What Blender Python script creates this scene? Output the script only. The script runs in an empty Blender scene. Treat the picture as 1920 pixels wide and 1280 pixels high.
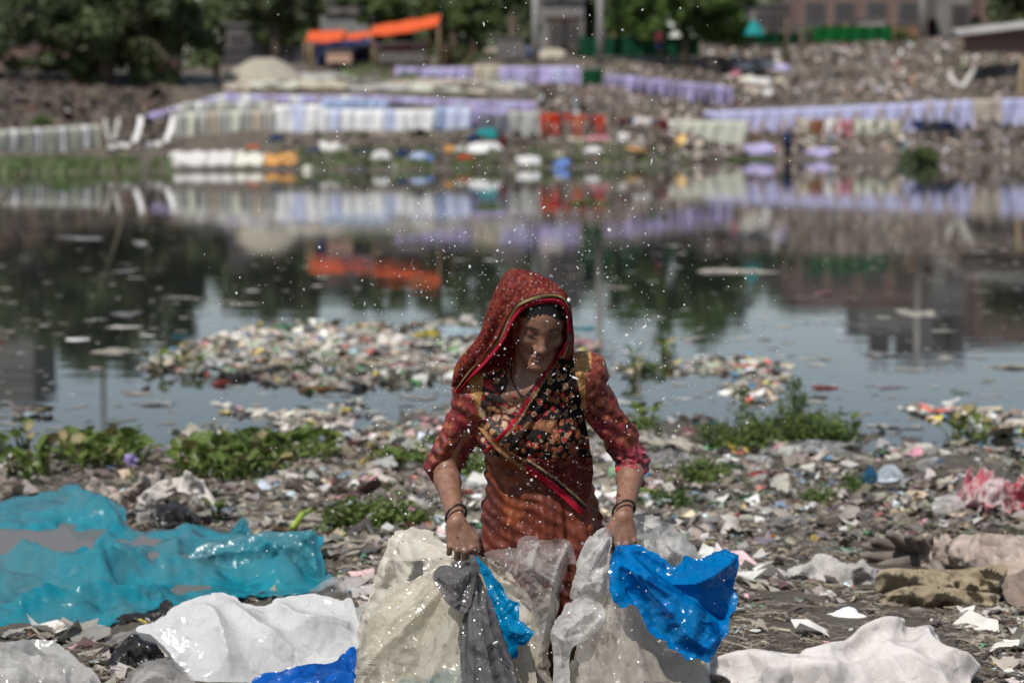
import bpy, math, random
import numpy as np
from mathutils import Vector, Matrix, Quaternion

random.seed(7)
RNG = np.random.RandomState(7)
SC = bpy.context.scene
COL = SC.collection

# ---------------------------------------------------------------- camera, sky, sun, exposure
CAM_H, PITCH, LENS = 1.83, math.radians(5.48), 85.0
F = LENS / 36.0 * 1920.0                      # focal length in pixels of the 1920 px photograph
cam_data = bpy.data.cameras.new('camera')
cam = bpy.data.objects.new('camera', cam_data)
COL.objects.link(cam)
cam.location = (0, 0, CAM_H)
cam.rotation_euler = (math.pi / 2 - PITCH, 0, 0)
cam_data.lens, cam_data.sensor_width = LENS, 36.0
cam_data.clip_start, cam_data.clip_end = 0.1, 4000
cam_data.dof.use_dof = True
cam_data.dof.focus_distance = 6.62
cam_data.dof.aperture_fstop = 3.4
SC.camera = cam

SUN_EL, SUN_AZ = math.radians(56), math.radians(-148)     # azimuth from +Y towards +X
world = bpy.data.worlds.new('World')
SC.world = world
world.use_nodes = True
wn = world.node_tree
bg = wn.nodes['Background']
sky = wn.nodes.new('ShaderNodeTexSky')
sky.sky_type = 'NISHITA'
sky.sun_disc = False
sky.sun_elevation = SUN_EL
sky.sun_rotation = SUN_AZ
sky.air_density, sky.dust_density, sky.ozone_density = 1.0, 0.35, 1.2
hs = wn.nodes.new('ShaderNodeHueSaturation'); hs.inputs['Saturation'].default_value = 0.68      # hazy, pale sky
wn.links.new(sky.outputs[0], hs.inputs['Color']); wn.links.new(hs.outputs[0], bg.inputs[0])
bg.inputs[1].default_value = 0.072

sun_data = bpy.data.lights.new('sun', 'SUN')
sun = bpy.data.objects.new('sun', sun_data)
COL.objects.link(sun)
sun_data.energy, sun_data.angle = 3.5, math.radians(0.53)
sun_data.color = (1.0, 0.955, 0.89)
sun_dir = Vector((math.sin(SUN_AZ) * math.cos(SUN_EL), math.cos(SUN_AZ) * math.cos(SUN_EL), math.sin(SUN_EL)))
sun.rotation_euler = sun_dir.to_track_quat('Z', 'Y').to_euler()
sun.location = (10, 20, 40)

SC.view_settings.view_transform = 'Standard'
SC.view_settings.look = 'None'
SC.view_settings.exposure = 0.5
SC.view_settings.gamma = 1.0
SC.view_settings.use_curve_mapping = False
SC.cycles.max_bounces = 8
SC.cycles.transparent_max_bounces = 16
SC.cycles.caustics_reflective = False
SC.cycles.caustics_refractive = False
SC.cycles.use_denoising = True

# ---------------------------------------------------------------- where a pixel of the photograph lies in the place
_cp, _sp = math.cos(PITCH), math.sin(PITCH)
def rays(px, py):
    u = (np.asarray(px, float) - 960) / F
    v = (640 - np.asarray(py, float)) / F
    d = np.stack([u, _cp + v * _sp, -_sp + v * _cp], -1)
    return d
def P(px, py, d):                              # point at depth d (world Y)
    r = rays(px, py)
    return np.array([0, 0, CAM_H]) + r * (np.asarray(d, float) / r[..., 1])[..., None]
def G(px, py, z=0.0):                          # point on the level z
    r = rays(px, py)
    return np.array([0, 0, CAM_H]) + r * ((z - CAM_H) / r[..., 2])[..., None]
def on_plane(px, py, pt, n):
    r = rays(px, py); c = np.array([0, 0, CAM_H])
    t = ((np.asarray(pt) - c) @ np.asarray(n)) / (r @ np.asarray(n))
    return c + r * t[..., None]

# ---------------------------------------------------------------- noise
def _hash(ix, iy, iz, seed):
    h = (ix.astype(np.int64) * 374761393 + iy.astype(np.int64) * 668265263 + iz.astype(np.int64) * 2147483647 + seed * 974711) & 0xffffffff
    h = ((h ^ (h >> 13)) * 1274126177) & 0xffffffff
    h = h ^ (h >> 16)
    h = (h * 2246822519) & 0xffffffff
    h = h ^ (h >> 15)
    return h.astype(np.float64) / 4294967295.0
def vnoise(x, y, z=None, seed=0):
    x = np.asarray(x, float); y = np.asarray(y, float)
    z = np.zeros_like(x) if z is None else np.asarray(z, float)
    x, y, z = np.broadcast_arrays(x, y, z)
    ix, iy, iz = np.floor(x), np.floor(y), np.floor(z)
    fx, fy, fz = x - ix, y - iy, z - iz
    fx, fy, fz = [f * f * f * (f * (f * 6 - 15) + 10) for f in (fx, fy, fz)]
    ix, iy, iz = ix.astype(np.int64), iy.astype(np.int64), iz.astype(np.int64)
    r = 0
    for a in (0, 1):
        for b in (0, 1):
            for c in (0, 1):
                w = (fx if a else 1 - fx) * (fy if b else 1 - fy) * (fz if c else 1 - fz)
                r = r + w * _hash(ix + a, iy + b, iz + c, seed)
    return r * 2 - 1
def fbm(x, y, z=None, seed=0, oct=4, gain=0.5):
    r, a, f = 0, 1.0, 1.0
    for i in range(oct):
        r = r + a * vnoise(np.asarray(x) * f, np.asarray(y) * f, None if z is None else np.asarray(z) * f, seed + i * 13)
        a *= gain; f *= 2.03
    return r
def worley(x, y, seed=0):                      # distance to the nearest scattered point: flat facets between sharp ridges
    ix, iy = np.floor(x).astype(np.int64), np.floor(y).astype(np.int64)
    best = np.full(np.shape(x), 9.0); zz = np.zeros_like(ix)
    for a in (-1, 0, 1):
        for b in (-1, 0, 1):
            jx, jy = ix + a, iy + b
            cx = jx + _hash(jx, jy, zz, seed); cy = jy + _hash(jx, jy, zz, seed + 5)
            best = np.minimum(best, (cx - x) ** 2 + (cy - y) ** 2)
    return np.sqrt(best)
def facet(x, y, seed=0):                       # flat triangles between random heights: sharp creases, plane facets
    k = (x + y) * 0.3660254; i = np.floor(x + k).astype(np.int64); j = np.floor(y + k).astype(np.int64)
    u = x + k - i; v = y + k - j; lo_ = u > v; zz = np.zeros_like(i)
    i1, j1 = i + lo_, j + ~lo_
    a = np.where(lo_, u, v); b = np.where(lo_, v, u)
    h0, h1, h2 = _hash(i, j, zz, seed), _hash(i1, j1, zz, seed), _hash(i + 1, j + 1, zz, seed)
    return h0 * (1 - a) + h1 * (a - b) + h2 * b - .5
def crumple(x, y, seed=0, oct=3, gain=0.5):    # creased plastic film
    wx = x + 0.55 * vnoise(x * 0.8, y * 0.8, None, seed + 91); wy = y + 0.55 * vnoise(x * 0.8, y * 0.8, None, seed + 92)
    r, a, f = 0, 1.0, 0.8
    for i in range(oct):
        c, s = math.cos(i * 1.1 + seed), math.sin(i * 1.1 + seed)
        r = r + a * facet((wx * c - wy * s) * f, (wx * s + wy * c) * f * 0.7, seed + i * 17)
        a *= gain; f *= 2.15
    return r
def smooth(a, b, x):
    t = np.clip((x - a) / (b - a), 0, 1)
    return t * t * (3 - 2 * t)

# ---------------------------------------------------------------- object helpers
def tag(o, label=None, cat=None, group=None, kind=None):
    if label: o['label'] = label
    if cat: o['category'] = cat
    if group: o['group'] = group
    if kind: o['kind'] = kind
    return o
def link(name, data, parent=None, loc=None, rot=None, scale=None):
    o = bpy.data.objects.new(name, data)
    COL.objects.link(o)
    if parent is not None: o.parent = parent
    if loc is not None: o.location = [float(v) for v in loc]
    if rot is not None: o.rotation_euler = rot
    if scale is not None: o.scale = (scale,) * 3 if np.isscalar(scale) else scale
    return o
def empty(name, loc=(0, 0, 0), label=None, cat=None, group=None, rz=0.0):
    o = link(name, None, None, loc, (0, 0, rz))
    o.empty_display_size = 0.1
    return tag(o, label, cat, group)
def mesh(name, V, Fa, mat=None, smooth_=True, col=None, attrs=None, mats=None, mi=None):
    """V (n,3); Fa an (m,k) index array or a list of such; col (n,3|4) vertex colours"""
    me = bpy.data.meshes.new(name)
    V = np.asarray(V, np.float32)
    Fs = [np.asarray(f, np.int32) for f in (Fa if isinstance(Fa, list) else [Fa]) if len(f)]
    me.vertices.add(len(V)); me.vertices.foreach_set('co', V.ravel())
    nl = sum(f.size for f in Fs); npoly = sum(len(f) for f in Fs)
    me.loops.add(nl); me.polygons.add(npoly)
    me.loops.foreach_set('vertex_index', np.concatenate([f.ravel() for f in Fs]))
    tot = np.concatenate([np.full(len(f), f.shape[1], np.int32) for f in Fs])
    st = np.concatenate([[0], np.cumsum(tot)[:-1]]).astype(np.int32)
    me.polygons.foreach_set('loop_start', st)
    try: me.polygons.foreach_set('loop_total', tot)
    except Exception: pass
    if mi is not None: me.polygons.foreach_set('material_index', np.asarray(mi, np.int32))
    me.update(calc_edges=True)
    me.validate()
    if smooth_: me.polygons.foreach_set('use_smooth', np.ones(len(me.polygons), bool))
    else: me.polygons.foreach_set('use_smooth', np.zeros(len(me.polygons), bool))
    if col is not None:
        col = np.asarray(col, np.float32)
        if col.shape[1] == 3: col = np.concatenate([col, np.ones((len(col), 1), np.float32)], 1)
        a = me.color_attributes.new('Col', 'FLOAT_COLOR', 'POINT')
        a.data.foreach_set('color', col.ravel())
    for k, v in (attrs or {}).items():
        v = np.asarray(v, np.float32)
        if v.ndim == 1:
            a = me.attributes.new(k, 'FLOAT', 'POINT'); a.data.foreach_set('value', v)
        else:
            a = me.attributes.new(k, 'FLOAT_VECTOR', 'POINT'); a.data.foreach_set('vector', v.ravel())
    for m in (mats or ([mat] if mat else [])): me.materials.append(m)
    return me
def obj(name, V, Fa, mat=None, parent=None, **kw):
    return link(name, mesh(name, V, Fa, mat, **kw), parent)

class MB:                                       # collects simple shapes into one mesh
    def __init__(s): s.V, s.Q, s.T, s.C, s.n = [], [], [], [], 0
    def add(s, V, Q=None, T=None, c=None):
        V = np.asarray(V, float)
        if Q is not None and len(Q): s.Q.append(np.asarray(Q) + s.n)
        if T is not None and len(T): s.T.append(np.asarray(T) + s.n)
        s.V.append(V); s.n += len(V)
        s.C.append(np.tile(np.asarray(c if c is not None else (1, 1, 1), float)[:3], (len(V), 1)) if c is None or np.ndim(c) == 1 else np.asarray(c))
    def box(s, c, size, rz=0.0, col=None, taper=1.0, M=None):
        x, y, z = [v / 2 for v in size]
        B = np.array([[-x, -y, -z], [x, -y, -z], [x, y, -z], [-x, y, -z], [-x * taper, -y * taper, z], [x * taper, -y * taper, z], [x * taper, y * taper, z], [-x * taper, y * taper, z]])
        if M is not None: B = B @ np.asarray(M).T
        cz, sz = math.cos(rz), math.sin(rz)
        B = B @ np.array([[cz, sz, 0], [-sz, cz, 0], [0, 0, 1]]) + np.asarray(c)
        s.add(B, [[0, 3, 2, 1], [4, 5, 6, 7], [0, 1, 5, 4], [1, 2, 6, 5], [2, 3, 7, 6], [3, 0, 4, 7]], None, col)
    def tube(s, pts, r, seg=6, col=None, cap=True):
        pts = np.asarray(pts, float); n = len(pts)
        r = np.full(n, r, float) if np.isscalar(r) else np.asarray(r, float)
        T = np.gradient(pts, axis=0); T /= np.linalg.norm(T, axis=1)[:, None] + 1e-9
        ref = np.array([0, 0, 1.0]) if abs(T[0, 2]) < 0.9 else np.array([1.0, 0, 0])
        V = []
        for i in range(n):
            a = np.cross(T[i], ref); a /= np.linalg.norm(a) + 1e-9; b = np.cross(a, T[i]); ref = b
            th = np.arange(seg) * 2 * math.pi / seg
            V.append(pts[i] + r[i] * (np.cos(th)[:, None] * a + np.sin(th)[:, None] * b))
        V = np.concatenate(V)
        i = np.arange(n - 1)[:, None] * seg; j = np.arange(seg)[None]; k = (j + 1) % seg
        Q = np.stack([i + j, i + k, i + seg + k, i + seg + j], -1).reshape(-1, 4)
        T3 = []
        if cap:
            V = np.concatenate([V, pts[:1], pts[-1:]]); a, b = n * seg, n * seg + 1
            for q in range(seg):
                T3 += [[a, (q + 1) % seg, q], [b, (n - 1) * seg + q, (n - 1) * seg + (q + 1) % seg]]
        s.add(V, Q, T3, col)
    def get(s):
        V = np.concatenate(s.V); C = np.concatenate(s.C); Fs = []
        if s.Q: Fs.append(np.concatenate(s.Q))
        if s.T: Fs.append(np.concatenate(s.T))
        return V, Fs, C
    def mesh(s, name, mat, smooth_=True):
        V, Fs, C = s.get(); return mesh(name, V, Fs, mat, smooth_, C)
    def build(s, name, mat, parent=None, smooth_=False):
        return link(name, s.mesh(name, mat, smooth_), parent)

def grid_faces(nu, nv, wrap_u=False):
    """faces of an (nu, nv) vertex grid"""
    i = np.arange(nu if wrap_u else nu - 1)[:, None]; j = np.arange(nv - 1)[None]
    i2 = (i + 1) % nu
    return np.stack([i * nv + j, i2 * nv + j, i2 * nv + j + 1, i * nv + j + 1], -1).reshape(-1, 4)
def catmull(pts, n, closed=False):
    pts = np.asarray(pts, float); m = len(pts)
    t = np.linspace(0, m if closed else m - 1, n, endpoint=not closed)
    i = np.floor(t).astype(int)
    if not closed: i = np.minimum(i, m - 2)
    f = (t - i)[:, None]
    def g(k): return pts[k % m] if closed else pts[np.clip(k, 0, m - 1)]
    p0, p1, p2, p3 = g(i - 1), g(i), g(i + 1), g(i + 2)
    return 0.5 * (2 * p1 + (p2 - p0) * f + (2 * p0 - 5 * p1 + 4 * p2 - p3) * f ** 2 + (3 * p1 - p0 - 3 * p2 + p3) * f ** 3)

# ---------------------------------------------------------------- materials
def new_mat(name):
    m = bpy.data.materials.new(name); m.use_nodes = True
    n = m.node_tree.nodes; l = m.node_tree.links
    b = n['Principled BSDF']
    return m, n, l, b
def set_spec(b, v):
    for k in ('Specular IOR Level', 'Specular'):
        if k in b.inputs: b.inputs[k].default_value = v; return
def ramp(n, stops, interp='LINEAR'):
    r = n.new('ShaderNodeValToRGB'); r.color_ramp.interpolation = interp
    el = r.color_ramp.elements
    while len(el) < len(stops): el.new(0.5)
    for e, (p, c) in zip(el, stops): e.position = p; e.color = (*c[:3], 1)
    return r
def noise_node(n, l, scale, detail=4, rough=0.6, coord='Object', stretch=None, dist=0.0):
    tc = n.new('ShaderNodeTexCoord'); out = tc.outputs[coord]
    if stretch is not None:
        mp = n.new('ShaderNodeMapping'); mp.inputs['Scale'].default_value = stretch
        l.new(out, mp.inputs['Vector']); out = mp.outputs[0]
    t = n.new('ShaderNodeTexNoise'); t.inputs['Scale'].default_value = scale
    t.inputs['Detail'].default_value = detail; t.inputs['Roughness'].default_value = rough
    t.inputs['Distortion'].default_value = dist
    l.new(out, t.inputs['Vector']); return t
def mixc(n, l, a, b, fac, mode='MIX'):
    m = n.new('ShaderNodeMix'); m.data_type = 'RGBA'; m.blend_type = mode
    for s, v in ((0, fac), (6, a), (7, b)):
        if hasattr(v, 'links'): l.new(v, m.inputs[s])
        else: m.inputs[s].default_value = v if s == 0 else (*v[:3], 1)
    return m.outputs[2]
def bump(n, l, b, h, strength=0.3, dist=0.01):
    bp = n.new('ShaderNodeBump'); bp.inputs['Strength'].default_value = strength; bp.inputs['Distance'].default_value = dist
    l.new(h, bp.inputs['Height']); l.new(bp.outputs[0], b.inputs['Normal']); return bp
def plain(name, c, rough=0.7, var=0.25, scale=6.0, spec=0.3, bmp=0.0, vcol=False, detail=5):
    m, n, l, b = new_mat(name)
    t = noise_node(n, l, scale, detail)
    lo = tuple(v * (1 - var) for v in c); hi = tuple(min(1, v * (1 + var)) for v in c)
    r = ramp(n, [(0.3, lo), (0.7, hi)]); l.new(t.outputs[0], r.inputs[0])
    out = r.outputs[0]
    if vcol:
        a = n.new('ShaderNodeVertexColor'); a.layer_name = 'Col'
        out = mixc(n, l, out, a.outputs[0], 1.0, 'MULTIPLY')
    l.new(out, b.inputs['Base Color'])
    b.inputs['Roughness'].default_value = rough; set_spec(b, spec)
    if bmp: bump(n, l, b, t.outputs[0], bmp)
    return m
def film_bump(n, l, b, k):
    """creases of crumpled film: cells tilted each its own way, at two sizes"""
    tc = n.new('ShaderNodeTexCoord'); wz = n.new('ShaderNodeTexNoise'); wz.inputs['Scale'].default_value = 9; l.new(tc.outputs['Object'], wz.inputs['Vector'])
    wa = n.new('ShaderNodeVectorMath'); wa.operation = 'MULTIPLY_ADD'; l.new(wz.outputs['Color'], wa.inputs[0]); wa.inputs[1].default_value = (.09,) * 3; l.new(tc.outputs['Object'], wa.inputs[2])
    tot = None
    for sc, am in ((7, .9), (18, .6)):
        v = n.new('ShaderNodeTexVoronoi'); v.inputs['Scale'].default_value = sc; l.new(wa.outputs[0], v.inputs['Vector'])
        d = n.new('ShaderNodeVectorMath'); d.operation = 'SUBTRACT'; l.new(wa.outputs[0], d.inputs[0]); l.new(v.outputs['Position'], d.inputs[1])
        c = n.new('ShaderNodeVectorMath'); c.operation = 'SUBTRACT'; l.new(v.outputs['Color'], c.inputs[0]); c.inputs[1].default_value = (.5,) * 3
        e = n.new('ShaderNodeVectorMath'); e.operation = 'DOT_PRODUCT'; l.new(d.outputs[0], e.inputs[0]); l.new(c.outputs[0], e.inputs[1])
        m = n.new('ShaderNodeMath'); m.operation = 'MULTIPLY_ADD'; l.new(e.outputs['Value'], m.inputs[0]); m.inputs[1].default_value = am * k
        if tot is None: m.inputs[2].default_value = 0
        else: l.new(tot, m.inputs[2])
        tot = m.outputs[0]
    bp = n.new('ShaderNodeBump'); bp.inputs['Strength'].default_value = 1.0; bp.inputs['Distance'].default_value = 1.0
    l.new(tot, bp.inputs['Height']); l.new(bp.outputs[0], b.inputs['Normal'])
def plastic(name, c, trans=0.45, clear=0.1, rough=0.28, var=0.12, scale=7.0, dirt=None, dirt_lo=0.55, dirt_hi=0.7, tint=None, bmp=1.0, spec=.5):
    """thin plastic film: gloss over a diffuse body, light coming through, part of it see-through (more where seen face on)"""
    m, n, l, b = new_mat(name)
    t = noise_node(n, l, scale, 6, 0.65)
    r = ramp(n, [(0.3, tuple(v * (1 - var) for v in c)), (0.7, tuple(min(1, v * (1 + var)) for v in c))]); l.new(t.outputs[0], r.inputs[0])
    out = r.outputs[0]
    if dirt is not None:
        t2 = noise_node(n, l, scale * 0.55, 8, 0.72, dist=0.6)
        r2 = ramp(n, [(dirt_lo, (0, 0, 0)), (dirt_hi, (1, 1, 1))]); l.new(t2.outputs[0], r2.inputs[0])
        out = mixc(n, l, out, dirt, r2.outputs[0])
        t5 = noise_node(n, l, scale * 5, 6, 0.75); r5 = ramp(n, [(.60, (0, 0, 0)), (.68, (.8,) * 3)]); l.new(t5.outputs[0], r5.inputs[0])
        mu = n.new('ShaderNodeMath'); mu.operation = 'MULTIPLY'; l.new(r5.outputs[0], mu.inputs[0]); l.new(t2.outputs[0], mu.inputs[1])
        out = mixc(n, l, out, tuple(v * .5 for v in dirt), mu.outputs[0])
    l.new(out, b.inputs['Base Color'])
    b.inputs['Roughness'].default_value = rough; set_spec(b, spec)
    if bmp:
        t3 = noise_node(n, l, scale * 3.2, 5, 0.55, dist=1.5); film_bump(n, l, b, bmp)
    tr = n.new('ShaderNodeBsdfTranslucent'); l.new(out, tr.inputs[0])
    if bmp: l.new(b.inputs['Normal'].links[0].from_socket, tr.inputs['Normal'])
    mx = n.new('ShaderNodeMixShader'); mx.inputs[0].default_value = trans
    l.new(b.outputs[0], mx.inputs[1]); l.new(tr.outputs[0], mx.inputs[2])
    sh = mx.outputs[0]
    if clear > 0:
        tp = n.new('ShaderNodeBsdfTransparent'); tp.inputs[0].default_value = (*(tint or (0.95, 0.95, 0.95)), 1)
        lw = n.new('ShaderNodeLayerWeight'); lw.inputs[0].default_value = .35
        r4 = ramp(n, [(.1, (clear,) * 3), (.8, (clear * .25,) * 3)]); l.new(lw.outputs['Facing'], r4.inputs[0])
        m2 = n.new('ShaderNodeMixShader'); l.new(r4.outputs[0], m2.inputs[0])
        l.new(sh, m2.inputs[1]); l.new(tp.outputs[0], m2.inputs[2]); sh = m2.outputs[0]
    l.new(sh, n['Material Output'].inputs[0])
    return m
def leafy(name, c, var=0.45, scale=3.0, trans=0.3, rough=0.5, vcol=False):
    m, n, l, b = new_mat(name)
    t = noise_node(n, l, scale, 3)
    r = ramp(n, [(0.3, tuple(v * (1 - var) for v in c)), (0.7, tuple(v * (1 + var) for v in c))]); l.new(t.outputs[0], r.inputs[0])
    out = r.outputs[0]
    if vcol:
        a = n.new('ShaderNodeVertexColor'); a.layer_name = 'Col'
        out = mixc(n, l, out, a.outputs[0], 1.0, 'MULTIPLY')
    l.new(out, b.inputs['Base Color']); b.inputs['Roughness'].default_value = rough; set_spec(b, 0.35)
    tr = n.new('ShaderNodeBsdfTranslucent'); l.new(out, tr.inputs[0])
    mx = n.new('ShaderNodeMixShader'); mx.inputs[0].default_value = trans
    l.new(b.outputs[0], mx.inputs[1]); l.new(tr.outputs[0], mx.inputs[2]); l.new(mx.outputs[0], n['Material Output'].inputs[0])
    return m
def vcol_mat(name, rough=0.6, spec=0.35, var=0.2, scale=9.0, trans=0.0):
    m, n, l, b = new_mat(name)
    a = n.new('ShaderNodeVertexColor'); a.layer_name = 'Col'
    t = noise_node(n, l, scale, 5)
    r = ramp(n, [(0.3, (1 - var,) * 3), (0.7, (1 + var,) * 3)]); l.new(t.outputs[0], r.inputs[0])
    out = mixc(n, l, a.outputs[0], r.outputs[0], 1.0, 'MULTIPLY')
    l.new(out, b.inputs['Base Color']); b.inputs['Roughness'].default_value = rough; set_spec(b, spec)
    if trans:
        tr = n.new('ShaderNodeBsdfTranslucent'); l.new(out, tr.inputs[0])
        mx = n.new('ShaderNodeMixShader'); mx.inputs[0].default_value = trans
        l.new(b.outputs[0], mx.inputs[1]); l.new(tr.outputs[0], mx.inputs[2]); l.new(mx.outputs[0], n['Material Output'].inputs[0])
    return m
# ================================================================ THE SETTING
def interp2(x, xs, y, ys_list, zs_list):
    """piecewise: for each column xs[i] a profile (ys, zs); linear in between"""
    prof = np.stack([np.interp(y, ys, zs) for ys, zs in zip(ys_list, zs_list)], 0)
    xi = np.clip(np.interp(x, xs, np.arange(len(xs))), 0, len(xs) - 1 - 1e-6)
    i = np.floor(xi).astype(int); f = xi - i
    return np.take_along_axis(prof, i[None], 0)[0] * (1 - f) + np.take_along_axis(prof, (i + 1)[None], 0)[0] * f

NEAR_PX = [-200, 0, 300, 560, 640, 780, 960, 1180, 1420, 1600, 1750, 1920, 2200]
NEAR_D = [12.6, 12.9, 12.8, 12.8, 13.3, 14.3, 14.4, 14.2, 13.8, 13.7, 13.1, 12.2, 12.0]
FAR_PX = [-400, 0, 450, 900, 1150, 1400, 1920, 2400]
FAR_D = [69, 69, 72, 73, 77, 88, 88, 88]
BX = [0, 300, 600, 900, 1100, 1400, 1920]
BE = [[0, 4, 8, 12, 18, 24, 30, 45], [0, 5, 10, 16, 22, 28, 34, 45], [0, 5, 10, 14, 18, 24, 30, 45], [0, 5, 9, 14, 19, 24, 30, 45],
      [0, 5, 9, 13, 18, 22, 28, 38], [0, 4, 8, 11, 14, 20, 26, 40], [0, 4, 8, 11, 14, 20, 25, 40]]
BY = [[325, 300, 285, 245, 190, 150, 140, 132], [320, 300, 270, 215, 170, 140, 135, 130], [318, 290, 262, 235, 190, 150, 125, 115], [318, 290, 262, 230, 190, 160, 135, 110],
      [312, 285, 258, 235, 200, 165, 120, 95], [300, 272, 240, 215, 190, 120, 85, 78], [300, 262, 235, 215, 190, 110, 75, 70]]
BZ = []
for c, (es, yp) in enumerate(zip(BE, BY)):
    s = np.interp(BX[c], FAR_PX, FAR_D); d = s + np.array(es, float)
    z = P(np.full(len(d), BX[c]), np.array(yp, float), d)[:, 2]; z[0] = 0.0
    BZ.append(z)
def px_of(x, y): return 960 + np.asarray(x) / np.asarray(y) * F * 0.9955
def ground_z(x, y, rough=True):
    x = np.asarray(x, float); y = np.asarray(y, float)
    p = px_of(x, np.maximum(y, 2.0))
    s = np.interp(p, NEAR_PX, NEAR_D); w = s - y
    h1 = np.interp(w, [-6, -0.6, 0, 1.2, 3.0, 4.5, 8], [-0.6, -0.05, 0.0, 0.035, 0.045, 0.085, 0.12])
    left = smooth(-0.4, -1.2, x) * smooth(1.2, 2.2, w) * smooth(4.0, 3.0, w)
    h1 = h1 - 0.03 * left
    if rough: h1 = h1 + (0.032 * fbm(x * 1.1, y * 0.8, None, 3, 3) + 0.012 * fbm(x * 5, y * 4, None, 8, 3)) * np.interp(w, [-3, -0.5, 4, 8], [0.0, 1, 0.7, 0.6])
    s2 = np.interp(p, FAR_PX, FAR_D) + (0.6 * fbm(x * 0.25, y * 0 + 1.3, None, 5, 3) if rough else 0)
    e = y - s2
    h2 = interp2(p, BX, np.clip(e, 0, 60), BE, BZ)
    h2 = np.where(e < 0, np.maximum(e * 0.12, -0.6), h2)
    if rough: h2 = h2 + smooth(0.5, 6, e) * (0.10 * fbm(x * 0.5, y * 0.5, None, 21, 3) + 0.07 * fbm(x * 1.7, y * 1.7, None, 23, 3))
    return np.where(y < 40, h1, h2)

# mud and earth
def mud_material():
    m, n, l, b = new_mat('mud')
    t = noise_node(n, l, 2.2, 8, 0.7)
    r = ramp(n, [(0.25, (0.045, 0.038, 0.032)), (0.5, (0.105, 0.09, 0.072)), (0.75, (0.17, 0.145, 0.115))]); l.new(t.outputs[0], r.inputs[0])
    t2 = noise_node(n, l, 30, 6, 0.75, stretch=(0.5, 1.6, 1), dist=1.5)
    r2 = ramp(n, [(0.3, (0.5, 0.5, 0.5)), (0.7, (1.55, 1.5, 1.4))]); l.new(t2.outputs[0], r2.inputs[0])
    out = mixc(n, l, r.outputs[0], r2.outputs[0], 1.0, 'MULTIPLY')
    l.new(out, b.inputs['Base Color'])
    r3 = ramp(n, [(0.35, (0.35,) * 3), (0.6, (0.85,) * 3)]); l.new(t.outputs[0], r3.inputs[0]); l.new(r3.outputs[0], b.inputs['Roughness'])
    set_spec(b, 0.4)
    bump(n, l, b, t2.outputs[0], 0.8, 0.03)
    return m
nu, nd = 340, 460
dd = np.concatenate([np.geomspace(1.2, 16, 230), np.geomspace(16.3, 66, 40), np.linspace(67, 125, 160), np.geomspace(130, 1500, 30)])
uu = np.linspace(-0.42, 0.42, nu)
U, D = np.meshgrid(uu, dd, indexing='ij')
fan = np.where(D > 125, 1 + (D - 125) / 200, 1.0)
X, Y = U * (D + 1.5) * fan, D
Z = ground_z(X, Y)
V = np.stack([X, Y, Z], -1).reshape(-1, 3)
tag(obj('ground', V, grid_faces(nu, len(dd)), mud_material()), kind='structure')

def water_material():
    m, n, l, b = new_mat('water')
    b.inputs['Base Color'].default_value = (0.018, 0.02, 0.019, 1)
    b.inputs['Roughness'].default_value = 0.02; b.inputs['IOR'].default_value = 1.21; set_spec(b, 0.5)
    t = noise_node(n, l, 1.0, 3, 0.5, stretch=(0.55, 3.2, 1.0), dist=0.4)
    t2 = noise_node(n, l, 1.0, 2, 0.5, stretch=(0.09, 0.35, 1.0))
    ad = n.new('ShaderNodeMath'); ad.operation = 'MULTIPLY_ADD'
    l.new(t2.outputs[0], ad.inputs[0]); ad.inputs[1].default_value = 2.5; l.new(t.outputs[0], ad.inputs[2])
    bump(n, l, b, ad.outputs[0], 1.0, 0.0011)
    return m
WX = np.array([[-75, 1.0, 0], [75, 1.0, 0], [75, 118, 0], [-75, 118, 0]], float)
tag(obj('water', WX, np.array([[0, 1, 2, 3]]), water_material(), smooth_=False), kind='structure')

# ================================================================ THE FAR BANK
M = {}
M['bark'] = plain('bark', (0.09, 0.07, 0.05), 0.9, 0.3, 8)
M['bamboo'] = plain('bamboo', (0.25, 0.18, 0.11), 0.7, 0.25, 5)
M['concrete'] = plain('concrete', (0.3, 0.29, 0.28), 0.85, 0.2, 2)
M['rope'] = plain('rope', (0.2, 0.17, 0.13), 0.9, 0.2, 20)
M['foliage_dark'] = leafy('foliage_dark', (0.088, 0.112, 0.046), 0.55, 0.7)
M['foliage_mid'] = leafy('foliage_mid', (0.085, 0.125, 0.036), 0.5, 0.8)
M['foliage_bright'] = leafy('foliage_bright', (0.085, 0.14, 0.03), 0.5, 0.9)

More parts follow.
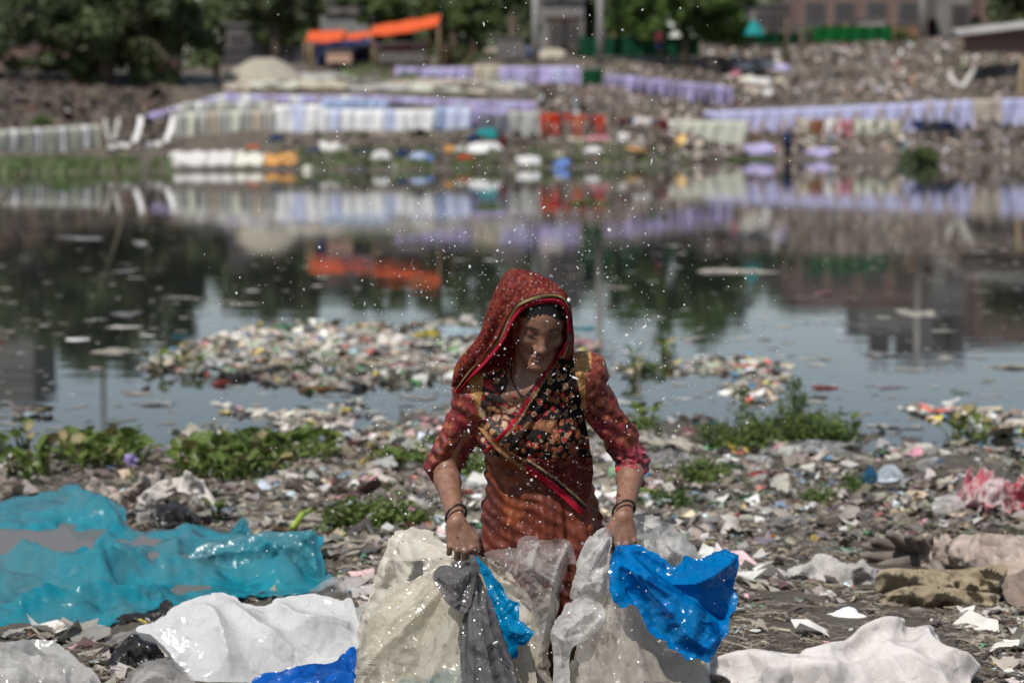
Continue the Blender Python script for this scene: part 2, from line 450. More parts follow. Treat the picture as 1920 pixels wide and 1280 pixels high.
def fabric(name, c, trans=0.35, var=0.12, stripe=0.0):
    m, n, l, b = new_mat(name)
    t = noise_node(n, l, 3.0, 4)
    r = ramp(n, [(0.3, tuple(v * (1 - var) for v in c)), (0.7, tuple(min(1, v * (1 + var)) for v in c))]); l.new(t.outputs[0], r.inputs[0])
    l.new(r.outputs[0], b.inputs['Base Color']); b.inputs['Roughness'].default_value = 0.9; set_spec(b, 0.1)
    tr = n.new('ShaderNodeBsdfTranslucent'); l.new(r.outputs[0], tr.inputs[0])
    mx = n.new('ShaderNodeMixShader'); mx.inputs[0].default_value = trans
    l.new(b.outputs[0], mx.inputs[1]); l.new(tr.outputs[0], mx.inputs[2]); l.new(mx.outputs[0], n['Material Output'].inputs[0])
    return m
CLOTH = dict(lavender=(0.37, 0.335, 0.52), mauve=(0.28, 0.25, 0.38), periwinkle=(0.40, 0.405, 0.56), cream=(0.42, 0.38, 0.30), grey=(0.36, 0.36, 0.34), white=(0.62, 0.62, 0.66),
             pale_blue=(0.46, 0.49, 0.60), sky_blue=(0.31, 0.38, 0.52), dark=(0.10, 0.10, 0.12), slate=(0.15, 0.15, 0.18), red=(0.62, 0.045, 0.02), orange_red=(0.7, 0.13, 0.03), green=(0.012, 0.07, 0.035),
             sage=(0.46, 0.47, 0.40), beige=(0.40, 0.35, 0.29), pink=(0.45, 0.2, 0.25), maroon=(0.16, 0.03, 0.04), teal=(0.03, 0.28, 0.28), navy=(0.03, 0.05, 0.12), brown=(0.2, 0.09, 0.05), bright_white=(0.8, 0.78, 0.76), blush=(0.72, 0.6, 0.52), ochre=(0.55, 0.30, 0.10), blue=(0.12, 0.2, 0.45))
CLOTH.update({k: tuple(min(.86, v * 1.42) for v in c) for k, c in CLOTH.items() if k not in ('red', 'orange_red', 'green', 'dark', 'navy', 'teal', 'maroon', 'bright_white')})
for k, c in CLOTH.items(): M['cloth_' + k] = fabric('cloth_' + k, c)

_gm = {}
def garment_mesh(color, shape, v):
    """hanging cloth 1 m wide, 1 m long, top edge on the line at z = 0, folded over it"""
    key = (color, shape, v)
    if key in _gm: return _gm[key]
    r = np.random.RandomState(hash((shape, v)) % 1000 if False else v * 31 + len(shape))
    nx, nz = 13, 9
    s = np.linspace(-0.5, 0.5, nx); t = np.linspace(-0.06, 1, nz)
    S, T = np.meshgrid(s, t, indexing='ij')
    ph = r.uniform(0, 6.3); fr = r.uniform(9, 15)
    y = 0.035 * np.sin(S * fr + ph) * (0.3 + np.clip(T, 0, 1)) + 0.03 * np.sin(S * 5 + T * 3 + ph) - 0.02
    y = np.where(T < 0, 0.05, y)
    z = -np.abs(T)
    x = S.copy()
    if shape == 'trousers':                    # two legs with a gap that opens downward
        x = S + np.sign(S) * 0.10 * np.clip(T - 0.3, 0, 1)
        x *= 1 - 0.15 * np.clip(T, 0, 1)
    elif shape == 'shirt':                     # hung by the hem, sleeves spread
        x = S * (1 + 0.35 * smooth(0.55, 0.8, T) - 0.5 * smooth(0.85, 1.0, T))
    elif shape == 'drape':
        z = z * (1 + 0.18 * np.sin(S * 7 + ph) * np.clip(T, 0, 1) + r.uniform(-0.1, 0.1))
    V = np.stack([x, y, z], -1).reshape(-1, 3)
    Q = grid_faces(nx, nz)
    if shape == 'trousers':
        i = np.arange(nx - 1)[:, None] * np.ones(nz - 1, int)[None]; j = np.ones(nx - 1, int)[:, None] * np.arange(nz - 1)[None]
        Q = Q[~(((i == 5) | (i == 6)) & (j > 3)).ravel()]
    # a second layer gives the cloth its thickness
    n0 = len(V); V2 = V + np.array([0, 0.012, 0]); Vall = np.concatenate([V, V2]); Qall = np.concatenate([Q, Q[:, ::-1] + n0])
    _gm[key] = mesh('cloth_piece', Vall, Qall, M['cloth_' + color]); return _gm[key]

ORD = ['first', 'second', 'third', 'fourth', 'fifth', 'sixth', 'seventh', 'eighth', 'ninth', 'tenth', 'eleventh', 'twelfth', 'thirteenth', 'fourteenth', 'fifteenth', 'sixteenth', 'seventeenth', 'eighteenth', 'nineteenth', 'twentieth', 'twenty-first', 'twenty-second', 'twenty-third', 'twenty-fourth']
def line_row(cloths, a, b, top_a, top_b, h_px, d_a, d_b, n, rowlabel, group, shapes=('drape', 'trousers', 'shirt'), overlap=1.2, jit=0.12, sag=0.0, post_every=6, name='hanging_cloth', cat='hanging cloth', posts=True, slant=0.0):
    """one washing line: its rope and bamboo posts are one thing, each cloth on it another"""
    xs = np.linspace(a, b, n + 1); mid = (xs[1:] + xs[:-1]) / 2
    tt = (mid - a) / (b - a)
    tops = top_a + (top_b - top_a) * tt + sag * 4 * tt * (1 - tt)
    ds = d_a + (d_b - d_a) * tt
    for i in range(n):
        p = P(mid[i], tops[i], ds[i]); p2 = P(mid[i], tops[i] + h_px, ds[i])
        q0, q1 = P(xs[i], tops[i], ds[i]), P(xs[i + 1], tops[i], ds[i])
        w = (q1 - q0)[0] * overlap * random.uniform(1 - jit, 1 + jit); h = (p - p2)[2] * 1.14 * random.uniform(1 - jit * 1.6, 1 + jit * 1.4)
        c = cloths[i % len(cloths)] if not isinstance(cloths, str) else cloths
        sh = random.choice(shapes)
        o = link(name, garment_mesh(c, sh, random.randint(0, 3)), None, p + np.array([0, random.uniform(-.02, .02), 0.0]), (0, random.uniform(-.04, .04) + slant, random.uniform(-.15, .15)), (w, 1.0, h))
        tag(o, rowlabel.replace('COLOUR', c.replace('_', ' ')) + ('' if n == 1 else ', ' + ORD[i] + ' from left'), cat, group)
    if posts:
        e = empty('washing_line', P(mid[0], tops[0], ds[0]))
        npost = max(2, n // post_every + 1)
        tp = np.linspace(0, 1, 24); tops2 = top_a + (top_b - top_a) * tp + sag * 4 * tp * (1 - tp)
        pts = P(a + (b - a) * tp, tops2, d_a + (d_b - d_a) * tp); base = np.array(e.location)
        mb = MB(); mb.tube(pts - base + np.array([0, 0.02, 0.0]), 0.012, 4); mb.build('rope', M['rope'], e)
        for q in np.linspace(0, 1, npost):
            tq = top_a + (top_b - top_a) * q + sag * 4 * q * (1 - q)
            t3 = P(a + (b - a) * q, tq, d_a + (d_b - d_a) * q); g = float(ground_z(t3[0], t3[1]))
            mb = MB(); l0 = np.array([t3[0], t3[1] + 0.06, g - 0.15]); l1 = np.array([t3[0] + random.uniform(-.08, .08), t3[1] + 0.06, max(t3[2], g + 0.4) + 0.12])
            mb.tube(np.array([l0, (l0 + l1) / 2, l1]) - base, [0.035, 0.03, 0.025], 6); mb.build('post', M['bamboo'], e, True)
        return e

LAV = ['lavender', 'lavender', 'mauve', 'lavender', 'periwinkle', 'lavender']
WL = 'washing line on bamboo posts with '
def wl(e, what): tag(e, WL + what, 'washing line')
random.seed(11)
wl(line_row(LAV, 742, 888, 124, 124, 28, 99, 99, 9, 'COLOUR cloth in the short topmost row left of the cream cloth', 'lavender cloths in the top left row', sag=1), 'the short topmost lavender row beside the cream cloth')
line_row('cream', 890, 936, 120, 120, 36, 99, 99, 2, 'cream cloth hung between two lavender rows near the top of the bank', 'cream cloths on the top row', posts=False)
wl(line_row(LAV, 938, 1090, 123, 123, 38, 99, 98, 6, 'COLOUR sheet hung left of the dark green cloth', 'lavender sheets left of the green cloth', shapes=('drape',), jit=.05), 'the lavender sheets left of the green cloth')
o = line_row('green', 1094, 1131, 126, 128, 40, 98, 98, 1, 'dark green cloth hung alone between the lavender sheets', None, shapes=('drape',), posts=False)
wl(line_row(['mauve', 'mauve', 'lavender'], 1132, 1372, 136, 160, 34, 97, 100, 13, 'dull COLOUR cloth in the row below the brick slope', 'dull mauve cloths right of the green cloth', shapes=('drape', 'trousers')), 'dull mauve cloths right of the green cloth')
wl(line_row(['lavender', 'lavender', 'mauve', 'periwinkle', 'white'], 272, 420, 212, 174, 40, 86, 90, 10, 'COLOUR cloth on the line climbing up from the grey cloth fence', 'lavender cloths on the climbing line', slant=-.1), 'lavender cloths climbing up from the grey fence')
wl(line_row(['lavender', 'lavender', 'white', 'periwinkle', 'lavender', 'mauve'], 420, 700, 172, 176, 44, 90, 90, 18, 'COLOUR cloth in the long upper row behind the pale sheets', 'lavender cloths behind the pale sheets', sag=2), 'the lavender row behind the pale sheets')
wl(line_row(LAV, 700, 1003, 176, 188, 42, 90, 91, 20, 'COLOUR cloth in the middle row beside the dark garments', 'lavender cloths in the middle row', sag=2), 'the middle lavender row beside the dark garments')
wl(line_row(['grey', 'sage', 'grey', 'beige'], 322, 512, 208, 200, 64, 83, 84, 9, 'greyish cream sheet in the front row above the grass tuft', 'greyish cream sheets in the front row', shapes=('drape',), jit=.06), 'the greyish cream sheets of the front row')
wl(line_row(['white', 'pale_blue', 'white'], 516, 600, 194, 193, 56, 84, 84, 3, 'bluish white sheet in the gap beside the narrow wooden post', 'bluish white sheets by the post', shapes=('drape',)), 'three bluish white sheets')
wl(line_row(['grey', 'white', 'grey', 'sage'], 345, 520, 190, 188, 28, 86.5, 87, 9, 'COLOUR short cloth between the lavender row and the cream sheets', 'short grey cloths above the cream sheets', shapes=('drape',)), 'short grey cloths above the cream sheets')
wl(line_row('sky_blue', 600, 728, 184, 186, 26, 85.5, 85.5, 7, 'short blue garment hung above the white sheets', 'short blue garments above the white sheets', shapes=('shirt', 'drape')), 'short blue garments above the white sheets')
line_row('dark', 730, 772, 190, 192, 24, 85.5, 85.5, 3, 'small dark garment hung at the end of the blue garments', 'small dark garments', shapes=('shirt',), posts=False)
wl(line_row(['white', 'pale_blue', 'white', 'white'], 597, 812, 201, 202, 56, 84, 84, 9, 'large bluish white sheet under the blue garments', 'large bluish white sheets in the front row', shapes=('drape',), jit=.06), 'the large bluish white sheets')
wl(line_row(['sky_blue', 'pale_blue', 'pale_blue'], 814, 880, 196, 198, 56, 84.5, 84.5, 3, 'light blue sheet hung right of the white row', 'light blue sheets', shapes=('drape',)), 'the light blue sheets')
line_row('lavender', 872, 950, 200, 202, 34, 84.8, 85.2, 5, 'lavender trousers hung between blue sheets and the dark cloth', 'lavender trousers in the front row', shapes=('trousers',), posts=False)
line_row('slate', 903, 954, 210, 210, 40, 84, 84, 2, 'slate grey cloth hung beside the pale grey sheet', 'slate grey cloths', shapes=('drape',), posts=False)
wl(line_row('grey', 956, 1010, 206, 206, 40, 84, 84, 2, 'pale grey sheet hung left of the red garments', 'pale grey sheets by the red garments', shapes=('drape',), jit=.04), 'the grey sheets left of the red garments')
wl(line_row(['red', 'orange_red', 'red', 'maroon', 'red'], 1012, 1136, 210, 216, 32, 84, 85, 11, 'COLOUR garment on the short line beside the pale grey sheet', 'red garments on one short line', shapes=('trousers', 'shirt', 'trousers'), jit=.4, overlap=.9), 'the bright red garments')
wl(line_row('sage', 1249, 1398, 222, 224, 48, 91, 91, 6, 'pale sage sheet hung close to the water below the lavender row', 'pale sage sheets', shapes=('drape',), jit=.03), 'the pale sage sheets')
wl(line_row('periwinkle', 1322, 1828, 206, 184, 46, 95, 95, 22, 'periwinkle sheet in the long row under the rubbish slope', 'periwinkle sheets in the long row', shapes=('drape',), jit=.04, sag=1), 'the long periwinkle row on the right')
line_row('beige', 1830, 1878, 184, 184, 46, 95, 95, 1, 'beige sheet hung alone in the long periwinkle row', None, shapes=('drape',), posts=False)
line_row('periwinkle', 1880, 1990, 182, 182, 44, 95, 95, 4, 'periwinkle sheet at the end of the row beyond the beige one', 'periwinkle sheets beyond the beige one', shapes=('drape',), jit=.04, posts=False)
wl(line_row(['cream', 'brown', 'white', 'pink', 'sage', 'sage', 'sage'], 1500, 1690, 222, 224, 30, 93, 93, 8, 'COLOUR garment hung low in front of the periwinkle row', 'small garments in front of the periwinkle row', shapes=('shirt', 'drape')), 'small garments in front of the periwinkle row')
line_row(['navy', 'dark', 'navy'], 1710, 1785, 224, 226, 20, 93, 93, 3, 'dark blue garment hung low at the end of the small garments', 'dark blue garments', shapes=('drape',), posts=False)
line_row(['maroon', 'navy', 'bright_white', 'bright_white', 'dark'], 1160, 1252, 218, 222, 30, 90, 90, 6, 'COLOUR garment in the small mixed group left of the sage sheets', 'small mixed garments left of the sage sheets', shapes=('shirt', 'drape'), posts=False)

# grey cloth strips stretched like a fence on the left
fb = line_row(['grey', 'sage', 'grey', 'white'], -60, 186, 243, 230, 56, 76, 79, 22, 'pale grey cloth strip in the fence of strips along the left shore', 'pale grey cloth strips along the left shore', shapes=('drape',), jit=.06, overlap=1.1)
wl(fb, 'the pale grey strips along the left shore')

def draped_strip(path_px, w_px, d, color, label):
    """a long wet cloth hung over a line whose lower part lies out on the ground"""
    path = catmull(path_px, 16); e = np.array([P(x, y, d - 0.25 * k / 4) for k, (x, y) in enumerate(path)])
    wv = w_px / F * d
    nx = 5; V = []
    for k, p in enumerate(e):
        for j in range(nx):
            V.append(p + np.array([wv * (j / (nx - 1) - 0.5), 0.05 * math.sin(j * 2.1 + k), 0.02 * math.sin(j * 1.7 + k * .8)]))
    V = np.array(V); n0 = len(V); Q = grid_faces(len(e), nx)
    V = np.concatenate([V, V + np.array([0, 0.03, 0.02])]); Q = np.concatenate([Q, Q[:, ::-1] + n0])
    tag(obj('draped_cloth', V, Q, M['cloth_' + color]), label, 'draped cloth')
draped_strip([(196, 224), (198, 240), (202, 262)], 7, 80, 'grey', 'narrow white cloth strip hanging just right of the grey strip fence')
draped_strip([(222, 222), (219, 240), (212, 262)], 8, 80, 'grey', 'narrow off white cloth strip hanging beside the long draped one')
draped_strip([(264, 220), (260, 244), (252, 266)], 10, 80, 'white', 'wide white cloth strip hanging left of the cream sheets, slanting')
draped_strip([(324, 222), (319, 245), (310, 266)], 10, 81, 'white', 'off white cloth strip hanging close to the cream sheets')

def ground_cloth(poly, color, label, lift=0.05, name='drying_cloth', cat='cloth', group=None, bulge=0.04):
    """cloth spread out to dry on the bank: a thin folded sheet lying on the slope"""
    poly = np.array(poly, float); a, b, c, d = poly            # far-left, far-right, near-right, near-left in pixels
    n = 7; V = []
    for i in range(n):
        for j in range(n):
            u, v = i / (n - 1), j / (n - 1)
            p = (a * (1 - u) + b * u) * (1 - v) + (d * (1 - u) + c * u) * v
            dep = solve_ground(p[0], p[1])
            w = P(p[0], p[1], dep)
            V.append(w + np.array([0, 0, lift + bulge * math.sin(i * 1.9 + j * 1.3)]))
    V = np.array(V); n0 = len(V); Q = grid_faces(n, n)
    V = np.concatenate([V, V - np.array([0, 0, 0.03])]); Q = np.concatenate([Q, Q[:, ::-1] + n0])
    tag(obj(name, V, Q, M['cloth_' + color]), label, cat, group)
def solve_ground(px, py, lo=66.0, hi=120.0):
    """depth at which the pixel's ray meets the far bank"""
    ds = np.linspace(lo, hi, 500); p = P(np.full(500, px), np.full(500, py), ds)
    g = ground_z(p[:, 0], p[:, 1], False); k = np.argmax(p[:, 2] <= g)
    return ds[k] if p[k, 2] <= g[k] else (hi if py < 200 else lo)
ground_cloth([(204, 272), (250, 269), (246, 277), (198, 281)], 'bright_white', 'white cloth lying on the ground under the slanting strips')
ground_cloth([(276, 270), (306, 268), (302, 275), (270, 278)], 'bright_white', 'smaller white cloth lying on the ground near the cream sheets')
ground_cloth([(322, 288), (392, 287), (384, 313), (308, 314)], 'bright_white', 'white cloth spread on the shore, leftmost of the four laid side by side')
ground_cloth([(394, 287), (442, 286), (434, 311), (386, 313)], 'bright_white', 'narrower white cloth spread on the shore beside the blush one')
ground_cloth([(446, 287), (497, 287), (492, 311), (436, 312)], 'blush', 'blush coloured cloth spread on the shore beside the ochre one')
ground_cloth([(500, 288), (562, 290), (558, 310), (494, 311)], 'ochre', 'ochre cloth spread on the shore, last of the four laid side by side')
ground_cloth([(598, 269), (648, 272), (654, 290), (602, 288)], 'bright_white', 'long white cloth lying on the bank below the bluish white sheets')
ground_cloth([(1160, 253), (1206, 252), (1208, 270), (1158, 269)], 'bright_white', 'white cloth lying on the bank below the small mixed garments')
ground_cloth([(1060, 248), (1104, 250), (1102, 268), (1064, 266)], 'cream', 'cream cloth lying on the bank below the red garments')
k = 0
for (x0, x1, y0, y1) in [(560, 640, 140, 152), (640, 720, 140, 155), (720, 830, 150, 160), (560, 650, 153, 166), (655, 760, 158, 170), (765, 870, 160, 172), (835, 900, 150, 158), (876, 960, 162, 176), (905, 985, 155, 166), (470, 555, 150, 166), (420, 468, 156, 170)]:
    ground_cloth([(x0, y0), (x1, y0 + 1), (x1 + 4, y1), (x0 - 3, y1)], ['grey', 'sage', 'beige', 'cream'][k % 4], 'dull pale cloth spread on the terrace above the lavender rows, %s of its kind' % ORD[k], group='cloths spread on the terrace'); k += 1

def heap(px, py, w_px, h_px, color, label, name='cloth_heap', cat='heap of cloth', d=None, mat=None, group=None):
    """a heap or bundle of washing: a lumpy mound with folds"""
    d = d or solve_ground(px, py); c = P(px, py, d); w = w_px / F * d / 2; h = h_px / F * d
    nu_, nv_ = 18, 8; V = []
    sd = int(px + py) % 97
    for i in range(nu_):
        for j in range(nv_):
            t = i / nu_ * 2 * math.pi; v = j / (nv_ - 1)
            r = math.cos(v * math.pi / 2) ** 0.7
            k_ = 1 + 0.5 * float(vnoise(math.cos(t) * 2.2 + 5, math.sin(t) * 2.2, v * 3, sd))
            k2 = float(vnoise(math.cos(t) * 2.6, math.sin(t) * 2.6, v * 2, sd + 3)); V.append([w * 1.1 * r * math.cos(t) * k_ + w * .3 * v * k2, w * 0.8 * r * math.sin(t) * k_, h * .85 * (math.sin(v * math.pi / 2) * (0.8 + 0.6 * k2 * (1 - v * .6))) - 0.04])
    o = obj(name, np.array(V), grid_faces(nu_, nv_, True), mat or M['cloth_' + color]); o.location = c
    return tag(o, label, cat, group)
for (px, py, w, h, c, lb) in [
    (588, 289, 26, 20, 'navy', 'dark blue bundle of washing left of the long white cloth'),
    (680, 290, 34, 16, 'navy', 'dark bundle of washing right of the long white cloth'),
    (716, 296, 34, 20, 'white', 'pale lavender white bundle on the shore beside a dark bundle'),
    (752, 296, 22, 24, 'navy', 'narrow dark blue bundle on the shore left of the blue ones'),
    (784, 300, 34, 22, 'sky_blue', 'light blue bundle of washing near the water'),
    (806, 302, 20, 18, 'blue', 'deep blue bundle beside the light blue one'),
    (674, 320, 22, 12, 'dark', 'black bundle at the very edge of the water'),
    (576, 320, 18, 16, 'blush', 'small pale orange bundle at the water edge right of the ochre cloth'),
    (872, 300, 26, 16, 'red', 'small red bundle at the water edge'),
    (845, 284, 26, 18, 'ochre', 'pale orange bundle above the red bundle'),
    (862, 286, 20, 16, 'white', 'pale lilac bundle beside the pale orange one'),
    (888, 262, 24, 18, 'navy', 'dark navy bundle left of the teal cloth'),
    (914, 256, 46, 24, 'teal', 'teal cloth flung over a pile below the slate cloth'),
    (910, 284, 52, 26, 'white', 'white heap of washing under the teal cloth'),
    (942, 276, 14, 34, 'maroon', 'tall maroon bundle right of the teal cloth'),
    (988, 308, 44, 26, 'white', 'lilac white heap of washing standing in the shallow edge'),
    (1054, 314, 26, 24, 'blue', 'dark teal blue bundle at the water edge'),
    (1046, 292, 18, 14, 'cream', 'small cream bundle behind the dark teal blue one'),
    (1122, 266, 40, 18, 'pink', 'dusty pink heap below the right end of the red garments'),
    (1112, 286, 40, 16, 'white', 'flat lilac white heap below the dusty pink heap'),
    (1186, 288, 46, 18, 'ochre', 'brownish heap below the white cloth and mixed garments'),
    (1424, 288, 56, 28, 'lavender', 'large lavender heap at the right shore left of the washer'),
    (1532, 292, 44, 22, 'lavender', 'lavender bundle at the right shore right of the washer'),
    (475, 280, 34, 12, 'orange_red', 'orange red bundle behind the blush cloth'),
    (520, 262, 26, 16, 'navy', 'dark bundle at the foot of the wooden post'),
    (990, 108, 50, 28, 'sky_blue', 'bright blue tarpaulin bundle on the bank above the lavender sheets'),
    (940, 98, 50, 14, 'beige', 'long pale bundle lying left of the bright blue tarpaulin'),
    (1036, 108, 44, 24, 'beige', 'pale heap of sacks right of the bright blue tarpaulin'),
    (1066, 100, 34, 22, 'orange_red', 'orange heap below the brick hut')]:
    heap(px, py, w, h, c, lb)
for i, px in enumerate([1400, 1428, 1468, 1492, 1570, 1606, 1650, 1700, 1742, 1780]):    # small brown props under the right row
    e = empty('bamboo_tripod', P(px, 262 - 0.1 * (px - 1400), 92.5), 'brown bamboo tripod below the long periwinkle row, %s from left' % ORD[i], 'tripod', 'bamboo tripods under the periwinkle row')
    for q in range(3):
        a_ = q * 2.09; mb = MB(); mb.tube([[0.35 * math.cos(a_), 0.35 * math.sin(a_), -0.1], [0.02, 0, 0.7]], [0.045, 0.035], 5); mb.build('leg', M['bamboo'], e, True)
# sand mound
def mound(name, px, py, w_px, h_px, d, mat, label, cat, seed=1, depth=0.7):
    c = P(px, py, d); w = w_px / F * d / 2; h = h_px / F * d
    na, nr = 40, 14; V = []
    for i in range(na):
        t = i / na * 2 * math.pi
        for j in range(nr):
            r = 1 - j / (nr - 1)
            k_ = 1 + 0.08 * float(vnoise(math.cos(t) * 1.5 + 3, math.sin(t) * 1.5, 0, seed))
            V.append([w * r * math.cos(t) * k_, w * depth * r * math.sin(t) * k_, h * (1 - r ** 1.7) * (1 + 0.05 * float(vnoise(r * 4 * math.cos(t), r * 4 * math.sin(t), 0, seed + 2))) - 0.1])
    o = obj(name, np.array(V), grid_faces(na, nr, True), mat); o.location = c
    return tag(o, label, cat)
M['sand'] = plain('sand', (0.30, 0.275, 0.225), 0.95, 0.12, 2.5, 0.1, 0.4)
mound('sand_mound', 496, 160, 190, 58, 97, M['sand'], 'smooth pale mound of sand beside the orange canopies', 'sand heap')

# rubbish slopes: lumps coloured one by one, too many to count
def scrap_cloud(name, pts, sizes, palette, weights, mat, seed=0, flat=0.45, kind='stuff', zn=.16):
    """many small crumpled sheets in one mesh: each a bent 3x3 patch"""
    r = np.random.RandomState(seed); n = len(pts)
    g = np.linspace(-1, 1, 3); S, T = np.meshgrid(g, g, indexing='ij'); S, T = S.ravel(), T.ravel()
    ang = r.uniform(0, 6.283, n); tilt = r.normal(0, flat, (n, 2)); asp = r.uniform(0.5, 1.0, n)
    loc = np.stack([np.tile(S, (n, 1)) + r.normal(0, .22, (n, 9)), (np.tile(T, (n, 1)) + r.normal(0, .22, (n, 9))) * asp[:, None], r.normal(0, zn, (n, 9))], -1)
    loc *= np.asarray(sizes)[:, None, None] * 0.5
    c, s = np.cos(ang)[:, None], np.sin(ang)[:, None]
    x = loc[..., 0] * c - loc[..., 1] * s; y = loc[..., 0] * s + loc[..., 1] * c
    z = loc[..., 2] + x * tilt[:, :1] + y * tilt[:, 1:]
    V = np.stack([x, y, z], -1) + np.asarray(pts)[:, None, :]
    lift = np.maximum(0, -(z.min(1))) * 0.55; V[..., 2] += lift[:, None]
    q = np.array([[0, 3, 4, 1], [1, 4, 5, 2], [3, 6, 7, 4], [4, 7, 8, 5]])
    Q = (q[None] + (np.arange(n) * 9)[:, None, None]).reshape(-1, 4)
    pal = np.array(palette)[r.choice(len(palette), n, p=np.array(weights) / np.sum(weights))]
    pv = 1 + .45 * fbm(np.asarray(pts)[:, 0] * .35, np.asarray(pts)[:, 1] * .35 + np.asarray(pts)[:, 2] * .6, None, seed + 5, 2)[:, None]
    pal = np.clip(pal * np.clip(pv, .45, 1.5) * r.uniform(0.7, 1.25, (n, 1)) + r.normal(0, .01, (n, 3)), 0.005, 0.9)
    C = np.repeat(pal, 9, 0)
    o = obj(name, V.reshape(-1, 3), Q, mat, smooth_=False, col=C)
    if kind: o['kind'] = kind
    return o
M['scrap'] = vcol_mat('scrap', 0.55, 0.35, 0.22, 14.0, 0.15)
M['scrap_far'] = vcol_mat('scrap_far', 0.85, 0.2, 0.25, 3.0)
rr = np.random.RandomState(5)
def bank_points(n, x0, x1, e0, e1, seed, power=1.0):
    r = np.random.RandomState(seed)
    px = r.uniform(x0, x1, n); e = e0 + (e1 - e0) * r.uniform(0, 1, n) ** power
    d = np.interp(px, FAR_PX, FAR_D) + e
    x = (px - 960) / F * d / 0.9955; 
    return np.stack([x, d, ground_z(x, d)], -1)
pal_r = [(.17, .13, .11), (.25, .20, .17), (.33, .275, .24), (.46, .40, .37), (.05, .04, .035), (.62, .58, .57), (.33, .16, .12), (.3, .28, .38), (.13, .15, .08), (.45, .3, .12), (.1, .2, .25)]
w_r = [5, 7, 7, 4, 2, 1.6, 1.0, .8, .8, .3, .3]
pts = bank_points(17000, 1340, 2080, 13, 27, 1); scrap_cloud('slope_rubbish', pts, np.random.RandomState(2).gamma(2.0, .03, len(pts)) + .03, pal_r, w_r, M['scrap_far'], 3, .5)
pts = bank_points(6000, 1000, 1380, 10, 25, 4); scrap_cloud('bank_rubbish', pts, np.random.RandomState(3).gamma(2.0, .036, len(pts)) + .03, pal_r, w_r, M['scrap_far'], 4, .45)
pts = bank_points(6000, 1180, 2080, 1, 11, 6); scrap_cloud('shore_rubbish', pts, np.random.RandomState(6).gamma(2.2, .045, len(pts)) + .04, pal_r, w_r, M['scrap_far'], 6, .4)
pts = bank_points(3200, 520, 1240, 0.5, 11, 8); scrap_cloud('shore_scraps', pts, np.random.RandomState(7).gamma(2.2, .035, len(pts)) + .035, [(.12, .105, .08), (.17, .15, .115), (.24, .21, .17), (.1, .11, .05), (.42, .40, .38), (.06, .05, .05)], [5, 5, 3, 2, .3, 2], M['scrap_far'], 8, .3)
pts = bank_points(7500, -250, 330, 9, 28, 9); scrap_cloud('painted_shade_rubbish', pts, np.random.RandomState(8).gamma(2.0, .036, len(pts)) + .03, [(.05, .038, .034), (.08, .058, .05), (.13, .105, .095), (.12, .05, .035), (.36, .33, .32), (.025, .024, .024)], [7, 6, 2.5, 1, .5, 5], M['scrap_far'], 9, .5)  # palette darkened to paint the tree's shade onto the left slope
# a pale torn sheet of rubbish on the right slope
rt_ = np.random.RandomState(44)
for q, (hx, hy_, hw, hh, c_) in enumerate([(1392, 128, 36, 16, 'white'), (1418, 118, 30, 12, 'lavender'), (1440, 126, 44, 18, 'white'), (1466, 132, 34, 16, 'lavender'), (1402, 152, 34, 16, 'blush'), (1428, 158, 40, 18, 'bright_white'), (1380, 142, 20, 22, 'pink'), (1410, 176, 40, 18, 'beige'), (1438, 178, 26, 14, 'white'), (1462, 156, 26, 14, 'beige')]):
    heap(hx, hy_, hw, hh, c_, '%s torn sheet in the pile dumped on the rubbish slope, %s of ten' % (c_.replace('_', ' '), ORD[q]), 'torn_sheet', 'torn sheet', solve_ground(hx, hy_, 88, 118), None, 'torn sheets dumped on the rubbish slope')
def pole(px, y_top, d, r0, r1, label, mat, tilt=0.0, cross=False, name='utility_pole', y_bot=None):
    top = P(px, y_top, d); g = float(ground_z(top[0], d)); e = empty(name, (top[0], d, g - .1), label, 'pole')
    h = top[2] - g + .1; mb = MB(); mb.tube([[0, 0, 0], [tilt * h * .5, 0, h * .5], [tilt * h, 0, h]], [r0, (r0 + r1) / 2, r1], 8); mb.build('shaft', mat, e, True)
    if cross:
        for dz in (.3, .8):
            mb = MB(); mb.box((tilt * h, -.12, h - dz), (1.3, .09, .1)); mb.build('cross_arm', M['bark'], e)
            for q in (-.55, -.2, .2, .55):
                mb = MB(); mb.tube([[tilt * h + q, -.12, h - dz + .05], [tilt * h + q, -.12, h - dz + .2]], [.04, .03], 6); mb.build('insulator', M['concrete'], e, True)
pole(1004, -90, 106, .17, .12, 'pale grey utility pole left of the brick hut', M['concrete'], .0, True)
pole(1126, -120, 104, .17, .12, 'concrete pole rising from the green fence beside the spreading tree', M['concrete'], .0, True)
pole(1734, -150, 114, .17, .12, 'grey pole in front of the brick buildings', M['concrete'], -.01, True)
pole(178, -232, 97, .13, .08, 'tall thin pole above the dark tree', M['bark'])
pole(1476, 34, 108, .12, .10, 'short brown wooden post beside the torn lilac sheets', M['bark'], name='wooden_post')
pole(1912, 110, 98, .14, .10, 'leaning pale post at the right edge of the rubbish slope', M['bamboo'], .06, name='leaning_post')
mb = MB(); mb.tube([P(1780, 140, 98), P(1792, 160, 97.6), P(1806, 165, 97.5), P(1818, 145, 97.8), P(1826, 130, 98)], [.13, .12, .15, .12, .09], 7)
tag(mb.build('forked_branch', plain('pale_wood', (.42, .40, .36), .8), None, True), 'pale forked branch lying on the rubbish slope at right', 'branch')

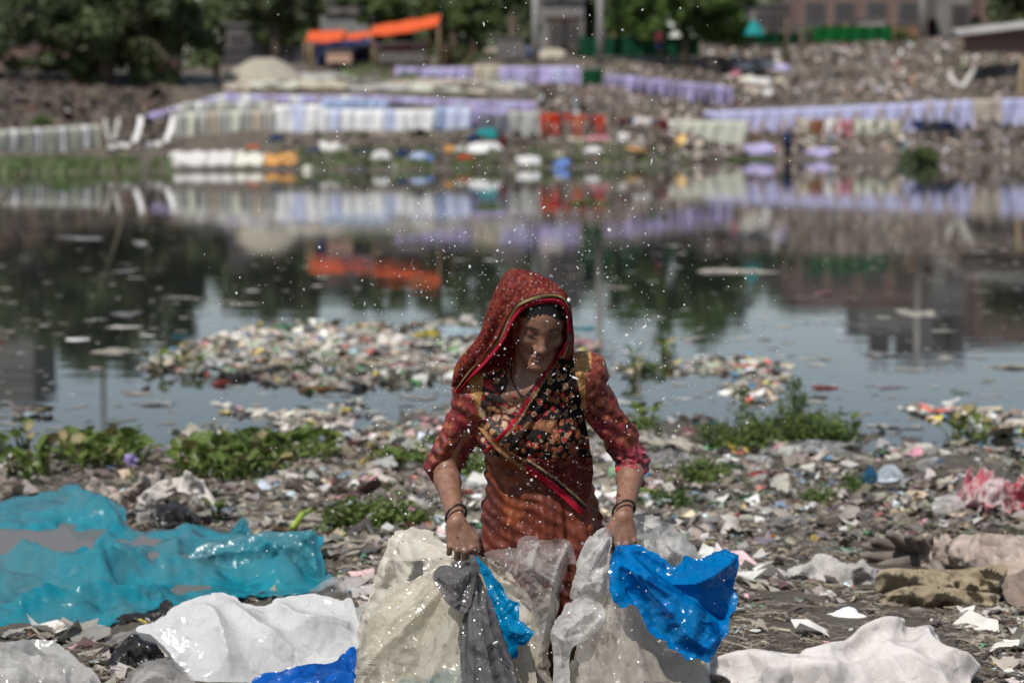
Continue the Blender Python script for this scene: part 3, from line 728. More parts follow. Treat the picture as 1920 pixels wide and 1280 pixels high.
# trees: tapered trunk with limbs, crowns of many leaf-sized faces in clumps
def leaf_cloud(centres, radii, per, size, seed, squash=0.8):
    r = np.random.RandomState(seed); VV = []
    for c, rad in zip(centres, radii):
        n = int(per * (rad ** 2)); v = r.normal(0, 1, (n, 3)); v /= np.linalg.norm(v, axis=1)[:, None]
        rr_ = rad * r.uniform(0.25, 1, n) ** 0.45
        p = np.array(c) + v * rr_[:, None] * np.array([1, 1, squash])
        VV.append(np.concatenate([p, v], 1))
    A = np.concatenate(VV); p, v = A[:, :3], A[:, 3:]
    n = len(p)
    nrm = v * 0.6 + r.normal(0, .6, (n, 3)); nrm[:, 2] += .4; nrm /= np.linalg.norm(nrm, axis=1)[:, None]
    a = np.cross(nrm, r.normal(0, 1, (n, 3))); a /= np.linalg.norm(a, axis=1)[:, None]; b = np.cross(nrm, a)
    s = size * r.uniform(.6, 1.4, n)[:, None]
    V = np.stack([p - a * s, p + b * s * .45 - nrm * s * .1, p + a * s, p - b * s * .45 - nrm * s * .1], 1).reshape(-1, 3)
    return V, np.arange(n * 4).reshape(-1, 4)
def tree(base, height, crowns, mat, label, seed, leaf=0.16, per=420, trunk_r=.2, name='broadleaf_tree', cat='tree', squash=.85):
    """crowns: list of (dx, dy, dz, radius) relative to the base"""
    e = empty(name, base, label, cat)
    r = np.random.RandomState(seed)
    mb = MB(); top = np.array([0, 0, height * .55])
    mb.tube([[0, 0, -.3], [.05, 0, height * .25], top], [trunk_r * 1.25, trunk_r, trunk_r * .7], 8); mb.build('trunk', M['bark'], e, True)
    cs, rs = [], []
    for (dx, dy, dz, rad) in crowns:
        mid = (top * .8 + np.array([dx, dy, dz]) * .2) + np.array([0, 0, .2])
        mb = MB(); mb.tube([top * .75, mid, [dx * .7, dy * .7, dz * .85], [dx, dy, dz]], [trunk_r * .6, trunk_r * .45, trunk_r * .25, trunk_r * .1], 6); mb.build('limb', M['bark'], e, True)
        k_ = max(3, int(rad * 6))
        for q in range(k_):
            v = r.normal(0, 1, 3); v /= np.linalg.norm(v); cs.append(np.array([dx, dy, dz]) + v * rad * .72 * np.array([1, 1, squash])); rs.append(rad * r.uniform(.3, .55))
    V, Q = leaf_cloud(cs, rs, per, leaf, seed + 1)
    obj('crown', V, Q, mat, e, smooth_=False)
    return e
def tree_px(px, d, items, mat, label, seed, **kw):
    """items: crown lobes as (px, py, radius_px) at depth d + dy"""
    x = (px - 960) / F * d; g = float(ground_z(x, d)); base = np.array([x, d, g]); cr = []
    r = np.random.RandomState(seed)
    for (qx, qy, qr) in items:
        dy = r.uniform(-.8, .8); p = P(qx, qy, d + dy) - base; cr.append((p[0], dy, p[2], qr / F * d))
    return tree(base, max(c[2] for c in cr), cr, mat, label, seed, **kw)
tree_px(200, 95, [(60, 20, 85), (160, -20, 95), (230, 50, 90), (310, 10, 85), (330, 80, 65), (250, 110, 60), (120, 90, 60), (180, -60, 80), (300, -40, 60), (80, -30, 60), (20, 90, 55), (220, -90, 45), (170, 128, 46), (60, 120, 46), (300, 128, 42), (360, 60, 46), (375, 110, 34)], M['foliage_dark'], 'large dark green tree hanging over the left bank', 3, per=620, trunk_r=.3, leaf=.15)
tree_px(-60, 100, [(-80, 0, 95), (-20, -20, 60), (-60, 70, 70), (-130, -20, 80)], M['foliage_dark'], 'dark tree cut off by the left side behind the large one', 5, per=450)
tree_px(520, 112, [(480, -10, 50), (540, 20, 48), (580, 0, 45), (500, 60, 36), (555, -30, 40), (480, -30, 36)], M['foliage_dark'], 'dark tree behind the sand mound', 7, per=520)
tree_px(700, 112, [(680, 10, 40), (720, -5, 40), (745, 20, 35), (660, -5, 36)], M['foliage_mid'], 'green tree behind the smaller orange canopy', 9, per=520)
tree_px(850, 108, [(840, -10, 50), (890, 30, 55), (870, 70, 40), (930, 0, 42), (820, 40, 36), (900, -25, 40)], M['foliage_mid'], 'green tree right of the orange canopies', 11, per=560)
tree_px(960, 112, [(950, 10, 42), (985, 50, 36), (970, -15, 38)], M['foliage_dark'], 'narrow dark tree beside the pale pole', 13, per=520)
tree_px(1280, 106, [(1180, 30, 60), (1250, 50, 55), (1330, 20, 70), (1370, 50, 45), (1240, -20, 60), (1310, -30, 62), (1180, -10, 45), (1375, -5, 45), (1330, -62, 34), (1250, -58, 34)], M['foliage_bright'], 'broad bright green tree right of the concrete pole', 15, per=560, leaf=.17)
tree_px(1890, 116, [(1860, 40, 40), (1900, 20, 50), (1940, 20, 50), (1900, -30, 45), (1880, 0, 40)], M['foliage_dark'], 'dark tree at the right edge beside the brick building', 17, per=520)
for i, (px, py, w, hh, sd) in enumerate([(78, 235, 40, 40, 3), (1726, 322, 76, 26, 5)]):
    d = solve_ground(px, py) if i == 0 else 82.0
    c = P(px, py, d); c[2] = max(c[2], -0.02); R = w / F * d / 2
    V, Q = leaf_cloud([(-R * .5, 0, R * .3), (R * .4, 0, R * .35), (0, -.2, R * .6)], [R * .6, R * .6, R * .5], 2600, .07, sd)
    e = empty('green_shrub' if i == 0 else 'floating_weed', c, ['bright green shrub behind the grey strip fence', 'dark green weed clump floating off the right shore'][i], 'shrub' if i == 0 else 'water weed')
    obj('foliage', V, Q, M['foliage_bright'] if i == 0 else M['foliage_mid'], e, smooth_=False)
    mb = MB(); mb.tube([[0, 0, -.1], [.02, 0, R * .5]], [.03, .015], 5); mb.build('stem', M['bark'], e, True)
def grass_strip(name, px0, px1, e0, e1, n, seed, h=.22, mat='foliage_mid'):
    r = np.random.RandomState(seed); px = r.uniform(px0, px1, n)
    keep = fbm(px * .03, r.uniform(0, 1, n), None, seed, 2) > -.15; px = px[keep]; n = len(px)
    d = np.interp(px, FAR_PX, FAR_D) + r.uniform(e0, e1, n); x = (px - 960) / F * d / .9955
    g = np.maximum(ground_z(x, d), -.02); b = np.stack([x, d, g], -1)
    tip = b + np.stack([r.normal(0, .1, n), r.normal(0, .1, n), h * r.uniform(.5, 1.3, n)], -1)
    wv = np.array([.03, 0, 0]); V = np.stack([b - wv, b + wv, tip], 1).reshape(-1, 3)
    tag(obj(name, V, np.arange(3 * n).reshape(-1, 3), M[mat], smooth_=False), kind='stuff')
grass_strip('shore_grass', -100, 330, 0.2, 4.0, 2600, 3, .25)
grass_strip('bank_grass', 560, 1450, 0.2, 6.0, 3200, 5, .16)
grass_strip('terrace_grass', 640, 1000, 24, 29, 1600, 7, .3)

r_ = np.random.RandomState(77); cs, rs = [], []
for q in range(170):
    px = r_.uniform(-350, 2250); top = -18 + 22 * math.sin(px * .011) + 14 * math.sin(px * .037)
    cs.append(P(px, r_.uniform(top + 20, 120), r_.uniform(136, 144))); rs.append(r_.uniform(.9, 1.9))
V, Q = leaf_cloud(cs, rs, 95, .42, 78, 1.0)
tag(obj('far_wood', V, Q, M['foliage_dark'], smooth_=False), 'dark mass of trees closing the view behind the houses', None, None, 'stuff')
for q, (px, d, top, w_, mt, lb) in enumerate([(440, 128, 5, 70, 'foliage_dark', 'dark tree standing between the large left tree and the mound tree'), (620, 130, 0, 70, 'foliage_mid', 'green tree behind the smaller orange canopy and the grey house'), (1130, 128, 15, 60, 'foliage_dark', 'dark tree behind the green cloth fence and concrete pole'), (770, 128, 5, 70, 'foliage_dark', 'dark tree rising over the larger orange canopy'), (1010, 130, 15, 60, 'foliage_dark', 'dark tree behind the brick hut')]):
    tree_px(px, d, [(px + dx * w_, top + dy, w_ * .75) for dx, dy in ((-.6, 40), (.6, 30), (0, 0), (-.2, 90), (.5, 95))], M[mt], lb, 60 + q, per=330, leaf=.22)
# floating weed rafts seen against the reflections
for i, (px, py, w) in enumerate([(120, 352, 60), (920, 388, 46), (1100, 380, 60), (1230, 402, 34), (1405, 300, 70)]):
    c = G(px, py, 0); d = c[1]; R = w / F * d / 2
    e = empty('floating_weed', c, 'green weed patch floating %s' % ['off the left shore', 'under the reflection of the teal cloth', 'over the reflection of the red garments', 'right of the red reflections', 'along the right shore below the lavender heap'][i], 'water weed')
    V, Q = leaf_cloud([(k_ * R * .45, random.uniform(-.5, .5), .02) for k_ in (-2, -1, 0, 1, 2)], [R * .42] * 5, 900, .06, 40 + i, .18)
    V[:, 1] *= 2.0; V[:, 2] = np.abs(V[:, 2]); obj('foliage', V, Q, M['foliage_bright'], e, smooth_=False)

# buildings behind the bank
def brick_material(name, c1, c2, mortar, scale=3.2):
    m, n, l, b = new_mat(name)
    t = noise_node(n, l, 0.7, 5); t2 = noise_node(n, l, 14, 4)
    r = ramp(n, [(.3, c1), (.7, c2)]); l.new(t.outputs[0], r.inputs[0])
    r2 = ramp(n, [(.35, (.75,) * 3), (.65, (1.2,) * 3)]); l.new(t2.outputs[0], r2.inputs[0])
    l.new(mixc(n, l, r.outputs[0], r2.outputs[0], 1.0, 'MULTIPLY'), b.inputs['Base Color']); b.inputs['Roughness'].default_value = .9
    return m
M['brick'] = brick_material('brick_wall', (.13, .082, .072), (.18, .115, .10), (.2, .2, .2))
M['orange_brick'] = brick_material('orange_brick', (.26, .12, .06), (.33, .16, .09), (.2, .2, .2))
M['plaster'] = plain('plaster', (.17, .165, .16), .9, .15, 1.2)
M['dark_glass'] = plain('dark_glass', (.05, .045, .045), .3, .2, 3, .4)
M['roof_sheet'] = plain('roof_sheet', (.14, .13, .13), .7, .25, 2)
M['lintel'] = plain('lintel', (.13, .115, .11), .85, .2, 2)
def building(px0, px1, y_top, d, depth, mat, label, wins, name='house', floor_h=3.0, parapet=True):
    a, b = P(px0, y_top, d), P(px1, y_top, d); g = min(float(ground_z(a[0], d)), float(ground_z(b[0], d))) - .3
    w = b[0] - a[0]; h = a[2] - g
    e = empty(name, ((a[0] + b[0]) / 2, d, g), label, 'building')
    mb = MB(); mb.box((0, depth / 2, h / 2), (w, depth, h)); mb.build('wall', mat, e)
    mb = MB(); mb.box((0, depth / 2, h + .06), (w + .3, depth + .3, .12)); mb.build('roof', M['roof_sheet'], e)
    z = floor_h
    while z < h - 1:
        mb = MB(); mb.box((0, -.05, z), (w + .04, .14, .18)); mb.build('floor_band', M['lintel'], e); z += floor_h
    for (fx, z0, ww, hh) in wins:                 # fraction along, sill height, size
        x = (fx - .5) * w
        mb = MB(); mb.box((x, -.03, z0 + hh / 2), (ww + .16, .10, hh + .16)); f = mb.build('window', M['lintel'], e)
        mb = MB(); mb.box((x, -.06, z0 + hh / 2), (ww, .07, hh)); mb.build('pane', M['dark_glass'], f)
        mb = MB(); mb.box((x, -.1, z0 - .12), (ww + .3, .2, .08)); mb.build('sill', M['lintel'], f)
    return e
building(1622, 1745, -92, 123, 5, M['plaster'], 'grey upper block set back behind the long red brick building', [(.3, 5, .9, 1.1), (.7, 5, .9, 1.1)], 'plaster_house')
building(1500, 1740, -32, 118, 7, M['brick'], 'long dull red brick building above the rubbish slope', [(.12, 1.0, .9, 1.2), (.35, 1.0, .9, 1.2), (.6, 1.0, .9, 1.2), (.85, 1.0, .9, 1.2)], 'brick_house')
building(1758, 1822, -135, 120, 7, M['plaster'], 'taller grey plastered building beside the long brick one', [(.7, .8, .8, 1.3), (.3, 4, .8, 1.2), (.7, 4, .8, 1.2)], 'plaster_house')
building(1840, 2100, -112, 126, 7, M['brick'], 'dark brick building at the right edge behind the dark tree', [(.2, 1, 1, 1.2), (.5, 1, 1, 1.2)], 'brick_house')
building(1408, 1492, 10, 122, 6, M['plaster'], 'low pale grey house left of the long brick building', [(.3, .9, .8, 1.0), (.7, .9, .8, 1.0)], 'plaster_house')
building(1030, 1088, 34, 112, 5, M['orange_brick'], 'small orange brick hut with dark window gaps', [(.28, .8, .7, 1.0), (.72, .8, .7, 1.0)], 'brick_hut')
building(1010, 1095, -20, 124, 5, M['plaster'], 'grey house rising behind the orange brick hut', [(.3, 3.3, .9, 1.1), (.7, 3.3, .9, 1.1)], 'plaster_house')
building(600, 700, -20, 126, 6, M['plaster'], 'shaded grey house behind the smaller orange canopy', [(.3, 3, .9, 1.1), (.6, 3, .9, 1.1)], 'plaster_house')
building(425, 470, 48, 122, 5, M['roof_sheet'], 'small dim hut glimpsed between the dark trees', [(.5, 1, .9, 1.0)], 'plaster_house')
building(-120, 46, -225, 124, 6, M['plaster'], 'tall dark building at the left edge behind the trees', [(.3, 3, .9, 1.1), (.7, 3, .9, 1.1)], 'tower_house')

for q, (px, py, d, w_, mt, lb) in enumerate([(365, 118, 108, 60, 'foliage_dark', 'dark bush filling the gap right of the large left tree'), (1520, 60, 113, 50, 'foliage_dark', 'dark bush before the left end of the long brick building'), (1690, 66, 113, 44, 'foliage_mid', 'green bush before the right end of the long brick building'), (1445, 60, 112, 44, 'foliage_dark', 'dark bush between the pale grey house and the teal umbrella'), (860, 110, 106, 60, 'foliage_dark', 'dark bush at the foot of the green tree beside the canopies'), (1105, 70, 108, 40, 'foliage_mid', 'bush right of the orange brick hut')]):
    c = P(px, py, d); c[2] = float(ground_z(c[0], d)) - .05; R = w_ / F * d / 2; V, Q = leaf_cloud([(-R * .6, 0, R * .6), (R * .6, 0, R * .5), (0, 0, R)], [R * .7, R * .7, R * .7], 420, .13, 140 + q)
    e = empty('bush', c, lb, 'bush'); obj('foliage', V, Q, M[mt], e, smooth_=False); mb = MB(); mb.tube([[0, 0, -.1], [.03, 0, R * .8]], [.06, .03], 6); mb.build('stem', M['bark'], e, True)
# orange canopies and the dark stall beneath
M['orange_tarp'] = fabric('orange_tarp', (.85, .17, .06), .45, .08)
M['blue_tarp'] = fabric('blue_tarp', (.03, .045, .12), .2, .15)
def canopy(px0, px1, y_l, y_r, th_px, d, depth, label, mat, posts=True):
    a, b = P(px0, y_l, d), P(px1, y_r, d)
    e = empty('canopy', ((a[0] + b[0]) / 2, d, float(ground_z((a[0] + b[0]) / 2, d))), label, 'canopy'); base = np.array(e.location)
    n, k_ = 15, 7; V = []
    for i in range(n):
        for j in range(k_):
            u, v = i / (n - 1), j / (k_ - 1)
            p = a * (1 - u) + b * u + np.array([0, depth * v, th_px / F * d * v - .10 * math.sin(u * math.pi) * (1 - v) + .02 * math.sin(u * 19 + v * 4)])
            V.append(p - base)
    V = np.array(V); n0 = len(V); Q = grid_faces(n, k_); obj('tarpaulin', np.concatenate([V, V - np.array([0, 0, .03])]), np.concatenate([Q, Q[:, ::-1] + n0]), mat, e)
    if posts:
        for (q, dy) in ((a, .1), (b, .1), (a, depth - .1), (b, depth - .1)):
            mb = MB(); zt = q[2] - base[2] + (th_px / F * d if dy > 1 else 0); x = q[0] - base[0]; mb.tube([[x, dy, -.2], [x, dy, zt / 2], [x, dy, zt + .05]], .05, 6); mb.build('post', M['bamboo'], e, True)
    return e
canopy(572, 640, 76, 74, 20, 104, 2.4, 'smaller orange canopy left of the larger one', M['orange_tarp'])
canopy(636, 694, 73, 66, 10, 105, 1.6, 'narrow faded orange canopy strip between the two larger canopies', M['orange_tarp'])
canopy(694, 822, 67, 46, 22, 104, 2.8, 'larger orange canopy sloping up to the right', M['orange_tarp'])
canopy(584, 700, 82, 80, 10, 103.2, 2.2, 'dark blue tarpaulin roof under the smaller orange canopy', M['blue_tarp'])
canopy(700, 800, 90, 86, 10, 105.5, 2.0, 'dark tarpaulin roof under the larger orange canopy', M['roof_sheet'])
def stall(px0, px1, y0, y1, d, mat, label, name, cat):
    a, b = P(px0, y0, d), P(px1, y1, d); g = float(ground_z((a[0] + b[0]) / 2, d)); w, h = b[0] - a[0], max(.5, a[2] - b[2])
    e = empty(name, ((a[0] + b[0]) / 2, d, b[2]), label, cat)
    mb = MB(); mb.box((0, .8, h / 2), (w, 1.6, h)); mb.build('body', mat, e)
    mb = MB(); mb.box((0, .8, h + .03), (w + .15, 1.75, .06)); mb.build('top', M['roof_sheet'], e)
    for s_ in (-1, 1):
        mb = MB(); mb.box((s_ * w * .45, .06, -.2), (.1, .1, .5)); mb.build('leg', M['bark'], e)
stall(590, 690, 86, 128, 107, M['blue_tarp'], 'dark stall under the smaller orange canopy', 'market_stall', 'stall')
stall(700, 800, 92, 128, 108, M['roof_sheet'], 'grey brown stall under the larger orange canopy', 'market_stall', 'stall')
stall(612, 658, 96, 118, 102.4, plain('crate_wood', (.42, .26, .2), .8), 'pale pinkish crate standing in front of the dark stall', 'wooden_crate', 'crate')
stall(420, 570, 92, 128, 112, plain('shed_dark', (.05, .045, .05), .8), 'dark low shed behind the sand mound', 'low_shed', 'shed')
stall(-60, 130, 84, 135, 108, M['brick'], 'dark red brick shed under the large tree at left', 'brick_shed', 'shed')

M['rust_sheet'] = plain('rust_sheet', (.20, .11, .07), .85, .35, 3); M['tin'] = plain('tin', (.2, .19, .19), .6, .3, 3)
for k_, (a0, a1, b0, b1, dd_, mt, lb) in enumerate([(1545, 1600, 44, 78, 114, 'rust_sheet', 'rusty shack in front of the long brick building, left one'), (1612, 1660, 36, 78, 115, 'tin', 'pale tin shack between two rusty ones'), (1676, 1730, 46, 80, 114, 'rust_sheet', 'rusty shack in front of the long brick building, right one'), (1500, 1540, 50, 80, 114, 'tin', 'small tin shack beside the dark bush'), (1350, 1400, 40, 70, 112, 'rust_sheet', 'rusty shack behind the teal umbrella'), (830, 890, 84, 122, 110, 'rust_sheet', 'brown shack right of the larger orange canopy'), (930, 985, 70, 112, 111, 'roof_sheet', 'dim shack left of the pale pole'), (240, 330, 110, 150, 106, 'rust_sheet', 'rusty shack in the shade right of the large left tree')]):
    stall(a0, a1, b0, b1, dd_, M[mt], lb, 'shack', 'shack')
# green cloth fence along the top of the slope
def screen(px0, px1, y0, y1, d0, d1, color, label, n, group=None):
    a, b = P(px0, y0, d0), P(px1, y0, d1); h = y1 - y0
    e = empty('green_screen_fence', (a + b) / 2 - np.array([0, 0, h / F * d0]), label, 'fence', group); base = np.array(e.location)
    for i in range(n):
        u0, u1 = i / n, (i + 1) / n; p0, p1 = a + (b - a) * u0, a + (b - a) * u1; hh = h / F * d0
        s_ = np.linspace(0, 1, 7); V = []
        for s1 in s_:
            for t1 in (0, .5, 1):
                p = p0 + (p1 - p0) * s1 - base; V.append(p + np.array([0, .06 * math.sin(s1 * 9 + t1 * 2 + i), -hh * t1 - .05 * math.sin(s1 * 3.1)]))
        V = np.array(V); n0 = len(V); Q = grid_faces(7, 3)
        obj('cloth_panel', np.concatenate([V, V + np.array([0, .02, 0])]), np.concatenate([Q, Q[:, ::-1] + n0]), M['cloth_' + color], e)
        mb = MB(); q = p1 - base; mb.tube([q + np.array([0, .08, -hh - .3]), q + np.array([0, .08, .1])], .05, 6); mb.build('post', M['bamboo'], e, True)
CLOTH['bright_green'] = (.01, .12, .03); M['cloth_bright_green'] = fabric('cloth_bright_green', CLOTH['bright_green'])
screen(1086, 1310, 68, 104, 105, 106, 'green', 'dark green cloth fence below the broad bright tree', 7)
screen(1330, 1500, 60, 82, 106, 110, 'green', 'dark green cloth fence behind the teal umbrella', 5)
screen(1526, 1675, 48, 76, 110, 111, 'bright_green', 'brighter green cloth fence in front of the long brick building', 5)
# teal umbrella
e = empty('market_umbrella', P(1412, 84, 105), 'teal umbrella standing open before the dark green fence', 'umbrella'); V = [[0, 0, 1.05]]; R = 24 / F * 105
for i in range(16):
    t = i / 16 * 6.2832
    for j in range(1, 5): V.append([R * j / 4 * math.cos(t), R * j / 4 * math.sin(t), 1.05 - .62 * (j / 4) ** 1.6 - (.05 if i % 2 and j == 4 else 0)])
T3 = [[0, 1 + 4 * i, 1 + 4 * ((i + 1) % 16)] for i in range(16)]; Q4 = [[1 + 4 * i + j, 2 + 4 * i + j, 2 + 4 * ((i + 1) % 16) + j, 1 + 4 * ((i + 1) % 16) + j] for i in range(16) for j in range(3)]
obj('canopy', np.array(V), [np.array(Q4), np.array(T3)], M['cloth_teal'], e)
mb = MB(); mb.tube([[0, 0, -.4], [0, 0, 1.1]], .03, 6); mb.build('shaft', M['bamboo'], e, True)
# rusty sheet roof at right
a, b = P(1800, 66, 104), P(1990, 44, 104)
e = empty('sheet_roof', (a + b) / 2, 'low shelter of grey sheets at the right end of the slope', 'shelter'); base = np.array(e.location)
mb = MB(); mb.add(np.array([a, b, b + [0, 2, .3], a + [0, 2, .3]]) - base, [[0, 1, 2, 3]]); mb.add(np.array([a, b, b + [0, 2, .3], a + [0, 2, .3]]) - base - [0, 0, .08], [[3, 2, 1, 0]]); mb.build('roof', M['concrete'], e)
mb = MB(); c_ = (a + b) / 2 - base; mb.box((c_[0] + .1, 1.2, c_[2] - .5), (b[0] - a[0] - .4, 1.2, .9)); mb.build('wall', M['brick'], e)
for q in (a, b):
    mb = MB(); mb.tube([q - base + [0.1, .1, -1.2], q - base + [0.1, .1, 0]], .05, 6); mb.build('post', M['bamboo'], e, True)

# far figures on the bank, a few pixels wide
def far_person(px, py, h_px, d, top, legs, label, crouch=False):
    c = P(px, py, d); h = h_px / F * d
    e = empty('person', c, label, 'person')
    pts = [([0, 0, .52 * h], .13 * h), ([0, .01 * h, .66 * h], .11 * h), ([0, 0, .8 * h], .115 * h), ([0, -.01 * h, .865 * h], .04 * h), ([0, -.02 * h, .90 * h], .058 * h), ([0, -.02 * h, .94 * h], .065 * h), ([0, -.015 * h, .985 * h], .04 * h)]
    mb = MB(); mb.tube([p for p, _ in pts], [r for _, r in pts], 10, (.12, .07, .05))
    for s_ in (-1, 1):
        mb.tube([[s_ * .1 * h, 0, .8 * h], [s_ * .17 * h, -.02 * h, .64 * h], [s_ * .13 * h, -.14 * h, .5 * h]], [.045 * h, .036 * h, .026 * h], 7, (.12, .07, .05))
        mb.tube([[s_ * .06 * h, 0, .54 * h], [s_ * .07 * h, -.03 * h, .27 * h], [s_ * .07 * h, 0, .03 * h], [s_ * .07 * h, -.1 * h, .02 * h]], [.075 * h, .055 * h, .035 * h, .025 * h], 7, (.12, .07, .05))
    mb.build('body', vcol_mat('far_skin', .6), e, True)
    mb = MB(); mb.tube([[0, 0, .42 * h], [0, 0, .6 * h], [0, 0, .8 * h], [0, 0, .845 * h]], [.15 * h, .125 * h, .13 * h, .07 * h], 10)
    for s_ in (-1, 1): mb.tube([[s_ * .09 * h, 0, .81 * h], [s_ * .155 * h, -.01 * h, .69 * h]], [.06 * h, .05 * h], 7)
    mb.build('shirt', M['cloth_' + top], e, True)
    mb = MB()
    for s_ in (-1, 1): mb.tube([[s_ * .06 * h, 0, .5 * h], [s_ * .07 * h, -.03 * h, .27 * h], [s_ * .07 * h, 0, .1 * h]], [.09 * h, .07 * h, .055 * h], 8)
    mb.build('trousers', M['cloth_' + legs], e, True)
    mb = MB(); mb.tube([[0, 0, .925 * h], [0, .0, .96 * h], [0, 0, 1.0 * h]], [.068 * h, .07 * h, .03 * h], 8); mb.build('hair', M['cloth_dark'], e, True)
far_person(1476, 300, 60, 87.3, 'navy', 'dark', 'washer in dark clothes standing at the edge of the right shore')
far_person(406, 150, 42, 96, 'brown', 'dark', 'person in brown standing left of the sand mound')
far_person(1236, 100, 44, 104, 'maroon', 'navy', 'person in maroon standing before the dark green fence')
far_person(1152, 262, 40, 91, 'dark', 'maroon', 'person in black standing right of the red garments')
# ================================================================ THE WOMAN
class Vol:                                      # a block of space holding a distance field; its zero level becomes one closed skin
    def __init__(s, lo, hi, h):
        s.h = h; s.lo = np.array(lo, float); n = np.ceil((np.array(hi) - s.lo) / h).astype(int) + 1
        s.ax = [s.lo[k] + np.arange(n[k]) * h for k in range(3)]; s.d = np.full(n, 1.0, np.float32)
    def box(s, lo, hi):
        sl = [slice(max(0, int((lo[k] - s.lo[k]) / s.h)), min(len(s.ax[k]), int((hi[k] - s.lo[k]) / s.h) + 2)) for k in range(3)]
        X, Y, Z = np.meshgrid(*[s.ax[k][sl[k]] for k in range(3)], indexing='ij', sparse=True)
        return tuple(sl), X, Y, Z
    def put(s, sl, d, k, op='add'):
        a = s.d[sl]
        if op == 'add': h = np.clip(.5 + .5 * (a - d) / k, 0, 1); s.d[sl] = a * (1 - h) + d * h - k * h * (1 - h)
        else: h = np.clip(.5 - .5 * (a + d) / k, 0, 1); s.d[sl] = a * (1 - h) - d * h + k * h * (1 - h)
    def cone(s, a, b, ra, rb, k=.015, op='add', disp=None, flat=None):
        a, b = np.array(a, float), np.array(b, float); m = max(ra, rb) * 1.3 + k * 1.5 + .02
        sl, X, Y, Z = s.box(np.minimum(a, b) - m, np.maximum(a, b) + m)
        ba = b - a; L = ba @ ba
        t = np.clip(((X - a[0]) * ba[0] + (Y - a[1]) * ba[1] + (Z - a[2]) * ba[2]) / L, 0, 1)
        d = np.sqrt((X - a[0] - t * ba[0]) ** 2 + (Y - a[1] - t * ba[1]) ** 2 + (Z - a[2] - t * ba[2]) ** 2) - (ra + (rb - ra) * t)
        if disp is not None: d = d - disp(X, Y, Z, t)
        s.put(sl, d, k, op)
    def ell(s, c, r, k=.02, R=None, op='add', disp=None):
        c, r = np.array(c, float), np.array(r, float); m = r.max() + k * 1.5 + .02
        sl, X, Y, Z = s.box(c - m, c + m); X, Y, Z = X - c[0], Y - c[1], Z - c[2]
        if R is not None:
            x = X * R[0, 0] + Y * R[1, 0] + Z * R[2, 0]; y = X * R[0, 1] + Y * R[1, 1] + Z * R[2, 1]; z = X * R[0, 2] + Y * R[1, 2] + Z * R[2, 2]
        else: x, y, z = X, Y, Z
        k0 = np.sqrt((x / r[0]) ** 2 + (y / r[1]) ** 2 + (z / r[2]) ** 2) + 1e-6
        k1 = np.sqrt((x / r[0] ** 2) ** 2 + (y / r[1] ** 2) ** 2 + (z / r[2] ** 2) ** 2) + 1e-6
        d = k0 * (k0 - 1) / k1
        if disp is not None: d = d - disp(X + c[0], Y + c[1], Z + c[2])
        s.put(sl, d, k, op)
    def net(s, relax=1):
        d = s.d; ins = d < 0; n = np.array(d.shape)
        c = np.zeros(n - 1, np.int8)
        for i in (0, 1):
            for j in (0, 1):
                for k in (0, 1): c += ins[i:n[0] - 1 + i, j:n[1] - 1 + j, k:n[2] - 1 + k]
        act = (c > 0) & (c < 8); idx = np.full(n - 1, -1, np.int32); I, J, K = np.nonzero(act); idx[I, J, K] = np.arange(len(I))
        acc = np.zeros((len(I), 3)); cnt = np.zeros(len(I))
        cor = [(i, j, k) for i in (0, 1) for j in (0, 1) for k in (0, 1)]
        vals = {q: d[I + q[0], J + q[1], K + q[2]] for q in cor}
        for a in cor:
            for ax in range(3):
                if a[ax] == 0:
                    b = list(a); b[ax] = 1; b = tuple(b); va, vb = vals[a], vals[b]; m = (va < 0) != (vb < 0)
                    t = np.where(m, va / np.where(m, va - vb, 1), 0); p = np.tile(np.array(a, float), (len(I), 1)); p[:, ax] += t
                    acc[m] += p[m]; cnt[m] += 1
        V = s.lo + (np.stack([I, J, K], 1) + acc / cnt[:, None]) * s.h
        Q = []
        for ax in range(3):
            o = [q for q in range(3) if q != ax]
            A = ins; sl0 = [slice(1, -1)] * 3; sl0[ax] = slice(0, -1); sl1 = [slice(1, -1)] * 3; sl1[ax] = slice(1, None)
            a, b = A[tuple(sl0)], A[tuple(sl1)]; e = a != b; ii = np.array(np.nonzero(e)).T
            ii[:, o[0]] += 1; ii[:, o[1]] += 1
            def g(d0, d1):
                q = ii.copy(); q[:, o[0]] -= d0; q[:, o[1]] -= d1; return idx[q[:, 0], q[:, 1], q[:, 2]]
            f = np.stack([g(1, 1), g(0, 1), g(0, 0), g(1, 0)], 1); flip = a[e] ^ (ax == 1); f[~flip] = f[~flip][:, ::-1]; Q.append(f)
        Q = np.concatenate(Q); Q = Q[(Q >= 0).all(1)]
        for _ in range(relax):                     # light smoothing keeps the block's steps from showing
            S = np.zeros_like(V); C = np.zeros(len(V))
            for q in range(4):
                u, v = Q[:, q], Q[:, (q + 1) % 4]; np.add.at(S, u, V[v]); np.add.at(C, u, 1); np.add.at(S, v, V[u]); np.add.at(C, v, 1)
            V = V * .5 + .5 * S / np.maximum(C, 1)[:, None]
        return V, Q
def proj(V):
    V = np.asarray(V, float); r = V - np.array([0, 0, CAM_H])
    zc = r[:, 1] * _cp - r[:, 2] * _sp; yc = r[:, 1] * _sp + r[:, 2] * _cp
    return 960 + F * r[:, 0] / zc, 640 - F * yc / zc
def in_poly(x, y, poly):
    poly = np.asarray(poly, float); c = np.zeros(np.shape(x), bool); j = len(poly) - 1
    for i in range(len(poly)):
        xi, yi = poly[i]; xj, yj = poly[j]
        c ^= ((yi > y) != (yj > y)) & (x < (xj - xi) * (y - yi) / (yj - yi + 1e-12) + xi); j = i
    return c
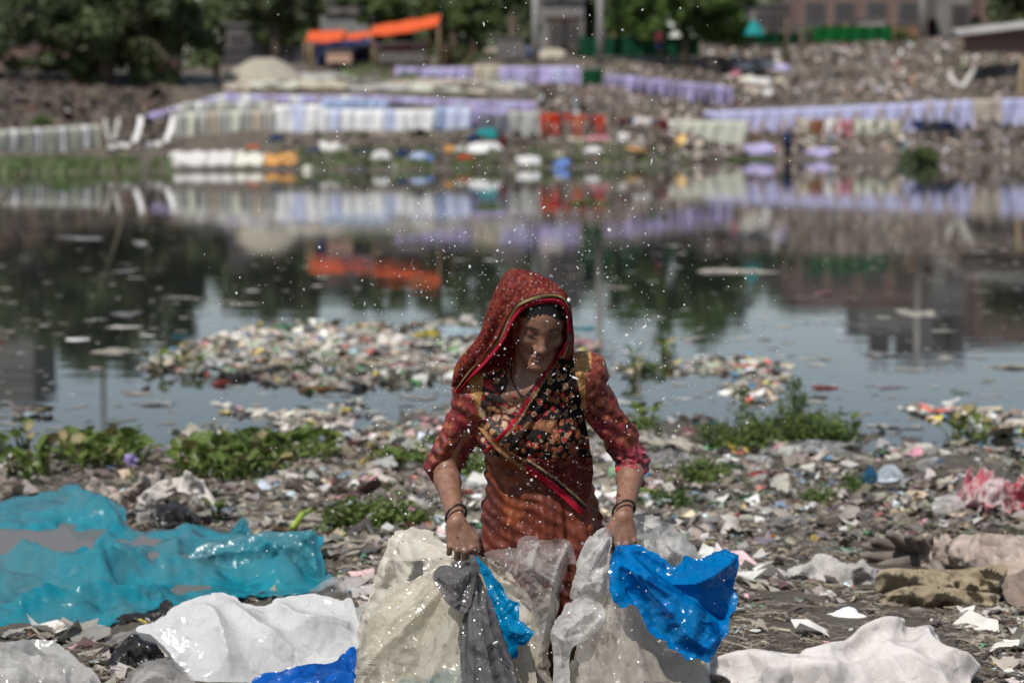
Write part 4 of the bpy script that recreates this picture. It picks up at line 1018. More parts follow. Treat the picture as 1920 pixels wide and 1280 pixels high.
def line_dist(x, y, pts):
    pts = np.asarray(pts, float); best = np.full(np.shape(x), 1e9)
    for a, b in zip(pts[:-1], pts[1:]):
        ba = b - a; t = np.clip(((x - a[0]) * ba[0] + (y - a[1]) * ba[1]) / (ba @ ba), 0, 1)
        best = np.minimum(best, np.hypot(x - a[0] - t * ba[0], y - a[1] - t * ba[1]))
    return best
def poly_sd(x, y, poly): 
    p = np.asarray(poly, float); d = line_dist(x, y, np.concatenate([p, p[:1]])); return np.where(in_poly(x, y, poly), d, -d)

PX = 6.66 / F
woman = empty('person', P(1015, 1385, 6.86) * np.array([1, 1, 0]) + np.array([0, 0, float(ground_z(P(1015, 1385, 6.86)[0], 6.86))]),
              'woman in red patterned head scarf and rust tunic leaning forward, pulling up plastic sheets', 'person')
W0 = np.array(woman.location)
def wobj(name, V, Q, mat, parent=None, **kw):
    o = obj(name, np.asarray(V) - W0, Q, mat, parent or woman, **kw); return o
# joints
shL, shR = P(896, 744, 6.72), P(1092, 706, 6.72)
elL, elR = P(833, 872, 6.80), P(1186, 866, 6.80)
wrL, wrR = P(856, 978, 6.57), P(1169, 968, 6.60)
neck0 = P(986, 738, 6.72)
HC = P(1013, 601, 6.645)
a1, a2, a3 = math.radians(25), math.radians(4), math.radians(7)       # head: pitched down, turned, tilted
Rx = np.array([[1, 0, 0], [0, math.cos(a1), math.sin(a1)], [0, -math.sin(a1), math.cos(a1)]])
Ry = np.array([[math.cos(a3), 0, math.sin(a3)], [0, 1, 0], [-math.sin(a3), 0, math.cos(a3)]])
Rz = np.array([[math.cos(a2), -math.sin(a2), 0], [math.sin(a2), math.cos(a2), 0], [0, 0, 1]])
B0 = np.array([[1, 0, 0], [0, -1, 0], [0, 0, 1.0]])                     # local forward (+y) is towards the camera
# head axes in the world as columns
fwd = np.array([math.sin(a2), -math.cos(a1) * math.cos(a2), -math.sin(a1)]); fwd /= np.linalg.norm(fwd)
rt = np.array([math.cos(a3), 0, -math.sin(a3)]); rt -= fwd * (rt @ fwd); rt /= np.linalg.norm(rt)
upv = np.cross(fwd, rt) * 1.0
if upv[2] < 0: upv = -upv
HR = np.stack([rt, fwd, upv], 1)
HS = .97
def H(x, y, z): return HC + HR @ (np.array([x, y, z]) * HS)

lo = np.minimum.reduce([P(800, 500, 6.4), P(800, 500, 7.0)]); hi = np.maximum.reduce([P(1215, 500, 6.4), P(1215, 500, 7.05)])
body = Vol([lo[0] - .01, 6.44, .02], [hi[0] + .01, 7.02, 1.42], .0028)
body.ell(H(0, -.018, .032), np.array([.071, .092, .083]) * HS, .02, HR)
body.ell(H(0, .026, -.035), np.array([.056, .060, .083]) * HS, .03, HR)
body.ell(H(0, .030, .035), np.array([.060, .057, .055]) * HS, .03, HR)                # forehead
for s_ in (-1, 1):
    body.cone(H(s_ * .054, .0, -.052), H(s_ * .012, .068, -.106), .020, .016, .025)      # jaw
    body.ell(H(s_ * .041, .058, -.026), np.array([.021, .020, .018]) * HS, .022, HR)     # cheekbone
    body.cone(H(s_ * .010, .079, .018), H(s_ * .046, .062, .019), .0085, .0075, .014)    # brow
    body.ell(H(s_ * .031, .094, -.001), np.array([.017, .014, .010]) * HS, .012, HR, 'cut')
    body.ell(H(s_ * .031, .0705, -.001), np.array([.0145, .0125, .0115]) * HS, .004, HR)  # closed-down lid over the eye
    body.cone(H(s_ * .019, .0835, -.0085), H(s_ * .042, .075, -.009), .0028, .0022, .004)
    body.ell(H(s_ * .0135, .089, -.043), np.array([.0095, .0105, .008]) * HS, .008, HR)   # nostril wing
    body.ell(H(s_ * .070, -.012, -.012), np.array([.008, .020, .031]) * HS, .006, HR)     # ear
    body.cone(H(s_ * .020, .083, -.055), H(s_ * .030, .073, -.072), .004, .004, .012, 'cut')
body.cone(H(0, .080, .010), H(0, .100, -.036), .0085, .0115, .014)
body.ell(H(0, .103, -.040), np.array([.0125, .0105, .0105]) * HS, .008, HR)
body.cone(H(-.021, .0785, -.0725), H(0, .0905, -.0685), .0042, .0058, .008); body.cone(H(.021, .0785, -.0725), H(0, .0905, -.0685), .0042, .0058, .008)
body.cone(H(-.017, .079, -.0815), H(.017, .079, -.0815), .0055, .0055, .008); body.cone(H(-.008, .086, -.0815), H(.008, .086, -.0815), .006, .006, .007)
body.cone(H(-.020, .090, -.0765), H(.020, .090, -.0765), .0022, .0022, .004, 'cut')
body.ell(H(0, .072, -.106), np.array([.019, .017, .015]) * HS, .018, HR)
body.cone(H(0, -.03, -.055), neck0 + np.array([0, .01, -.01]), .050, .056, .03)
for q in (-1, 1): body.cone(H(q * .045, -.01, -.07), P(986 + q * 16, 738, 6.665), .010, .010, .02)      # neck cords
def torso(v, g, k=.04):
    v.cone(shL, shR, .052 + g, .052 + g, k)
    v.cone(P(986, 742, 6.74), shL, .065 + g, .05 + g, k); v.cone(P(990, 732, 6.74), shR, .065 + g, .05 + g, k)
    v.ell(P(994, 800, 6.77), np.array([.137, .098, .15]) + g, k)
    v.ell(P(1004, 888, 6.81), np.array([.130, .095, .13]) + g, k)
    v.ell(P(1014, 985, 6.86), np.array([.150, .108, .13]) + g, k)
    for px in (945, 1043): v.ell(P(px, 822, 6.695), np.array([.056, .050, .056]) + g, k)
torso(body, 0.0)
body.cone(P(950, 736, 6.672), P(1030, 730, 6.672), .014, .014, .03)                      # collarbones
for sh, el, wr in ((shL, elL, wrL), (shR, elR, wrR)):
    body.cone(sh, el, .047, .037, .03); m_ = el * .72 + wr * .28
    body.cone(el, m_, .036, .0345, .02); body.cone(m_, wr, .0345, .0245, .02)
def hand(wr, mir, ox):
    """fist with the back of the hand to the camera; mir = +1 thumb towards image right"""
    w = wr; v = body
    def L(x, y, z): return w + np.array([mir * x + ox * (-z) * 1.0, y, z])
    for i, (kx, kz, ln) in enumerate([(.0315, -.070, .040), (.0105, -.077, .044), (-.0105, -.074, .041), (-.030, -.066, .033)]):   # index .. little
        K = L(kx, -.026 + .006 * abs(i - 1.3), kz); r0 = [.0104, .0107, .0102, .0092][i]
        v.cone(L(kx * .42, -.002, -.004), K, .0155, r0, .009)
        v.ell(K + np.array([0, -.003, 0]), [r0 * 1.04] * 3, .004)
        d1 = np.array([mir * -.04 * (i - 1.2), math.sin(.85), -math.cos(.85)]); pip = K + d1 * ln
        d2 = np.array([0, math.sin(2.45), -math.cos(2.45)]); dip = pip + d2 * ln * .62
        d3 = np.array([0, math.sin(3.7), -math.cos(3.7)]); tip = dip + d3 * ln * .5
        v.cone(K, pip, r0 * .92, r0 * .86, .0035); v.ell(pip, [r0 * .93] * 3, .0025); v.cone(pip, dip, r0 * .84, r0 * .78, .0025); v.cone(dip, tip, r0 * .78, r0 * .66, .0025)
    v.ell(L(0, .008, -.034), [.032, .018, .032], .012)
    t0, t1, t2, t3 = L(.018, .0, -.016), L(.042, -.006, -.046), L(.041, -.010, -.074), L(.028, -.012, -.094)
    v.cone(t0, t1, .0165, .0135, .01); v.cone(t1, t2, .0128, .0112, .003); v.cone(t2, t3, .0112, .0088, .003)
hand(wrL, 1, .18); hand(wrR, -1, -.02)
for (hx, kx, ax_) in ((972, 985, 988), (1052, 1046, 1046)):
    hp, kn, an = P(hx, 1040, 6.88), P(kx, 1215, 6.80), P(ax_, 1372, 6.93)
    body.cone(hp, kn, .082, .056, .04); body.cone(kn, an, .054, .032, .03); body.cone(an + [0, .02, -.03], an + [0, -.13, -.055], .030, .022, .02)
BV, BQ = body.net(2); del body.d
# skin tone with darker creases, lips, brows and lashes
L_ = (BV - HC) @ HR / HS
skin = np.tile(np.array([.215, .108, .070]), (len(BV), 1))
def paint(mask, c):
    global skin
    m = np.clip(mask, 0, 1)[:, None]; skin = skin * (1 - m) + np.array(c) * m
nearface = (L_[:, 1] > .03) & (np.abs(L_[:, 0]) < .08) & (np.abs(L_[:, 2]) < .13)
def blob(c, r): return np.where(nearface, np.exp(-(((L_ - np.array(c)) / np.array(r)) ** 2).sum(1)), 0)
paint(.75 * blob((0, .088, -.0695), (.020, .02, .005)), (.105, .036, .032)); paint(.8 * blob((0, .085, -.082), (.017, .02, .0055)), (.12, .042, .036))
paint(.9 * blob((0, .088, -.0765), (.022, .02, .0018)), (.02, .009, .008))
for s_ in (-1, 1):
    bx = np.abs(L_[:, 0] * s_ - .030) / .020; arch = .0215 - .0035 * ((L_[:, 0] * s_ - .028) / .02) ** 2
    paint(.95 * nearface * (L_[:, 0] * s_ > .008) * np.exp(-bx ** 4) * np.exp(-((L_[:, 2] - arch) / .005) ** 2), (.018, .012, .01))
    paint(1.0 * blob((s_ * .031, .083, -.0075), (.0155, .02, .0042)), (.012, .008, .007))
    paint(.6 * blob((s_ * .031, .08, .0), (.021, .02, .014)), (.085, .040, .028)); paint(.4 * blob((s_ * .012, .095, -.0495), (.006, .02, .004)), (.02, .01, .008))
paint(.35 * np.clip(fbm(BV[:, 0] * 60, BV[:, 1] * 60, BV[:, 2] * 60, 5, 3), 0, 1), (.10, .05, .035))
for wr in (wrL, wrR):
    dz = wr[2] - BV[:, 2]; m = (np.linalg.norm(BV - wr - np.array([0, 0, -.05]), axis=1) < .075)
    paint(m * .35 * smooth(.055, .07, dz), (.085, .040, .030))
def skin_material():
    m, n, l, b = new_mat('skin')
    a = n.new('ShaderNodeVertexColor'); a.layer_name = 'Col'; t = noise_node(n, l, 55, 5)
    r = ramp(n, [(.3, (.82,) * 3), (.7, (1.15,) * 3)]); l.new(t.outputs[0], r.inputs[0])
    l.new(mixc(n, l, a.outputs[0], r.outputs[0], 1.0, 'MULTIPLY'), b.inputs['Base Color'])
    b.inputs['Roughness'].default_value = .42; set_spec(b, .45)
    try: b.inputs['Subsurface Weight'].default_value = .08; b.inputs['Subsurface Radius'].default_value = (.6, .25, .15); b.inputs['Subsurface Scale'].default_value = .01
    except Exception: pass
    t2 = noise_node(n, l, 130, 5, .7); bump(n, l, b, t2.outputs[0], .5, .003); r6 = ramp(n, [(.35, (.28,) * 3), (.65, (.6,) * 3)]); l.new(t.outputs[0], r6.inputs[0]); l.new(r6.outputs[0], b.inputs['Roughness'])
    return m
wobj('body', BV, BQ, skin_material(), col=skin)

# ---- hair under the scarf
hv = Vol(H(0, 0, 0) - .16, H(0, 0, 0) + .16, .003)
hv.ell(H(0, -.018, .032), np.array([.076, .099, .089]) * HS, .01, HR); hv.ell(H(0, .026, .035), np.array([.066, .060, .062]) * HS, .02, HR)
sl, X, Y, Z = hv.box(hv.lo, hv.lo + .4); lx = (X - HC[0]) * HR[0, 0] + (Y - HC[1]) * HR[1, 0] + (Z - HC[2]) * HR[2, 0]; ly = (X - HC[0]) * HR[0, 1] + (Y - HC[1]) * HR[1, 1] + (Z - HC[2]) * HR[2, 1]; lz = (X - HC[0]) * HR[0, 2] + (Y - HC[1]) * HR[1, 2] + (Z - HC[2]) * HR[2, 2]
cut = np.minimum(.062 - .55 * np.abs(lx) ** 1.0 - lz, ly - .012 - .25 * np.maximum(lz, 0)); hv.put(sl, -cut, .006, 'cut')
V, Q = hv.net(1)
V = V + .0006 * np.sin((V[:, :1] * 500 + V[:, 1:2] * 300))
wobj('hair', V, Q, plain('hair', (.014, .011, .010), .45, .3, 40, .5))

# ---- the tunic: bodice, sleeves and flared skirt in one cloth
tun = Vol([lo[0] - .02, 6.50, .35], [hi[0] + .02, 7.06, 1.26], .0041)
torso(tun, .011, .035)
def wr_disp(amp, fr, sd, t0=0, t1=1, side=None):
    def f(X, Y, Z, t):
        X, Y, Z, t = np.broadcast_arrays(X, Y, Z, t)
        w = smooth(t0, t1, t)
        ph = t * fr + 2.2 * vnoise(X * 22, Y * 22, Z * 22, sd)
        return amp * w * (1 - 2 * np.abs(np.sin(ph)) ** .8) * (.55 + .45 * vnoise(X * 14, Y * 14, Z * 14, sd + 3))
    return f
endL = elL * .94 + wrL * .06; endR = elR * .72 + wrR * .28
tun.cone(shL, elL, .058, .050, .03, disp=wr_disp(.009, 24, 3, .05, .8)); tun.cone(elL, endL, .050, .047, .01, disp=wr_disp(.004, 4, 4))
tun.cone(shR, elR, .056, .047, .03, disp=wr_disp(.0085, 22, 5, .2, 1.0)); tun.cone(elR, endR, .047, .043, .012, disp=wr_disp(.0085, 22, 6))
tun.ell(elL * .97 + wrL * .03, [.05, .05, .03], .02, disp=None)
top, bot = P(1006, 872, 6.815), P(1022, 1150, 6.84)
sl, X, Y, Z = tun.box([lo[0], 6.5, bot[2]], [hi[0], 7.06, top[2]])
t = np.clip((top[2] - Z) / (top[2] - bot[2]), 0, 1); cx = top[0] + (bot[0] - top[0]) * t; cy = top[1] + (bot[1] - top[1]) * t
th = np.arctan2(Y - cy, X - cx)
fold = .014 * t ** .8 * (np.sin(th * 9 + 1.0 + 2 * t) + .7 * np.sin(th * 17 + 2.3 - 1.5 * t) + .4 * np.sin(th * 29 + 5 * t))
rx, ry = .135 + .068 * t ** .85, .108 + .060 * t ** .9
q = np.sqrt(((X - cx) / rx) ** 2 + ((Y - cy) / ry) ** 2); d = (q - 1) * np.minimum(rx, ry) - fold
d = np.maximum(d, np.maximum(bot[2] + .015 * np.sin(th * 5) - Z, -1)); tun.put(sl, d.astype(np.float32), .02)
X, Y, Z = np.meshgrid(*tun.ax, indexing='ij', sparse=True)
wrk = .0052 * fbm(X * 13 + Z * 5, Y * 13, Z * 16, 31, 3) + .0026 * np.sin((X * .6 + Z) * 150 + 3 * fbm(X * 9, Y * 9, Z * 9, 33, 2))
near = np.abs(tun.d) < .03; tun.d = np.where(near, tun.d + wrk, tun.d).astype(np.float32)
# sleeve openings
for el, wr, en, op_ in ((elL, wrL, endL, .02), (elR, wrR, endR, .012)):
    ax_ = (wr - el) / np.linalg.norm(wr - el); pl = (X - en[0]) * ax_[0] + (Y - en[1]) * ax_[1] + (Z - en[2]) * ax_[2] - op_
    nearb = (np.abs(X - en[0]) < .09) & (np.abs(Y - en[1]) < .16) & (np.abs(Z - en[2]) < .13)
    tun.d = np.where(nearb, np.maximum(tun.d, pl), tun.d)
# neckline: a deep V that bares the chest
pxs, pys = proj(np.stack(np.broadcast_arrays(X, Y, Z), -1).reshape(-1, 3)) if False else (None, None)
sl, Xc, Yc, Zc = tun.box(P(925, 790, 6.70) - [0, .2, 0], P(1062, 640, 6.70) + [0, .055, 0])
pts_ = np.stack(np.broadcast_arrays(Xc, Yc, Zc), -1); a_, b_ = proj(pts_.reshape(-1, 3))
sd = poly_sd(a_, b_, [(946, 640), (1062, 640), (1052, 690), (1012, 770), (1000, 782), (985, 775), (948, 705)]).reshape(pts_.shape[:3]) * PX
tun.put(sl, (-sd).astype(np.float32), .004, 'cut')
TV, TQ = tun.net(1)
tx, ty = proj(TV)
tc = np.tile(np.array([.20, .052, .018]), (len(TV), 1))
def tp(mask, c, f=1.0):
    global tc
    m = (np.clip(mask, 0, 1) * f)[:, None]; tc = tc * (1 - m) + np.array(c) * m
n1 = fbm(TV[:, 0] * 16, TV[:, 1] * 16, TV[:, 2] * 16, 41, 3); n2 = fbm(TV[:, 0] * 34, TV[:, 1] * 34, TV[:, 2] * 34, 43, 3); n3 = fbm(TV[:, 0] * 9, TV[:, 1] * 9, TV[:, 2] * 7, 47, 3)
skirt = smooth(868, 900, ty) * ((tx > 885) & (tx < 1150))
sleeve = ((tx < 893) | (tx > 1098)) & (ty < 930)
tp(skirt, (.115, .024, .012)); tp(skirt * smooth(.1, .6, n3), (.21, .050, .016), .9); tp(skirt * smooth(.05, .5, n1), (.06, .014, .010), .65)
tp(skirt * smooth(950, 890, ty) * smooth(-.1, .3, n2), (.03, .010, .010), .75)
sp1 = fbm(TV[:, 0] * 75, TV[:, 1] * 75, TV[:, 2] * 75, 45, 3); tp(sleeve, (.18, .034, .020))
tp(sleeve * smooth(.05, .5, n3), (.24, .066, .022), .8); tp(sleeve * smooth(.15, .30, n1), (.20, .013, .030), .85); tp(sleeve * smooth(.32, .40, sp1), (.34, .12, .06), .7); tp(sleeve * smooth(-.30, -.45, sp1), (.05, .012, .012), .8)
tp((tx < 893) * (ty > 740) * smooth(.05, .3, n2), (.17, .016, .024), .7)
must = (((tx > 1050) & (tx < 1108) & (ty < 722) & (ty < 690 + (1108 - tx) * .9)) | ((tx > 1076) & (tx < 1098) & (ty > 690) & (ty < 800)) | ((tx > 868) & (tx < 912) & (ty < 770) & (tx > 868 + (ty - 690) * .35)))
tp(must & (TV[:, 1] < 6.86), (.36, .20, .065)); tp((must & (TV[:, 1] < 6.86)) * smooth(.0, .5, n2), (.26, .13, .04), .6)
dark = in_poly(tx, ty, [(908, 700), (948, 690), (990, 780), (960, 800), (900, 850), (897, 790)]) & (TV[:, 1] < 6.83)
tp(dark, (.02, .012, .011)); n5 = fbm(TV[:, 0] * 48, TV[:, 1] * 48, TV[:, 2] * 48, 49, 2); tp(dark * smooth(.12, .18, n5), (.26, .02, .022)); tp(dark * smooth(.40, .46, n5), (.42, .32, .2)); tp(dark * smooth(-.42, -.48, n5), (.30, .16, .07))
cuffR = (tx > 1140) & (ty > 838); tp(cuffR * smooth(-.05, .05, n2), (.04, .012, .018), .8); tp(cuffR * (np.abs(ty - 882 - .1 * (tx - 1180)) < 5.5), (.40, .02, .035)); tp(cuffR * smooth(.1, .2, sp1), (.34, .05, .08), .7)
cuffL = (tx < 880) & (ty > 866); tp(cuffL, (.10, .018, .016), .6)
def satin(name):
    m, n, l, b = new_mat(name)
    a = n.new('ShaderNodeVertexColor'); a.layer_name = 'Col'; t = noise_node(n, l, 60, 6, .7)
    r = ramp(n, [(.3, (.66,) * 3), (.7, (1.3,) * 3)]); l.new(t.outputs[0], r.inputs[0])
    l.new(mixc(n, l, a.outputs[0], r.outputs[0], 1.0, 'MULTIPLY'), b.inputs['Base Color']); b.inputs['Roughness'].default_value = .55; set_spec(b, .3)
    t2 = noise_node(n, l, 420, 2); bump(n, l, b, t2.outputs[0], .25, .001)
    return m
wobj('tunic', TV, TQ, satin('tunic_cloth'), col=tc)
# loose trousers below the hem
tr = Vol([P(900, 900, 6.9)[0], 6.62, .04], [P(1130, 900, 6.9)[0], 7.1, .80], .006)
for (hx, kx, ax_) in ((972, 985, 988), (1052, 1046, 1046)):
    hp, kn, an = P(hx, 1050, 6.88), P(kx, 1215, 6.80), P(ax_, 1352, 6.92)
    tr.cone(hp, kn, .098, .078, .03, disp=wr_disp(.008, 14, 9)); tr.cone(kn, an, .076, .060, .03, disp=wr_disp(.009, 20, 10))
V, Q = tr.net(1); wobj('trousers', V, Q, plain('trousers_cloth', (.07, .038, .022), .8, .3, 12, .2))

# ---- the scarf
def scarf_material():
    m, n, l, b = new_mat('scarf_cloth')
    a = n.new('ShaderNodeVertexColor'); a.layer_name = 'Col'                     # r,g,b of border stripes; alpha 0 where the print shows
    tcn = n.new('ShaderNodeTexCoord')
    big = n.new('ShaderNodeAttribute'); big.attribute_name = 'flower'
    def flowers(scale, petal, heart):
        v = n.new('ShaderNodeTexVoronoi'); v.inputs['Scale'].default_value = scale
        nz = noise_node(n, l, scale * 1.8, 3); 
        l.new(tcn.outputs['Object'], v.inputs['Vector'])
        ad = n.new('ShaderNodeMath'); ad.operation = 'MULTIPLY_ADD'; l.new(nz.outputs[0], ad.inputs[0]); ad.inputs[1].default_value = .55; l.new(v.outputs['Distance'], ad.inputs[2])
        sp = n.new('ShaderNodeSeparateColor'); l.new(v.outputs['Color'], sp.inputs[0])
        dk = (.016, .010, .010); out_ = (.36, .25, .15)
        pc = ramp(n, [(0, dk), (.12, petal), (.55, (.36, .13, .045)), (.74, (.36, .24, .14))], 'CONSTANT'); l.new(sp.outputs[0], pc.inputs[0])
        hc = ramp(n, [(0, dk), (.12, heart), (.6, (.25, .02, .02))], 'CONSTANT'); l.new(sp.outputs[0], hc.inputs[0])
        ol = ramp(n, [(0, dk), (.35, out_), (.7, dk)], 'CONSTANT'); l.new(sp.outputs[1], ol.inputs[0])
        def band(lo_, hi_):
            r_ = ramp(n, [(0, (0, 0, 0)), (lo_, (1, 1, 1)), (hi_, (0, 0, 0))], 'CONSTANT'); l.new(ad.outputs[0], r_.inputs[0]); return r_.outputs[0]
        res = mixc(n, l, dk, hc.outputs[0], band(.0001, .44)); res = mixc(n, l, res, pc.outputs[0], band(.47, .66)); return mixc(n, l, res, ol.outputs[0], band(.68, .735))
    fine = flowers(95, (.25, .02, .022), (.34, .15, .10)); big_ = flowers(44, (.32, .022, .024), (.45, .30, .16))
    red = noise_node(n, l, 55, 5, .75, dist=1.5); rr_ = ramp(n, [(.36, (.03, .012, .014)), (.47, (.26, .022, .026)), (.60, (.33, .06, .024)), (.70, (.40, .27, .17))]); l.new(red.outputs[0], rr_.inputs[0])
    fine2 = mixc(n, l, fine, rr_.outputs[0], .62)
    pr = mixc(n, l, fine2, big_, big.outputs['Fac'])
    l.new(mixc(n, l, a.outputs[0], pr, a.outputs[1]), b.inputs['Base Color'])
    b.inputs['Roughness'].default_value = .75; set_spec(b, .2)
    t2 = noise_node(n, l, 380, 2); bump(n, l, b, t2.outputs[0], .3, .001)
    src = b.inputs['Base Color'].links[0].from_socket; tl = n.new('ShaderNodeBsdfTranslucent'); br = mixc(n, l, src, (2.2, 2.0, 1.9), 1.0, 'MULTIPLY'); l.new(br, tl.inputs[0])
    mx = n.new('ShaderNodeMixShader'); mx.inputs[0].default_value = .42; l.new(b.outputs[0], mx.inputs[1]); l.new(tl.outputs[0], mx.inputs[2]); l.new(mx.outputs[0], n['Material Output'].inputs[0])
    return m
M['scarf'] = scarf_material()
# alpha 1 = print, 0 = border colour
curves = [
 [(857, 738, 6.67), (885, 707, 6.635), (915, 677, 6.61), (945, 641, 6.575), (962, 604, 6.555), (982, 581, 6.542), (1012, 570, 6.532), (1044, 569, 6.538), (1060, 584, 6.55), (1065, 612, 6.57), (1063, 640, 6.595), (1046, 668, 6.60)],
 [(855, 730, 6.68), (877, 697, 6.64), (908, 665, 6.61), (935, 629, 6.58), (954, 590, 6.555), (974, 565, 6.538), (1010, 552, 6.528), (1050, 553, 6.536), (1065, 575, 6.555), (1070, 610, 6.58), (1069, 642, 6.605), (1056, 672, 6.62)],
 [(853, 722, 6.70), (868, 684, 6.67), (900, 641, 6.64), (925, 593, 6.60), (945, 551, 6.578), (964, 528, 6.565), (1008, 522, 6.56), (1050, 541, 6.57), (1066, 570, 6.59), (1072, 610, 6.615), (1072, 645, 6.64), (1064, 676, 6.66)],
 [(854, 724, 6.76), (864, 684, 6.75), (892, 641, 6.74), (914, 595, 6.73), (934, 541, 6.71), (958, 507, 6.69), (1010, 517, 6.67), (1049, 543, 6.66), (1067, 574, 6.67), (1073, 612, 6.68), (1074, 648, 6.70), (1070, 680, 6.71)],
 [(866, 732, 6.82), (882, 700, 6.84), (908, 660, 6.85), (931, 605, 6.84), (950, 560, 6.82), (972, 535, 6.80), (1010, 530, 6.79), (1043, 550, 6.78), (1060, 582, 6.78), (1068, 615, 6.78), (1072, 650, 6.78), (1078, 686, 6.78)],
 [(884, 752, 6.87), (897, 740, 6.88), (915, 722, 6.89), (935, 704, 6.895), (955, 694, 6.9), (975, 690, 6.9), (1010, 688, 6.9), (1035, 690, 6.89), (1055, 694, 6.875), (1068, 700, 6.86), (1078, 702, 6.85), (1090, 706, 6.84)]]
nu_, nv_ = 110, 150
cv = np.stack([catmull(np.array(c, float), nv_) for c in curves])           # (6, nv, 3) in px, px, depth
g3 = np.stack([catmull(cv[:, j], nu_) for j in range(nv_)], 1)               # (nu, nv, 3)
pts = P(g3[..., 0], g3[..., 1], g3[..., 2])
du = np.gradient(pts, axis=0); dv = np.gradient(pts, axis=1); nn = np.cross(du, dv); nn /= np.linalg.norm(nn, axis=-1, keepdims=True) + 1e-9
if nn[nu_ // 4, nv_ // 2, 1] > 0: nn = -nn
uu_, vv_ = np.meshgrid(np.linspace(0, 1, nu_), np.linspace(0, 1, nv_), indexing='ij')
leftw = smooth(.52, .2, vv_); fold = .0075 * leftw * np.sin(uu_ * 40 + 3 * vv_ + 2 * fbm(uu_ * 4, vv_ * 3, None, 51, 2)) + .005 * leftw * np.sin(uu_ * 23 + 1 - 4 * vv_)
fold = fold + .0035 * fbm(uu_ * 7, vv_ * 5, None, 53, 3) + .002 * np.sin(uu_ * 70 + vv_ * 14) * smooth(.45, .6, vv_) * smooth(.0, .2, uu_)
pts = pts + nn * (fold * smooth(0, .04, uu_) * smooth(1.0, .9, uu_))[..., None]
V1 = pts.reshape(-1, 3); V2 = (pts - nn * .0022).reshape(-1, 3); Q = grid_faces(nu_, nv_); n0 = len(V1)
rim = []
for j in range(nv_ - 1): rim.append([j, j + 1, n0 + j + 1, n0 + j])
b_in = uu_.ravel(); colr = np.ones((n0, 4)); colr[:, :3] = (.2, .02, .03)
st = [(0, .05, (.40, .012, .04)), (.05, .075, (.30, .01, .03)), (.075, .115, (.42, .014, .045)), (.115, .145, (.012, .010, .010)), (.145, .18, (.42, .30, .14)), (.18, .195, (.03, .015, .012))]
for a, b, c in st:
    m = (b_in >= a) & (b_in < b); colr[m, :3] = c; colr[m, 3] = 0
m = (np.abs(b_in - .52 - .02 * np.sin(vv_.ravel() * 9)) < .012) & (vv_.ravel() < .45); colr[m, :3] = (.34, .10, .035); colr[m, 3] = .2
wobj('head_scarf', np.concatenate([V1, V2]), [Q, Q[:, ::-1] + n0, np.array(rim)], M['scarf'], col=np.concatenate([colr, colr]), attrs={'flower': np.zeros(2 * n0)})

